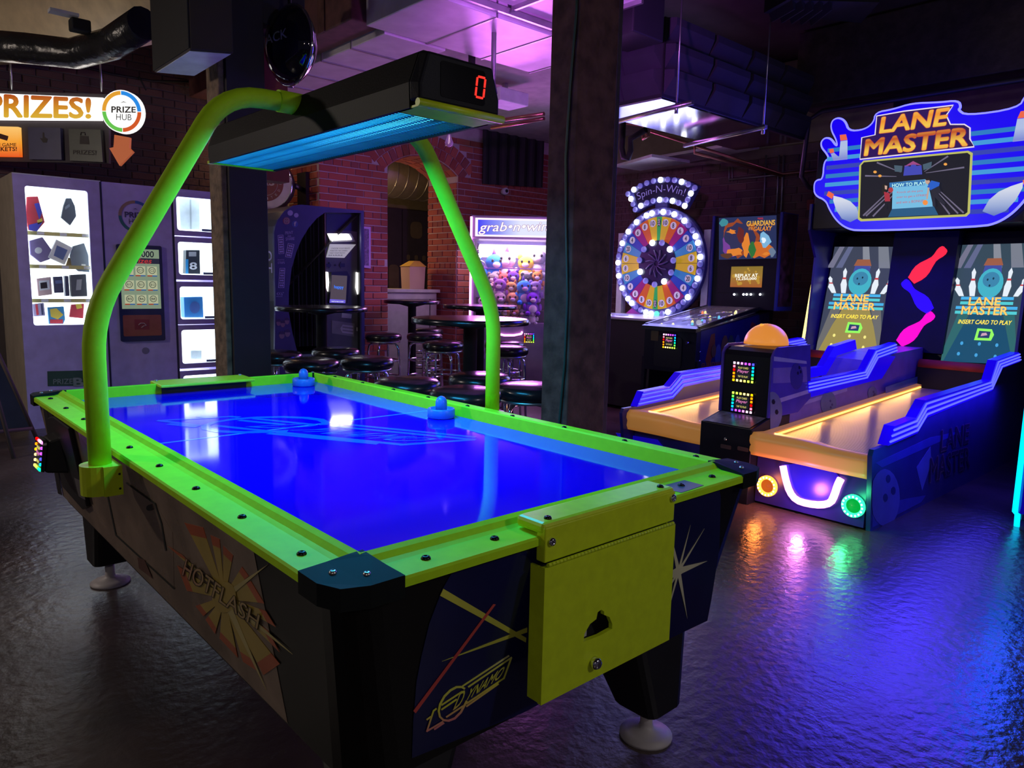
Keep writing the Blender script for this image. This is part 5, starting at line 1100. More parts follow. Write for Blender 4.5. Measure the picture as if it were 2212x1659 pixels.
# body
MB().prism([(wx-.62, .9), (wx-.62, wz+.35), (wx-.54, wz+.35), (wx-.54, .9)], 'y', .06, .14).build('side_post', mat('post_white', (.6, .6, .66), .4), WH)
MB().prism([(wx+.54, .9), (wx+.54, wz+.35), (wx+.62, wz+.35), (wx+.62, .9)], 'y', .06, .14).build('side_post', MATS['post_white'], WH)
MB().prism([(wx-.45, .93), (wx-.2, wz-.4), (wx+.2, wz-.4), (wx+.45, .93)], 'y', .02, .06).build('pedestal', ramp_mat('pedestal', 'X', -.4, .4, ((.5, .06, .45), (.2, .1, .6), (.05, .12, .6)), 0), WH)
MB().box(wx-.62, wx+.6, -.85, .45, .03, .92).build('cabinet', M_black, WH, bevel=.01)
MB().box(wx-.63, wx+.61, -.86, .2, .92, .945).build('deck', mat('deck_white', (.55, .55, .66), .25), WH, bevel=.006)
for i, (dx, dy, r) in enumerate(((-.38, -.5, .12), (-.1, -.45, .07))): MB().lathe([(r, 0), (r, .006)], (wx+dx, dy, .945), n=24).build('deck_ring', mat('deck_ring', (.08, .07, .2), .3), WH)
MB().lathe([(.05, 0), (.045, .03), (.01, .04)], (wx-.14, -.66, .945), n=16).build('push_button', M_on, WH)
MB().box(wx-.55, wx-.2, -.75, -.4, .945, .947).build('deck_print', mat('deck_print', (.3, .25, .12), .3), WH)
for dx in (-.5, -.4): MB().lathe([(.01, 0), (.006, .005)], (wx+dx, -.851, .85), (0, -1, 0), 8).build('bolt', M_steel, WH)
lamp('wheel_glow', 'AREA', tuple(WM(WH) @ Vector((wx, -.12, wz+.1))), (.3, .3, 1), 16, 1.0, 1.2, aim=tuple(WM(WH) @ Vector((wx, -2, wz))), parent=WH)

# ================================================================== PINBALL
PN = thing('pinball_machine', 'pinball machine with a lit comic backglass and orange replay display', 'pinball machine', (5.0, 3.0, 0), -PI/2)
M_pn = mat('pinball_black', (.01, .01, .02), .35, spec=.3)
hp_ = .285
MB().prism([(0, .5), (0, .885), (1.25, 1.06), (1.3, 1.06), (1.3, .5)], 'x', -hp_, hp_).build('cabinet', M_pn, PN, bevel=.004)
MB().prism([(-.03, .87), (-.03, .905), (.04, .925), (.04, .885)], 'x', -hp_-.01, hp_+.01).build('lockbar', mat('lockbar_dark', (.05, .05, .06), .2, metal=.8), PN)
for s in (-1, 1): MB().prism([(.02, .9), (.02, .925), (1.1, 1.105), (1.1, 1.07)], 'x', s*hp_-.012, s*hp_+.012).build('side_rail', mat('lockbar_dark', (.05, .05, .06), .2), PN)
pf = MB(); pf.add([(-hp_+.02, .05, .885), (hp_-.02, .05, .885), (hp_-.02, 1.05, 1.04), (-hp_+.02, 1.05, 1.04)], [(0, 1, 2, 3)]); pf.build('playfield', mat('playfield_art', (.03, .04, .10), .25, var=(30, .9)), PN)
random.seed(3)
for i in range(26):
    u, v = random.uniform(-.22, .22), random.uniform(.12, 1.0); z = .885+(v-.05)*.155
    c = random.choice(((.9, .9, 1), (.1, .5, .7), (.8, .2, .05), (.9, .8, .3), (.2, .2, .9)))
    if i % 3: MB().lathe([(.012, 0), (.012, .02), (.004, .03)], (u, v, z), n=8).build('playfield_light', glow('pf_%d' % int(c[0]*9+c[2]*90), c, 1.4), PN)
    else: MB().tube([(u, v, z+.02), (u+.05, v+.05, z+.035), (u+.08, v+.14, z+.04)], .008, 6).build('wire_ramp', M_chrome, PN)
MB().add([(-hp_+.01, .04, .925), (hp_-.01, .04, .925), (hp_-.01, 1.1, 1.1), (-hp_+.01, 1.1, 1.1)], [(0, 1, 2, 3)]).build('glass', mat('pin_glass', (.9, .95, 1), .03, alpha=.16), PN)
by = 1.0; q0 = [LP(PN, *p, by) for p in ((1543, 472), (1692, 463), (1692, 632), (1545, 632))]
bx0, bx1 = -.36, .36; cxb = (q0[0][0]+q0[1][0])/2; bx0 += cxb; bx1 += cxb; bz1 = q0[1][1]+.01
MB().box(bx0, bx1, by, by+.26, 1.06, bz1).build('backbox', M_pn, PN, bevel=.006)
for x in (bx0-.012, bx1-.012): MB().box(x, x+.024, by-.02, by+.28, 1.06, bz1+.01).build('backbox_trim', mat('trim_blue', (.02, .03, .25), .3), PN)
MB().prism([(by+.0, 1.1), (by+.0, bz1), (by+.26, bz1), (by+.26, 1.1)], 'x', bx1+.012, bx1+.014).build('side_art', mat('side_dark', (.05, .02, .05), .4, var=(12, .9)), PN)
def n2(*p): return LP(PN, p[0], p[1], by-.004)
def nd(name, pxs, m, ly, th=.001): return pdecal(PN, name, pxs, ly, m, th)
nd('backglass', [(1553, 471), (1677, 465), (1677, 558), (1553, 561)], glow('glass_navy', (.02, .03, .10), 1), by-.004, .003)
ly = by-.006
def blob(nm, cx, cy, rx, ry, m, n=14, j=.0):
    global ly; ly -= .0006
    nd(nm, [(cx+rx*(1+random.uniform(-j, j))*math.cos(i*2*PI/n), cy+ry*(1+random.uniform(-j, j))*math.sin(i*2*PI/n)) for i in range(n)], m, ly, .0004)
gl = lambda n_, c, e=1: glow('art_'+n_, c, e)
blob('art_glow', 1600, 515, 40, 36, gl('rust', (.30, .06, .02)), 22, .25); blob('art_glow', 1640, 540, 30, 18, gl('orange', (.6, .14, .02)), 16, .3); blob('art_glow', 1575, 530, 18, 22, gl('violet', (.18, .05, .3)), 12, .3)
blob('art_ring', 1600, 512, 33, 31, gl('night', (.03, .03, .09)), 20, .12); blob('art_burst', 1650, 518, 14, 13, gl('ice', (.2, .45, .7)), 11, .5); blob('art_burst', 1650, 518, 6, 6, gl('white', (.8, .9, 1)), 9, .4)
blob('art_flame', 1612, 530, 9, 24, gl('flame', (.75, .22, .03)), 12, .3); blob('art_flame', 1588, 545, 16, 9, gl('flame', (.75, .22, .03)), 12, .4); blob('art_rock', 1600, 508, 8, 20, gl('maroon', (.13, .02, .02)), 12, .3); blob('art_rock', 1625, 540, 7, 15, gl('green', (.03, .16, .04)), 10, .3); blob('art_rock', 1570, 552, 12, 6, gl('brown', (.10, .04, .02)), 9, .3); blob('art_glow', 1563, 480, 8, 8, gl('teal', (.05, .25, .3)), 9, .4); blob('art_glow', 1668, 545, 7, 9, gl('steel', (.14, .2, .3)), 9, .4); blob('art_glow', 1580, 500, 9, 5, gl('flame', (.75, .22, .03)), 9, .5); blob('art_spark', 1655, 548, 8, 4, gl('flame', (.75, .22, .03)), 9, .5)
tm = ramp_mat('title', 'Z', n2(1640, 500)[1], n2(1640, 472)[1], ((.8, .2, .02), (.95, .6, .06)), .95)
for s_, q in (('GUARDIANS', [(1613, 489), (1674, 486), (1674, 475), (1613, 478)]), ('OF THE', [(1617, 497), (1626, 497), (1626, 491), (1617, 491)]), ('GALAXY', [(1627, 499), (1666, 498), (1668, 488), (1629, 490)])): tpx(PN, s_, q, by-.022, tm, off=.035)
tpx(PN, 'MARVEL', [(1637, 474), (1649, 474), (1649, 470), (1637, 470)], by-.022, gl('red', (.7, .03, .03)))
nd('speaker_panel', [(1550, 564), (1680, 561), (1680, 630), (1550, 632)], M_pn, by-.005, .004)
nd('score_screen', [(1580, 576), (1648, 575), (1645, 621), (1577, 620)], ramp_mat('score_bg', 'Z', n2(1610, 620)[1], n2(1610, 576)[1], ((.45, .13, .02), (.42, .22, .03), (.30, .2, .02)), .8), by-.008, .003)
random.seed(5)
for i in range(14):
    x, y = random.uniform(1584, 1640), random.uniform(580, 615); r = random.uniform(2, 4.5)
    nd('bokeh', [(x+r*math.cos(k*PI/3), y+r*math.sin(k*PI/3)) for k in range(6)], gl('gold', (.62, .36, .05), .8), by-.0085-.0001*i, .0001)
tpx(PN, 'REPLAY AT', [(1588, 599), (1637, 598), (1637, 591), (1588, 592)], by-.012, gl('pale', (.95, .95, .8), 1.2), off=.02); tpx(PN, '12,250,000', [(1591, 606), (1634, 605), (1634, 599), (1591, 600)], by-.012, gl('pale', (.95, .95, .8), 1.2), off=.02)
for px in (1586, 1606, 1613, 1622, 1642):
    x, z = LP(PN, px, 636, by-.02); MB().ball((x, by-.02, z), .011, n=8, m=6).build('spot_light', M_on, PN)
for px in (1580, 1645):
    pass
for sx in (-1, 1):
    for yy in (.03, 1.24): MB().loft([(sx*hp_-.02, yy-.02, .62), (sx*hp_+.02, yy-.02, .62), (sx*hp_+.02, yy+.02, .62), (sx*hp_-.02, yy+.02, .62)], [(sx*(hp_+.02)-.015, yy-.015, .03), (sx*(hp_+.02)+.015, yy-.015, .03), (sx*(hp_+.02)+.015, yy+.015, .03), (sx*(hp_+.02)-.015, yy+.015, .03)]).lathe([(.03, 0), (.03, .012), (.012, .03)], (sx*(hp_+.02), yy, 0), n=12).build('leg', M_pn, PN)
MB().prism(rrect(-.16, .14, .54, .82, .03), 'y', -.008, 0).build('coin_door', mat('coin_door', (.014, .014, .016), .3), PN)
MB().prism(rrect(-.2, -.12, .77, .86, .005), 'y', -.01, 0).build('plate', mat('brass_plate', (.12, .09, .03), .4), PN)
x_, z_ = LP(PN, 1447, 737, -.01); reader(PN, (x_, -.008, z_), (1, 0, 0), (0, 0, 1), .15, .14, 2)
MB().cyl((.22, -.001, .78), (.22, -.06, .78), .012, 10).build('plunger', M_chrome, PN)
for z in (.7, .62): MB().lathe([(.012, 0), (.006, .008)], (hp_+.001, .06, z), (1, 0, 0), 8).build('bolt', M_chrome, PN)
def sd(nm, pts, m, o=.001): MB().prism(pts, 'x', hp_+o, hp_+o+.001).build(nm, m, PN)
sd('side_art', [(.06, .52), (.06, .88), (1.22, 1.04), (1.28, .52)], mat('side_blue', (.008, .008, .07), .3)); sd('side_flame', [(.15, .62), (.22, .85), (.28, .86), (.3, .7), (.2, .55)], mat('side_orange', (.16, .04, .012), .35), .002); sd('side_flame', [(.75, .6), (.9, .95), (1.05, .9), (1.1, .7)], mat('side_red', (.10, .012, .02), .35), .002)
for k, (a, b, c, d) in enumerate(((.35, .66, .05, .1), (.45, .72, .06, .12), (.55, .70, .06, .14), (.66, .72, .05, .12), (.27, .7, .04, .06))): sd('side_figure', ell(a, b, c, d, 10), mat('side_fig_%d' % (k % 3), ((.03, .05, .12), (.09, .05, .02), (.02, .05, .03))[k % 3], .4), .003+.001*k)
g_ = lambda y, z: (hp_+.012, y, z)
for s_, a, b, z in (('GUARDIANS', .08, .42, .56), ('OF THE GALAXY', .1, .42, .515)): text(PN, s_, bil(g_(a, z), g_(b, z), g_(b, z+.04), g_(a, z+.04)), mat('side_title', (.25, .08, .02), .4), off=.03)
lamp('pinball_glow', 'AREA', tuple(WM(PN) @ Vector((cxb, by-.04, 1.6))), (1, .6, .4), 4, .5, .4, aim=tuple(WM(PN) @ Vector((cxb, -1, 1.1))), parent=PN)
# ================================================================== BOWLING GAME (two lanes, one tower)
LM = thing('bowling_game', 'two lane arcade bowling game with blue neon marquee and warm lit lanes', 'arcade machine', (3.45, 1.34, 0), -PI/2)
LI = WM(LM).inverted()
def LB(nm, mb, m, **k): return mb.build(nm, m, LM, world=True, **k)
M_nv = mat('lane_navy', (.02, .015, .16), .3); M_dk = mat('lane_black', (.008, .008, .014), .3, spec=.3); M_side = mat('lane_side', (.09, .05, .5), .25); M_vi = mat('lane_violet', (.26, .17, .55), .35); M_lil = mat('lane_lilac', (.5, .42, .75), .35)
M_bl = mat('rail_blue', (.01, .0, .5), .25, emit=(.01, .0, 1), es=.55); M_bled = glow('rail_led', (.07, .08, 1), 2.2)
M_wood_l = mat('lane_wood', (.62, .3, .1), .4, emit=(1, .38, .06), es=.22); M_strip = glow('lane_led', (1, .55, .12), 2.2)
YR, YL = .534, 2.15
prof_s = [(3.45, 0), (3.385, .42), (3.40, .452), (3.555, .455), (3.964, .473), (4.088, .549), (5.304, .609), (5.496, .752), (6.074, .772), (6.7, .78), (6.7, .0)]
for y0, y1 in ((YR, YR+.025), (YL-.025, YL)): LB('side_panel', MB().prism([(x-(.0 if y0 < 1 else .09), z) for x, z in prof_s], 'y', y0, y1), M_nv)
# side panel print
def sp_(nm, pxs, m, o): pts = [ony(x, y, YR-o) for x, y in pxs]; LB(nm, MB().loft(pts, [p+Vector((0, .0008, 0)) for p in pts]), m)
M_s1 = mat('side_print_blue', (.035, .03, .34), .3); M_s2 = mat('side_print_pale', (.08, .07, .42), .3)
sp_('side_stripe', [(1892, 1000), (2010, 945), (2080, 930), (2040, 950), (1905, 1010)], M_s1, .001); sp_('side_stripe', [(1980, 1010), (2010, 965), (2012, 1000), (1992, 1060)], M_s2, .001); sp_('side_stripe', [(1885, 1100), (1945, 1080), (2000, 1070), (1990, 1085), (1884, 1140)], M_s1, .001)
ring_ = [(1912+32*math.cos(i*PI/10), 1075+62*math.sin(i*PI/10)) for i in range(20)]
sp_('side_ball', [(max(x, 1884), y) for x, y in ring_], M_s2, .002)
for x, y in ((1919, 1034), (1930, 1060), (1913, 1075)): sp_('ball_hole', [(x+5*math.cos(i*PI/5), y+9*math.sin(i*PI/5)) for i in range(10)], M_nv, .003)
for s_, q in (('LANE', [(2032, 975), (2092, 955), (2095, 915), (2034, 930)]), ('MASTER', [(2008, 1042), (2095, 1008), (2095, 965), (2010, 990)])):
    pq_ = [LI @ ony(x, y, YR-.003) for x, y in q]; text(LM, s_, bil(*pq_), mat('side_letter_edge', (.14, .06, .2), .4), off=.05); pq_ = [LI @ ony(x, y, YR-.004) for x, y in q]; text(LM, s_, bil(*pq_), mat('side_letter', (.02, .01, .06), .4), off=.01)
# glowing stepped rails
top_ = [(3.619, .554), (3.919, .567), (4.045, .656), (5.246, .684), (5.333, .816), (5.859, .846)]; bot_ = [(3.555, .455), (3.964, .473), (4.088, .549), (5.304, .609), (5.496, .752), (5.93, .775)]
def rail_set(y0, y1, dx, T_, B_, led_y):
    r = LB('neon_rail', MB().prism([(x+dx, z) for x, z in T_]+[(x+dx, z) for x, z in B_[::-1]], 'y', y0, y1), M_bl)
    for t in (.2, .5, .8): MB().tube([(a[0]+(b[0]-a[0])*t+dx, led_y, a[1]+(b[1]-a[1])*t) for a, b in zip(T_, B_)], .006, 6).build('neon_line', M_bled, r, world=True)
rail_set(YR-.012, YR+.045, 0, top_, bot_, YR-.015); rail_set(YL-.045, YL+.012, -.13, top_, bot_, YL-.05)
T2 = [(4.0, .69), (4.84, .707), (5.0, .849), (5.36, .886)]; B2 = [(4.02, .615), (4.9, .64), (5.06, .775), (5.4, .81)]
rail_set(1.2, 1.25, 0, T2, B2, 1.196); rail_set(1.5, 1.55, 0, T2, B2, 1.554)
LB('divider', MB().prism([(3.75, .0), (3.75, .5), (3.95, .60), (4.9, .62), (5.06, .76), (5.4, .8), (6.0, .82), (6.0, 0)], 'y', 1.215, 1.535), M_vi)
def dv(nm, pxs, m, o=.002): pts = [ony(x, y, 1.215-o) for x, y in pxs]; LB(nm, MB().loft(pts, [p+Vector((0, .0008, 0)) for p in pts]), m)
dv('divider_blue', [(1752, 858), (1748, 832), (1880, 790), (1905, 765), (1935, 770), (1905, 818)], M_bl, .003); dv('divider_stripe', [(1690, 880), (1830, 838), (1830, 845), (1690, 890)], M_lil)
for cx, cy, r in ((1790, 872, 17), (1885, 850, 10)):
    dv('divider_ball', [(cx+r*math.cos(i*PI/8), cy+r*1.6*math.sin(i*PI/8)) for i in range(16)], mat('ball_teal', (.16, .22, .36), .4), .003)
    for dx, dy in ((4, -6), (8, 2), (5, 8)): dv('ball_hole', [(cx+dx*r/17+2*math.cos(i), cy+dy*r/17+3*math.sin(i)) for i in range(6)], M_nv, .004)
# lanes
M_lane = mat('lane_surface', (.62, .44, .28), .3)
nt = M_lane.node_tree; b_ = nt.nodes['Principled BSDF']; tcn = nt.nodes.new('ShaderNodeTexCoord'); wv = nt.nodes.new('ShaderNodeTexWave'); wv.bands_direction = 'Y'; wv.inputs['Scale'].default_value = 26; bpn = nt.nodes.new('ShaderNodeBump'); bpn.inputs['Strength'].default_value = .8; bpn.inputs['Distance'].default_value = .01
mrn = nt.nodes.new('ShaderNodeMapRange'); mrn.inputs[3].default_value = .55; mrn.inputs[4].default_value = 1.05; mxn = nt.nodes.new('ShaderNodeMix'); mxn.data_type = 'RGBA'; mxn.blend_type = 'MULTIPLY'; mxn.inputs[0].default_value = 1; mxn.inputs[6].default_value = (.62, .44, .28, 1); nt.links.new(wv.outputs[0], mrn.inputs[0]); nt.links.new(mrn.outputs[0], mxn.inputs[7]); nt.links.new(mxn.outputs[2], b_.inputs['Base Color']); nt.links.new(tcn.outputs['Object'], wv.inputs['Vector']); nt.links.new(wv.outputs[0], bpn.inputs['Height']); nt.links.new(bpn.outputs[0], b_.inputs['Normal'])
for y0, y1 in ((YR+.03, 1.2), (1.55, YL-.03)):
    q = [(3.45, y0, .395), (3.45, y1, .395), (5.85, y1, .505), (5.85, y0, .505)]
    LB('lane', MB().loft(q, [(x, y, z-.03) for x, y, z in q]), M_lane)
    for yy, sg in ((y1, -1),) if y0 < 1 else ((y0, 1), (y1, -1)):
        L = lambda x, dz: .395+(x-3.45)*.0458+dz
        LB('ledge', MB().loft([(3.42, yy, L(3.42, 0)), (3.42, yy+sg*.045, L(3.42, 0)), (3.42, yy+sg*.045, L(3.42, .028)), (3.42, yy, L(3.42, .034))], [(5.85, yy, L(5.85, 0)), (5.85, yy+sg*.045, L(5.85, 0)), (5.85, yy+sg*.045, L(5.85, .028)), (5.85, yy, L(5.85, .034))]), M_wood_l)
        LB('lane_light', MB().tube([(3.5, yy+sg*.05, L(3.5, .012)), (5.82, yy+sg*.05, L(5.82, .012))], .007, 6), M_strip)
        for k in range(3): x = 3.8+k*.75; lamp('lane_light', 'AREA', (x, yy+sg*.06, L(x, .03)), (1, .5, .14), .9, .6, .03, aim=(x, yy+sg*.5, L(x, -.02)), parent=LM)
    # moulded nosing
    n = 16; secs = []
    for i in range(n+1):
        t = i/n; y = y0-.02+(y1-y0+.03)*t; wv_ = 1/(1+math.exp(-(t-.42)*18)); fx = 3.4-.06*wv_; zb = .285+.02*wv_; zt2 = .415+.025*wv_
        secs.append([(3.5, y, zb), (fx+.02, y, zb), (fx+.006, y, zb+.03), (fx+.012, y, zb+.062), (fx, y, zb+.085), (fx+.004, y, zt2-.022), (fx+.03, y, zt2), (3.5, y, zt2-.012)])
    mb = MB()
    for a, b in zip(secs, secs[1:]): mb.loft(a, b, False, True)
    mb.poly(secs[0]); mb.poly(secs[-1]); LB('lane_nosing', mb, M_wood_l)
    LB('front_fascia', MB().box(3.43, 3.47, y0, y1, .015, .3), M_nv)
    LB('pit', MB().box(5.86, 6.2, y0, y1, .3, .7), M_matte)
    LB('bumper_bar', MB().cyl((5.9, y0+.02, .69), (5.9, y1, .69), .045, 14), mat('bumper_red', (.5, .05, .02), .7))
LB('lane_shield', MB().loft([ony(x, y, 1.19) for x, y in ((1913, 860), (1913, 836), (1982, 813), (1982, 835))], [ony(x, y, 1.2) for x, y in ((1913, 860), (1913, 836), (1982, 813), (1982, 835))]), mat('shield_blue', (.08, .2, .45), .3))
# front lights on the near lane
def f2(x, y): return LP(LM, x, y, -.03)
def fp(nm, pxs, m, ly=-.03, th=.01): return pdecal(LM, nm, pxs, ly, m, th)
fp('ball_opening', [(1694, 1003), (1705, 1003), (1745, 998), (1790, 1003), (1817, 1035), (1800, 1080), (1735, 1078), (1710, 1050)], mat('opening_blue', (.01, .01, .3), .3, emit=(.01, .0, .8), es=.3), -.024, .004)
MB().tube([(f2(x, y)[0], -.034, f2(x, y)[1]) for x, y in (lambda P: [P[0]]+[q for a, b in zip(P, P[1:]) for q in ((a[0]*.75+b[0]*.25, a[1]*.75+b[1]*.25), (a[0]*.25+b[0]*.75, a[1]*.25+b[1]*.75))]+[P[-1]])(((1692, 1006), (1698, 1035), (1706, 1062), (1720, 1080), (1745, 1088), (1775, 1091), (1795, 1086), (1803, 1070), (1810, 1048), (1817, 1034)))], .02, 10).build('neon_smile', glow('neon_pinkwhite', (1, .3, .85), 4), LM)
def ring_light(px, py, m_on, m_mid, R=.062):
    x, z = f2(px, py)
    rg = MB().lathe([(R*.62, .004), (R*.68, .016), (R*.85, .022), (R, .014), (R, 0)], (x, -.022, z), (0, -1, 0), 28).build('speaker_ring', m_on, LM)
    MB().lathe([(R*.64, .006), (R*.2, .008), (R*.18, .012), (.001, .013)], (x, -.022, z), (0, -1, 0), 24).build('speaker_cone', m_mid, rg)
    for k in range(16): a = k*PI/8; MB().ball((x+R*.84*math.cos(a), -.043, z+R*.84*math.sin(a)), .006, n=6, m=4).build('ring_bulb', glow('ring_bulb_'+m_on.name, tuple(min(1, c+.45) for c in m_on.node_tree.nodes['Principled BSDF'].inputs['Emission Color'].default_value[:3]), 3), rg)
ring_light(1657, 1050, glow('ring_orange', (1, .24, .03), 4), glow('cone_orange', (.7, .12, .01), .8)); ring_light(1843, 1093, glow('ring_green', (.02, 1, .25), 3), glow('cone_green', (.0, .5, .05), .8))
fp('coin_recess', [(1330, 935), (1420, 950), (1440, 975), (1345, 960)], mat('opening_blue', (.01, .01, .3), .3), -.03, .004)
MB().lathe([(.03, 0), (.03, .01), (.015, .05)], (*[LI @ Vector((3.55, .6, 0))][0],), n=12).build('foot', M_matte, LM)
for y in (.62, 1.1, 1.65, 2.05): MB().lathe([(.03, 0), (.03, .01), (.012, .03)], tuple(LI @ Vector((3.52, y, 0))), n=12).build('foot', M_matte, LM)
# console between the lanes
c_lo = [(3.35, .0), (3.35, .455), (3.55, .5), (3.8, .5), (3.8, 0)]
LB('console_base', MB().prism(c_lo, 'y', 1.205, 1.55), M_dk, bevel=.004)
LB('console_ledge', MB().loft([(3.355, 1.225, .4585), (3.355, 1.53, .4585), (3.54, 1.53, .5), (3.54, 1.225, .5)], [(3.355, 1.225, .4595), (3.355, 1.53, .4595), (3.54, 1.53, .501), (3.54, 1.225, .501)]), mat('ledge_print', (.16, .15, .2), .3, var=(25, .6)))
LB('console_tower', MB().prism([(3.55, .5), (3.545, .86), (3.56, .89), (3.6, .91), (4.0, .915), (4.05, .59), (3.9, .5)], 'y', 1.22, 1.535), M_dk, bevel=.004)
for y0, y1 in ((1.205, 1.22), (1.535, 1.55)): LB('console_side', MB().prism([(3.535, .5), (3.535, .87), (3.56, .905), (3.6, .925), (4.0, .925), (4.06, .58), (3.9, .5)], 'y', y0, y1), M_side, bevel=.003)
def cs_(nm, pxs, m, o=.001): pts = [ony(x, y, 1.205-o) for x, y in pxs]; LB(nm, MB().loft(pts, [p+Vector((0, .0008, 0)) for p in pts]), m)
cs_('console_stripe', [(1672, 770), (1742, 780), (1743, 786), (1672, 780)], M_lil); cs_('console_stripe', [(1671, 795), (1742, 792), (1744, 825), (1670, 828)], M_vi); cs_('console_stripe', [(1669, 865), (1752, 840), (1752, 848), (1690, 868), (1669, 880)], M_lil)
bl_ = mat('console_ball', (.06, .04, .3), .3)
cs_('console_ball', [(1721+14*math.cos(i*PI/8), 813+28*math.sin(i*PI/8)) for i in range(16)], bl_, .002)
for x, y in ((1727, 794), (1724, 806), (1730, 803)): cs_('ball_hole', [(x+2*math.cos(i), y+4*math.sin(i)) for i in range(6)], M_dk, .003)
cs_('console_ball', [(max(1668+22*math.cos(i*PI/10), 1664), 888+42*math.sin(i*PI/10)) for i in range(20)], mat('ball_pale', (.2, .22, .35), .35), .002)
for x, y in ((1671, 868), (1678, 890)): cs_('ball_hole', [(x+4*math.cos(i), y+6*math.sin(i)) for i in range(6)], M_dk, .003)
dm = MB(); pr_ = [(.135*math.cos(t), .135*math.sin(t)*.95) for t in [PI/2*i/12 for i in range(13)]]
dm.lathe(pr_, tuple(LI @ Vector((3.76, 1.378, .925))), n=32); dm.build('ball_dome', mat('dome_orange', (.8, .35, .1), .35, emit=(1, .33, .04), es=.62), LM)
for dx, dy in ((-.03, -.01), (.02, .0)): p = LI @ Vector((3.74+dx, 1.378-dy, .925+.122)); MB().ball(tuple(p), .014, (1, 1, .5), n=8, m=6).build('dome_hole', glow('dome_hole', (1, .5, .08), .9), LM)
for py, st_ in ((803, 2), (868, 9)):
    p = LI @ hit(1608 if py < 850 else 1605, py+1, (3.548, 0, .5), (1, 0, 0)); reader(LM, tuple(p+Vector((0, -.001, 0))), (1, 0, 0), (0, 0, 1), .155, .13, st_)
for px in (1588, 1625):
    p = LI @ onx(px-20, 965 if px < 1600 else 970, 3.35); MB().prism(rrect(p.x-.035, p.x+.035, p.z-.012, p.z+.012, .006), 'y', p.y-.003, p.y).build('coin_slot', mat('slot_brown', (.09, .05, .04), .5), LM)
p = LI @ onx(1568, 948, 3.35); MB().lathe([(.012, 0), (.008, .01)], tuple(p), (0, -1, 0), 10).build('lock', M_chrome, LM)
# ---- tower with two leaning screens
SP, SN = Vector((6.0, 0, .71)), Vector((-.98, 0, .197)).normalized()
LB('tower', MB().prism([(6.02, .6), (6.23, 1.75), (6.7, 1.75), (6.7, .6)], 'y', .55, 2.13), M_dk)
for y0, y1 in ((.53, .55), (2.13, 2.15)): LB('tower_side', MB().prism([(5.85, .76), (5.9, 1.55), (5.75, 1.78), (5.75, 2.0), (6.7, 2.0), (6.7, .76)], 'y', y0, y1), M_nv)
LB('side_neon', MB().tube([ony(1767, 545, 2.165), ony(1735, 733, 2.165)], .013, 8), glow('neon_yellow', (1, .78, .22), 2.4))
LB('pin_panel', MB().prism([(5.98, .78), (6.1, 1.76), (6.3, 1.76), (6.2, .78)], 'y', 1.07, 1.56), mat('pin_panel', (.006, .004, .05), .4, spec=.15))
def wp(nm, pxs, m, x=6.02, dep=.02):
    pts = [hit(a, b, (5.975, 0, .78), (-.993, 0, .122)) for a, b in pxs]; LB(nm, MB().loft(pts, [p+Vector((dep, 0, 0)) for p in pts]), m)
def pin(nm, tip, base, wd_, m):
    tip, base = Vector(tip), Vector(base); d = base-tip; L_ = d.length; d /= L_; n_ = Vector((-d.y, d.x)); pf_ = [(0, .30), (.02, .5), (.08, .62), (.16, .6), (.26, .45), (.34, .42), (.46, .62), (.6, .9), (.72, 1), (.84, .9), (.95, .68), (1, .6)]
    wp(nm, [tuple(tip+d*L_*t+n_*wd_*w_) for t, w_ in pf_]+[tuple(tip+d*L_*t-n_*wd_*w_) for t, w_ in pf_[::-1]], m)
pin('pin_light', (2042, 536), (1968, 606), 16, glow('pin_red', (1, .02, .06), 1.15)); pin('pin_light', (1951, 607), (2010, 672), 16, glow('pin_blue', (.02, .0, 1), 1.2)); pin('pin_light', (2016, 677), (1942, 742), 16, glow('pin_magenta', (1, .0, .62), 1.1))
def spoly(nm, pxs, m, off):
    pts = [hit(x, y, SP+SN*off, SN) for x, y in pxs]; LB(nm, MB().loft(pts, [p-SN*.0006 for p in pts]), m)
def stext(s_, q, m, so_, **k): text(LM, s_, bil(*[LI @ hit(x, y, SP+SN*so_, SN) for x, y in q]), m, **k)
E_ = lambda n_, c, e=1: glow('scr_'+n_, c, e*1.25)
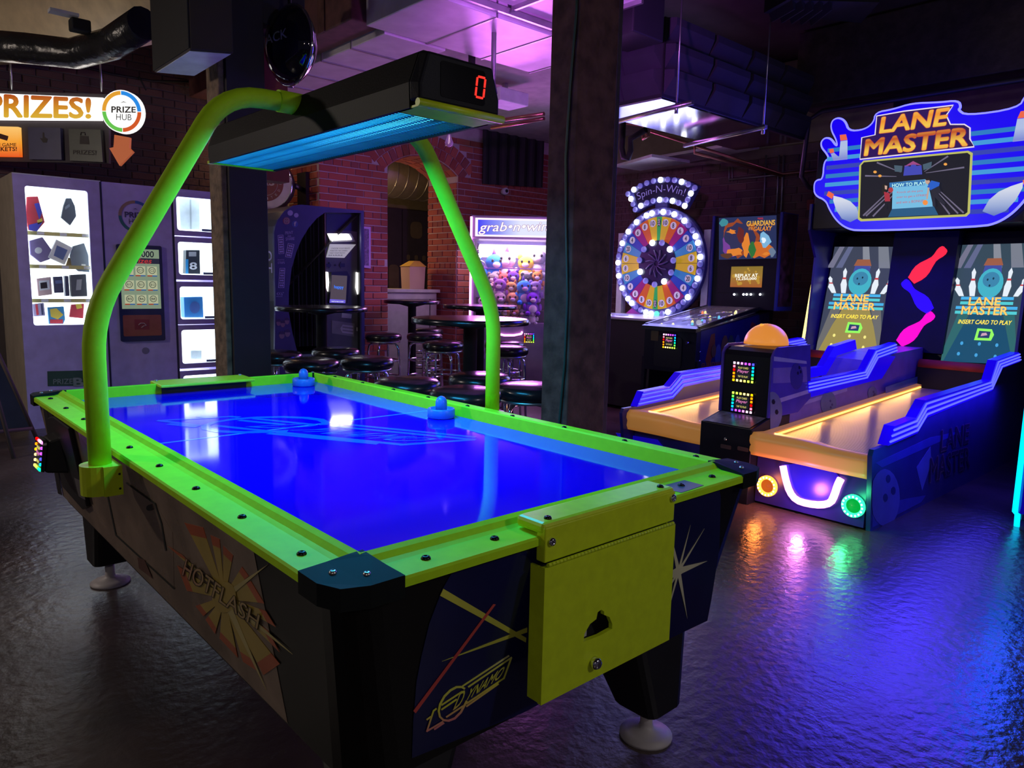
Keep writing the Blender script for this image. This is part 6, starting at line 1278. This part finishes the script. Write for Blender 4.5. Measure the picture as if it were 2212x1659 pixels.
def screen(f, base, lane_c, side_c, dots, tag_):
    o = [0.004]
    def S(nm, pts, m): o[0] += .0008; spoly(nm, [f(*p) for p in pts], m, o[0])
    def Tt(s_, q, m, **k): o[0] += .0012; stext(s_, [f(*p) for p in q], m, o[0], **k)
    S('screen', [(0, 0), (1, 0), (1, 1), (0, 1)], E_('base'+tag_, base, .8))
    for a, b, c in ((.08, .16, (.2, .2, .3)), (.22, .3, (.14, .16, .3)), (.45, .55, (.28, .3, .36)), (.7, .86, (.22, .24, .3))): S('screen_beam', [(a, 1), (b, 1), (b-.12+.2*(a > .4), .80), (a-.14+.2*(a > .4), .80)], E_('beam%d' % int(a*100), c, .7))
    S('screen_lane', [(.30, .42), (.72, .42), (1, .0), (.0, .0)], E_('lane'+tag_, lane_c, .9)); S('screen_gutter', [(.12, .42), (.28, .42), (.03, 0), (0, 0), (0, .1)], E_('gut'+tag_, side_c, .8)); S('screen_gutter', [(.74, .42), (.9, .42), (1, .1), (1, 0), (.97, 0)], E_('gut'+tag_, side_c, .8))
    S('far_house', [(.35, .68), (.65, .68), (.62, .82), (.38, .82)], E_('house', (.05, .07, .3), .9)); S('far_sign', [(.36, .82), (.64, .82), (.6, .88), (.4, .88)], E_('sign', (.3, .1, .05), .9))
    for sx, sz, ln, tilt in ((.12, .62, .16, -.06), (.27, .6, .24, -.02), (.73, .6, .24, .02), (.88, .62, .16, .06)):
        x, z = sx, .56; S('pin_icon', [(x-.035, z), (x+.035, z), (x+tilt+.05, z+ln*.35), (x+tilt*1.3+.02, z+ln*.62), (x+tilt*1.6+.032, z+ln*.85), (x+tilt*1.8, z+ln), (x+tilt*1.6-.032, z+ln*.85), (x+tilt*1.3-.02, z+ln*.62), (x+tilt-.05, z+ln*.35)], E_('pinw', (.72, .78, .85), .9))
        S('pin_band', [(x+tilt*1.2-.03, z+ln*.55), (x+tilt*1.2+.03, z+ln*.55), (x+tilt*1.3+.028, z+ln*.62), (x+tilt*1.3-.028, z+ln*.62)], E_('band', (.5, .05, .05), .9))
    S('ball_icon', [(.5+.18*math.cos(i*PI/10), .67+.125*math.sin(i*PI/10)) for i in range(20)], E_('ball', (.05, .38, .48), .95)); S('ball_shade', [(.5+.12*math.cos(i*PI/10), .70+.065*math.sin(i*PI/10)) for i in range(20)], E_('ball2', (.04, .2, .34), .95))
    for x, z in ((.45, .70), (.53, .71), (.49, .65)): S('ball_hole', [(x+.014*math.cos(i), z+.011*math.sin(i)) for i in range(6)], E_('hole', (.01, .05, .08), .6))
    for k in range(4): S('logo_bar', [(.12-.05*(k > 1), .555-k*.04), (.86+.07*(k > 1), .555-k*.04), (.86+.07*(k > 1), .53-k*.04), (.12-.05*(k > 1), .53-k*.04)], E_('bar%d' % (k % 2), ((.06, .4, .75), (.08, .55, .6))[k % 2], .9))
    for s_, q in (('LANE', [(.24, .485), (.68, .485), (.68, .55), (.24, .55)]), ('MASTER', [(.16, .405), (.8, .405), (.8, .475), (.16, .475)])):
        Tt(s_, q, E_('edge', (.22, .05, .12), .8), off=.06); o[0] += .001; Tt(s_, q, E_('gold', (.95, .55, .12), 1.0), off=.03)
    Tt('INSERT CARD TO PLAY', [(.14, .325), (.88, .325), (.88, .36), (.14, .36)], E_('yellow', (1, .72, .06), 1.1), off=.02, shear=.2)
    S('card_icon', [(.40, .19), (.63, .19), (.66, .24), (.62, .285), (.42, .29)], E_('lime', (.25, .9, .1), 1)); S('card_screen', [(.44, .21), (.6, .21), (.61, .265), (.45, .27)], E_('ink', (.02, .04, .12), 1)); S('card_mark', [(.48, .225), (.57, .235), (.55, .255), (.49, .25)], E_('mark', (.5, .3, .4), 1))
    for x, z in ((.24, .16), (.48, .16), (.72, .155), (.22, .07), (.46, .065), (.72, .06)): S('screen_spark', [(x+.022*math.cos(i*PI/4), z+.016*math.sin(i*PI/4)) for i in range(8)], E_('dot'+tag_, dots, 1))
def quadf(ll, lr, ur, ul):
    ll, lr, ur, ul = map(Vector, (ll, lr, ur, ul)); return lambda u, v: tuple(ll.lerp(lr, u).lerp(ul.lerp(ur, u), v))
screen(quadf((1762, 759), (1901, 766), (1938, 533), (1803, 533)), (.05, .06, .10), (.30, .24, .07), (.15, .15, .15), (.75, .68, .2), '_a')
screen(quadf((2032, 780), (2192, 788), (2228, 525), (2079, 529)), (.04, .07, .10), (.01, .07, .14), (.03, .14, .15), (.05, .3, .6), '_b')
# ---- marquee
XM = 5.7; mly = XM-3.45
def m7(x, y): return LP(LM, 1650+x/3.319, 150+y/3.319, mly)
left = [(680, 1155), (590, 1135), (520, 1080), (470, 1000), (445, 935), (365, 900), (360, 830), (375, 795), (425, 790), (432, 660), (470, 640), (450, 600), (415, 560), (410, 520), (440, 490), (480, 500), (510, 545), (530, 550), (520, 500), (482, 430), (487, 370), (530, 347), (580, 370), (604, 445), (720, 435), (790, 380), (800, 310), (920, 290), (1060, 245)]
Lp = [m7(*p) for p in left]; cxm = (Lp[0][0]+m7(1560, 1110)[0])/2
Rt = [m7(*p) for p in ((1250, 240), (1390, 225), (1408, 270), (1385, 290), (1450, 335))]
Rm = [(2*cxm-x, z) for x, z in Lp[:24]][::-1]
mo = smooth(Lp+Rt+Rm)
MB().prism(mo, 'y', mly, mly+.05).build('marquee', mat('marquee_blue', (.01, .01, .22), .3, emit=(.01, .0, 1), es=.85), LM)
LB('marquee_box', MB().box(5.76, 6.6, .56, 2.12, 1.78, 2.45), M_dk, bevel=.01)
MB().tube([(x, mly+.01, z) for x, z in mo], .0115, 8, True).build('marquee_neon', glow('marquee_led', (.11, .11, 1), 3), LM)
mz = lambda y: m7(1110, y)[1]
def md(nm, pts, m, o): return decal(LM, nm, pts, mly-o, m, .0008)
x0m, x1m = Lp[8][0]+.02, 2*cxm-Lp[8][0]-.02
rows = [(.93, .98, 'c'), (1.0, 1.005, 'w')]
zA, zB = mz(1080), mz(480)
for k in range(9):
    za = zB+(zA-zB)*(k+.15)/9; zb_ = zB+(zA-zB)*(k+.62)/9
    ins = 0 if k < 6 else (k-5)*.05
    md('art_stripe', [(x0m+ins, zb_), (x1m-ins, zb_), (x1m-ins, za), (x0m+ins, za)], E_('stripe%d' % (k % 3), ((.03, .2, .55), (.06, .32, .7), (.04, .06, .45))[k % 3], .8), .001)
def both(nm, pts, m, o):
    q = [m7(*p) for p in pts]; md(nm, q, m, o); md(nm, [(2*cxm-x, z) for x, z in q], m, o)
both('art_pin', [(500, 905), (560, 920), (620, 945), (665, 990), (690, 1060), (620, 1095), (560, 1070), (520, 1010), (498, 940)], ramp_mat('pin_print', 'Z', mz(1095), mz(905), ((.04, .12, .55), (.4, .5, .8), (.75, .8, .95)), .85), .002)
both('art_band', [(450, 905), (465, 872), (505, 895), (490, 930)], E_('bandr', (.75, .12, .06), .9), .0035); both('art_band', [(545, 470), (590, 465), (600, 505), (550, 512)], E_('bandr', (.75, .12, .06), .9), .003); both('art_band', [(470, 572), (500, 568), (505, 595), (475, 602)], E_('bandr', (.75, .12, .06), .9), .003)
both('art_pin', [(550, 515), (600, 508), (600, 645), (500, 655), (480, 605), (505, 598), (540, 630)], ramp_mat('pin_print2', 'Z', mz(655), mz(505), ((.65, .7, .85), (.25, .3, .75), (.5, .6, .9)), .85), .002)
def q7(*p): return [(1650+a/3.319, 150+b/3.319) for a, b in p]
def mt(s_, q, m, o, **k): tpx(LM, s_, q7(*q), mly-o, m, **k)
plate = E_('plate', (.10, .01, .06), .8)
decal(LM, 'logo_plate', [m7(*p) for p in ((692, 645), (705, 490), (800, 470), (812, 335), (1010, 300), (1360, 258), (1310, 330), (1340, 395), (1440, 395), (1480, 420), (1480, 500), (1510, 555), (1100, 600))], mly-.006, E_('plate2', (.03, .01, .10), .8), .004)
MB().tube([(m7(*p)[0], mly-.007, m7(*p)[1]) for p in ((692, 645), (705, 490), (800, 470), (812, 335), (1010, 300), (1360, 258), (1310, 330), (1340, 395), (1440, 395), (1480, 420), (1480, 500), (1510, 555), (1100, 600))], .005, 6, True).build('logo_outline', E_('outline', (.75, .65, .75), .9), LM)
gm = ramp_mat('logo_gold', 'Z', mz(620), mz(270), ((.85, .2, .02), (.95, .62, .08), (.55, .09, .02), (.95, .6, .08), (.9, .3, .03), (.95, .62, .1)), .95)
for s_, q in (('LANE', ((832, 455), (1300, 398), (1330, 275), (850, 345))), ('MASTER', ((722, 618), (1455, 545), (1475, 415), (738, 505)))):
    mt(s_, q, E_('edge2', (.45, .06, .05), .8), .009, off=.07); mt(s_, q, gm, .013, off=.04)
# big screen
tv = [(690, 690), (720, 655), (1470, 585), (1500, 600), (1480, 1030), (1455, 1055), (700, 1090), (680, 1075)]
decal(LM, 'screen_frame', [m7(*p) for p in tv], mly-.016, E_('lime_frame', (.45, .45, .12), .9), .01)
decal(LM, 'screen', [m7(*p) for p in ((705, 690), (725, 668), (1465, 600), (1485, 615), (1465, 1025), (1445, 1040), (712, 1073), (694, 1062))], mly-.019, E_('tv', (.012, .012, .02), .9), .003)
tvo = [.0205]
def tvp(nm, pts, m): tvo[0] += .0006; decal(LM, nm, [m7(*p) for p in pts], mly-tvo[0], m, .0004)
for a, b in (((720, 1050), (960, 820)), ((740, 1052), (985, 830)), ((790, 1055), (1000, 835)), ((1440, 1030), (1200, 810)), ((1400, 1035), (1190, 815)), ((1340, 1040), (1170, 815)), ((735, 765), (960, 770)), ((1445, 705), (1170, 745)), ((820, 670), (990, 740)), ((1330, 625), (1160, 735))):
    d = Vector((b[0]-a[0], b[1]-a[1])).normalized(); n_ = Vector((-d.y, d.x))*6; tvp('tv_line', [(a[0]-n_.x, a[1]-n_.y), (a[0]+n_.x, a[1]+n_.y), (b[0]+n_.x*.3, b[1]+n_.y*.3), (b[0]-n_.x*.3, b[1]-n_.y*.3)], E_('tvline', (.16, .14, .22), .8))
tvp('tv_lane', [(900, 1060), (1260, 1045), (1150, 830), (1010, 835)], E_('tvlane', (.02, .09, .2), .9)); tvp('tv_castle', [(1010, 765), (1020, 690), (1060, 700), (1080, 665), (1105, 695), (1140, 690), (1145, 755)], E_('castle', (.05, .06, .4), .9)); tvp('tv_roof', [(1015, 700), (1080, 660), (1140, 690), (1080, 685)], E_('roof', (.3, .06, .2), .9))
for x, y in ((808, 738), (843, 766), (1312, 683)): tvp('tv_lamp', [(x+13*math.cos(i*PI/4), y+10*math.sin(i*PI/4)) for i in range(8)], E_('tvlamp', (.7, .3, .06), 1))
for q in (((945, 690), (1005, 695), (1000, 740), (950, 735)), ((1150, 685), (1215, 665), (1210, 710), (1155, 725))): tvp('tv_board', q, E_('board', (.06, .1, .14), .9))
tvp('info_card', [(915, 815), (1180, 790), (1190, 830), (1225, 985), (930, 1003), (935, 850)], E_('card', (.16, .45, .68), .9)); tvp('info_head', [(912, 850), (912, 815), (1165, 795), (1165, 832)], E_('cardhead', (.03, .15, .4), .9))
tvo[0] += .001; mt('HOW TO PLAY', ((920, 845), (1158, 826), (1158, 803), (920, 820)), E_('teal', (.45, .8, .75), 1), tvo[0], off=.02)
for s_, q in (('Knock all the pins', ((955, 892), (1140, 880), (1140, 862), (955, 875))), ('over to get a STRIKE', ((952, 928), (1170, 912), (1170, 893), (952, 908))), ('and win a BONUS!', ((950, 963), (1150, 950), (1150, 932), (950, 945)))): tvo[0] += .001; mt(s_, q, E_('cardtext', (.75, .45, .15) if 'win' in s_ or 'STRIKE' in s_ else (.4, .1, .25), .9) if False else E_('cardtext', (.45, .14, .2), .9), tvo[0])
for pts, c in (([(862, 830), (885, 825), (898, 850), (890, 880), (862, 905)], (.02, .015, .015)), ([(880, 835), (898, 838), (896, 865), (882, 862)], (.55, .35, .28)), ([(875, 880), (915, 890), (920, 950), (882, 950)], (.35, .03, .05)), ([(880, 950), (925, 948), (925, 1002), (905, 1002), (902, 970), (895, 1002), (882, 1002)], (.012, .012, .02)), ([(1170, 800), (1195, 785), (1205, 810), (1190, 828), (1175, 822)], (.5, .32, .25)), ([(1168, 790), (1200, 780), (1203, 798), (1180, 800)], (.02, .015, .015)), ([(1185, 845), (1215, 800), (1275, 815), (1265, 860), (1210, 870)], (.02, .10, .5)), ([(1190, 850), (1202, 852), (1188, 935), (1178, 932)], (.5, .32, .25)), ([(1212, 868), (1268, 840), (1285, 880), (1262, 900), (1318, 965), (1300, 978), (1240, 920), (1245, 985), (1225, 985)], (.02, .02, .035))): tvp('player_picture', pts, E_('pl_%d' % int(sum(c)*1000), c, .9))
for x, y, r, c in ((925, 868, 18, (.4, .04, .05)), (1172, 958, 19, (.8, .25, .05))): tvp('ball_picture', [(x+r*math.cos(i*PI/6), y+r*math.sin(i*PI/6)) for i in range(12)], E_('bp%d' % x, c, .9))
lamp('marquee_blue', 'AREA', (XM-.12, 1.34, 2.15), (.05, .03, 1), 22, 1.5, .7, aim=(XM-2, 1.34, 1.6), parent=LM)
lamp('marquee_under', 'AREA', (XM-.05, 1.34, 1.76), (.06, .03, 1), 18, 1.4, .15, aim=(XM-.6, 1.34, .5), parent=LM)
lamp('rail_glow', 'AREA', (4.5, YR-.09, .62), (.06, .03, 1), 7, 1.9, .06, aim=(4.5, YR+.02, .1), parent=LM)
for x, y, c, e in ((3.3, 1.12, (1, .25, .04), 1.2), (3.3, .86, (1, .25, .8), 3), (3.3, .62, (.05, 1, .3), 1.2)): lamp('front_light', 'POINT', (x, y, .14), c, e, .03, parent=LM)

# ---------------------------------------------------------------- neighbour cabinet at the right edge
RM = thing('arcade_cabinet', 'dark arcade cabinet edged with a cyan light strip at the right edge', 'arcade machine', (4.75, -.33, 0))
MB().box(4.17, 5.6, -.75, .03, .04, 1.9).build('body', mat('cab_dark', (.01, .01, .06), .3), RM, world=True, bevel=.01)
MB().tube([(4.15, .055, 1.7), (4.15, .055, .09), (4.19, .05, .07), (4.2, .05, .0)], .014, 8).build('light_strip', glow('strip_cyan', (.0, .62, 1), 2.2), RM, world=True)
MB().tube([(4.15, .02, 1.7), (4.15, .02, .09)], .02, 6).build('strip_channel', mat('opening_blue', (.01, .01, .3), .3), RM, world=True)
lamp('strip_glow', 'AREA', (4.1, .05, .7), (.01, .05, 1), 5, .08, 1.2, aim=(3.2, .1, .3), parent=RM)

# ---------------------------------------------------------------- smaller things
sb = thing('hanging_speaker', 'large dark box speaker hung high beside the left pillar', 'speaker', tuple(onz(415, 135, 2.42)))
zz = 2.42; q = [onz(410, 108, zz), onz(333, 157, zz), onz(420, 165, zz), onz(505, 115, zz)]
MB().loft(q, [p+Vector((0, 0, .75)) for p in q]).build('cabinet', mat('speaker_brown', (.035, .022, .022), .6), sb, world=True, bevel=.008)
c_ = sum(q, Vector())/4; q2 = [c_.lerp(p, .93)-Vector((0, 0, .002)) for p in q]; MB().loft(q2, [p+Vector((0, 0, .004)) for p in q2]).build('underside', mat('speaker_pale', (.75, .8, .85), .5), sb, world=True)
n_ = (q[0]-c_).normalized()*.004; q3 = [q[0], q[1], q[1]+Vector((0, 0, .74)), q[0]+Vector((0, 0, .74))]; out = (q[0]-q[3]).normalized()*.006
MB().loft([p+Vector((0, 0, .01))+out for p in q3], [p+Vector((0, 0, .01)) for p in q3]).build('grille', M_matte, sb, world=True)
js = thing('round_sign', 'glossy black domed round sign hung from the left pillar top', 'sign', (1.6, 3.42, 2.45))
ax = Vector((-.96, -.12, -.02)).normalized(); cj = Vector((1.6, 3.42, 2.66))
gbk = mat('gloss_black', (.006, .006, .012), .06, coat=.5)
MB().lathe([(.001, -.1), (.1, -.095), (.17, -.075), (.215, -.03), (.225, 0), (.215, .03), (.17, .075), (.1, .095), (.001, .1)], cj, ax, 36, cap=False).build('body', gbk, js, world=True)
MB().tube([cj+(ax.orthogonal().normalized()*math.cos(t)+ax.cross(ax.orthogonal().normalized())*math.sin(t))*.225 for t in [2*PI*i/36 for i in range(36)]], .012, 8, True).build('rim', M_chrome, js, world=True)
uj = Vector((0, 0, 1)).cross(ax).normalized(); vj = ax.cross(uj); ij = WM(js).inverted()
for s_, v0, v1, u0_, u1_ in (('JACK', -.02, .05, -.13, .13),): text(js, s_, bil(*[ij @ (cj+uj*a+vj*b+ax*.106) for a, b in ((u0_, v0), (u1_, v0), (u1_, v1), (u0_, v1))]), mat('sign_grey', (.3, .3, .3), .4))
MB().cyl(cj+Vector((0, 0, .22)), cj+Vector((0, 0, .9)), .012, 8).build('hanger', M_matte, js, world=True); MB().tube([cj+Vector((.02, .05, -.23+.01*i)) for i in range(3)], .02, 6).build('lower_clip', M_chrome, js, world=True)
jm = thing('barrel_sign', 'round red and cream bar sign on a black wall bracket above the booth', 'sign', (2.85, 6.45, 1.95))
cj = ony(578, 398, 6.45); ax = (CAM-cj); ax.z = 0; ax.normalize(); ax = (ax+Vector((-.25, .1, 0))).normalized(); Rj = .262
MB().lathe([(Rj, -.07), (Rj, .06), (Rj*.97, .07)], cj, ax, 40).build('drum', M_black, jm, world=True)
for r, h, m in ((Rj*.97, .071, mat('sign_cream', (.62, .56, .55), .5)), (Rj*.68, .073, mat('sign_maroon', (.22, .03, .04), .5))): MB().lathe([(r, 0), (r, .002)], cj+ax*h, ax, 40).build('face', m, jm, world=True)
uj = Vector((0, 0, 1)).cross(ax).normalized(); vj = ax.cross(uj); ij = WM(jm).inverted(); mcr = mat('sign_letter', (.6, .5, .45), .5)
MB().tube([cj+ax*.077+(uj*math.cos(t)+vj*math.sin(t))*Rj*.46 for t in [2*PI*i/32 for i in range(32)]], .0025, 5, True).build('ring', mcr, jm, world=True); MB().tube([cj+ax*.075+(uj*math.cos(t)+vj*math.sin(t))*Rj*1.0 for t in [2*PI*i/40 for i in range(40)]], .008, 6, True).build('rim', M_chrome, jm, world=True)
text(jm, 'J&S', bil(*[ij @ (cj+uj*a+vj*b+ax*.077) for a, b in ((-.085, -.04), (.085, -.04), (.085, .045), (-.085, .045))]), mcr, off=.03)
def ring_text(s_, a0, a1, r, flip=1):
    for i, ch in enumerate(s_):
        if ch == ' ': continue
        a = a0+(a1-a0)*i/(len(s_)-1); o_ = uj*math.cos(a)+vj*math.sin(a); t_ = (uj*math.sin(a)-vj*math.cos(a))*flip; o2 = o_*flip
        c = cj+ax*.077+o_*r; text(jm, ch, bil(*[ij @ (c+t_*u+o2*v) for u, v in ((-.009, -.012), (.009, -.012), (.009, .012), (-.009, .012))]), mcr, off=.01)
ring_text('JOHN JAMESON & SON', PI*1.0, 0, Rj*.57); ring_text('LIMITED', PI*1.2, PI*1.85, Rj*.57, -1)
eb = cj-ax*.02+uj*Rj; MB().tube([eb, Vector((3.25, 6.6, eb.z))], .03, 4).build('arm', M_black, jm, world=True)
MB().box(3.24, 3.276, 6.5, 6.7, eb.z-.18, eb.z+.18).build('wall_plate', M_black, jm, world=True)
# smoke detector, bulb, camera, curtain, wall boxes
sd_ = onz(972, 137, 3.1); t_ = thing('smoke_detector', 'round smoke detector on the plaster ceiling', 'detector', (sd_.x, sd_.y, 3.06)); MB().lathe([(.09, .06), (.09, .03), (.06, .01), (.03, .0)], n=20).build('body', mat('det_grey', (.25, .2, .25), .5), t_)
p = onz(1000, 165, 2.55); dp = thing('drop_rod', 'thin square drop rod under the purple duct', 'rod', (3.35, 3.85, 2.2)); MB().box(-.02, .02, -.02, .02, .3, .92).build('rod', M_matte, dp)
bl = thing('filament_bulb', 'clear filament bulb hanging in front of the brick arch', 'bulb', tuple(ony(970, 318, 5.2))); MB().lathe([(.012, .16), (.014, .12), (.03, .08), (.045, .045), (.035, .012), (.002, 0)], n=16).build('glass', mat('bulb_glass', (.8, .6, .9), .05, alpha=.35), bl); MB().tube([(0, 0, .12), (.01, 0, .05), (-.01, 0, .03), (0, 0, .11)], .003, 5).build('filament', glow('filament', (1, .6, .8), 1), bl); MB().cyl((0, 0, .14), (0, 0, .2), .016, 10).build('socket', M_matte, bl); MB().cyl((0, 0, .2), (0, 0, .95), .004, 6).build('cord', M_matte, bl)
cm = thing('security_camera', 'small white dome camera on the wall above the claw machine', 'camera', tuple(ony(1092, 415, 6.2))); MB().lathe([(.04, .1), (.045, .06), (.03, .02), (.002, 0)], (0, .08, 0), (0, -1, .15), 16).build('body', mat('cam_white', (.5, .5, .55), .4), cm); MB().ball((0, -.02, .012), .022, n=10, m=7).build('lens', gbk, cm)
ct = thing('wall_curtain', 'black pleated cloth hung on the brick wall above the claw machine', 'curtain', tuple(ony(1105, 402, 6.24)))
q = [ony(1045, 262, 6.24), ony(1175, 270, 6.24), ony(1170, 405, 6.24), ony(1043, 397, 6.24)]
mb = MB(); n = 36; A = []; Bq = []
for i in range(n+1): d = Vector((0, -.02*math.sin(i*1.1), 0)); A.append(q[0].lerp(q[1], i/n)+d); Bq.append(q[3].lerp(q[2], i/n)+d)
mb.loft(A+[p+Vector((0, .01, 0)) for p in A[::-1]], Bq+[p+Vector((0, .01, 0)) for p in Bq[::-1]]); mb.build('cloth', M_matte, ct, world=True)
eb_ = thing('emergency_light', 'pale box shaped emergency light under the plaster ceiling', 'light', tuple(onz(1090, 228, 2.92))); MB().box(-.18, .18, -.14, .14, .0, .12).build('box', mat('soffit_white', (.7, .7, .75), .5), eb_, bevel=.01); MB().box(-.02, .02, -.02, .02, .12, .24).build('stem', M_steel, eb_)
hk = thing('ceiling_hook', 'small metal hook and elbow beside the score lamp', 'hook', tuple(onz(1065, 200, 2.6))); MB().tube([(0, 0, .5), (0, 0, .06), (.02, 0, .0), (-.02, 0, -.04), (-.05, 0, -.02)], .018, 8).build('hook', M_steel, hk)
pp = thing('ceiling_pipes', 'thin pipes crossing under the plaster ceiling beside the pillar', 'pipe', tuple(onz(1120, 245, 2.9)))
for a, b in (((1062, 262), (1175, 246)), ((1062, 276), (1175, 256))): MB().tube([onz(*a, 2.72), onz(*b, 2.72)], .018, 8).build('pipe', Mcop, pp, world=True)
# prize corner ceiling: tan soffit, black duct, small bracket
ts = thing('round_duct', 'big tan rounded duct under the ceiling at top left', 'duct', (.6, 6.2, 3.2)); MB().tube([onz(-120, 55, 3.35), onz(150, 30, 3.35), onz(330, -20, 3.35), onz(420, -60, 3.35)], .34, 24).build('skin', mat('duct_tan', (.75, .6, .38), .6), ts, world=True)
bd_ = thing('flexible_duct', 'black flexible duct sagging above the prize sign', 'duct', (.8, 6.3, 2.95)); MB().tube([onz(-60, 95, 2.86), onz(60, 105, 2.84), onz(160, 116, 2.84), onz(240, 95, 2.86), onz(310, 50, 2.9)], .105, 14).build('skin', mat('duct_plastic', (.02, .02, .022), .25, bump=(14, .5, .02)), bd_, world=True)
cb = thing('projector_bracket', 'small white bracket with black sensor under the tan duct', 'bracket', tuple(onz(150, 35, 3.0))); o_ = onz(150, 30, 2.98); MB().box(-.12, .05, -.04, .04, .0, .02).build('plate', mat('soffit_white', (.7, .7, .75), .5), cb); MB().box(0, .12, -.05, .05, -.09, -.01).build('sensor', M_matte, cb, bevel=.01)
cbl = thing('cable_run', 'dark cable strung along the wall above the prize sign', 'cable', (.9, 6.9, 2.7)); MB().tube([ony(-20, 85, 6.95), ony(60, 120, 6.95), ony(150, 135, 6.95), ony(240, 160, 6.95), ony(330, 175, 6.95), ony(450, 178, 6.95)], .012, 6).build('cable', M_matte, cbl, world=True); MB().tube([ony(300, 165, 6.93), ony(316, 195, 6.93)], .008, 6).build('tail', M_matte, cbl, world=True)

# ---------------------------------------------------------------- pendant lamps added out of view to brighten the table and floor
for x, y, e, c in ((-2.2, -2.6, 34, (1, .86, .74)), (1.9, -2.8, 58, (.95, .88, .86)), (-2.4, 4.3, 120, (1, .85, .72))):
    t_ = thing('added_pendant', 'added out of view pendant lamp '+('behind and left of' if x == -2.2 else 'behind and right of' if x > 0 else 'far to the left of')+' the hockey table', 'lamp', (x, y, 2.55), 0, 'added pendant lamps')
    MB().lathe([(.03, .3), (.06, .27), (.19, .06), (.2, .0)], n=24, cap=False).build('shade', M_matte, t_); MB().ball((0, 0, .08), .05).build('bulb', glow('added_pendant_bulb', (1, .85, .7), 4), t_); MB().cyl((0, 0, .28), (0, 0, 1.07), .006, 6).build('cord', M_matte, t_)
    lamp('added_pendant_light', 'POINT', (x, y, 2.5), c, e, .12, parent=t_)
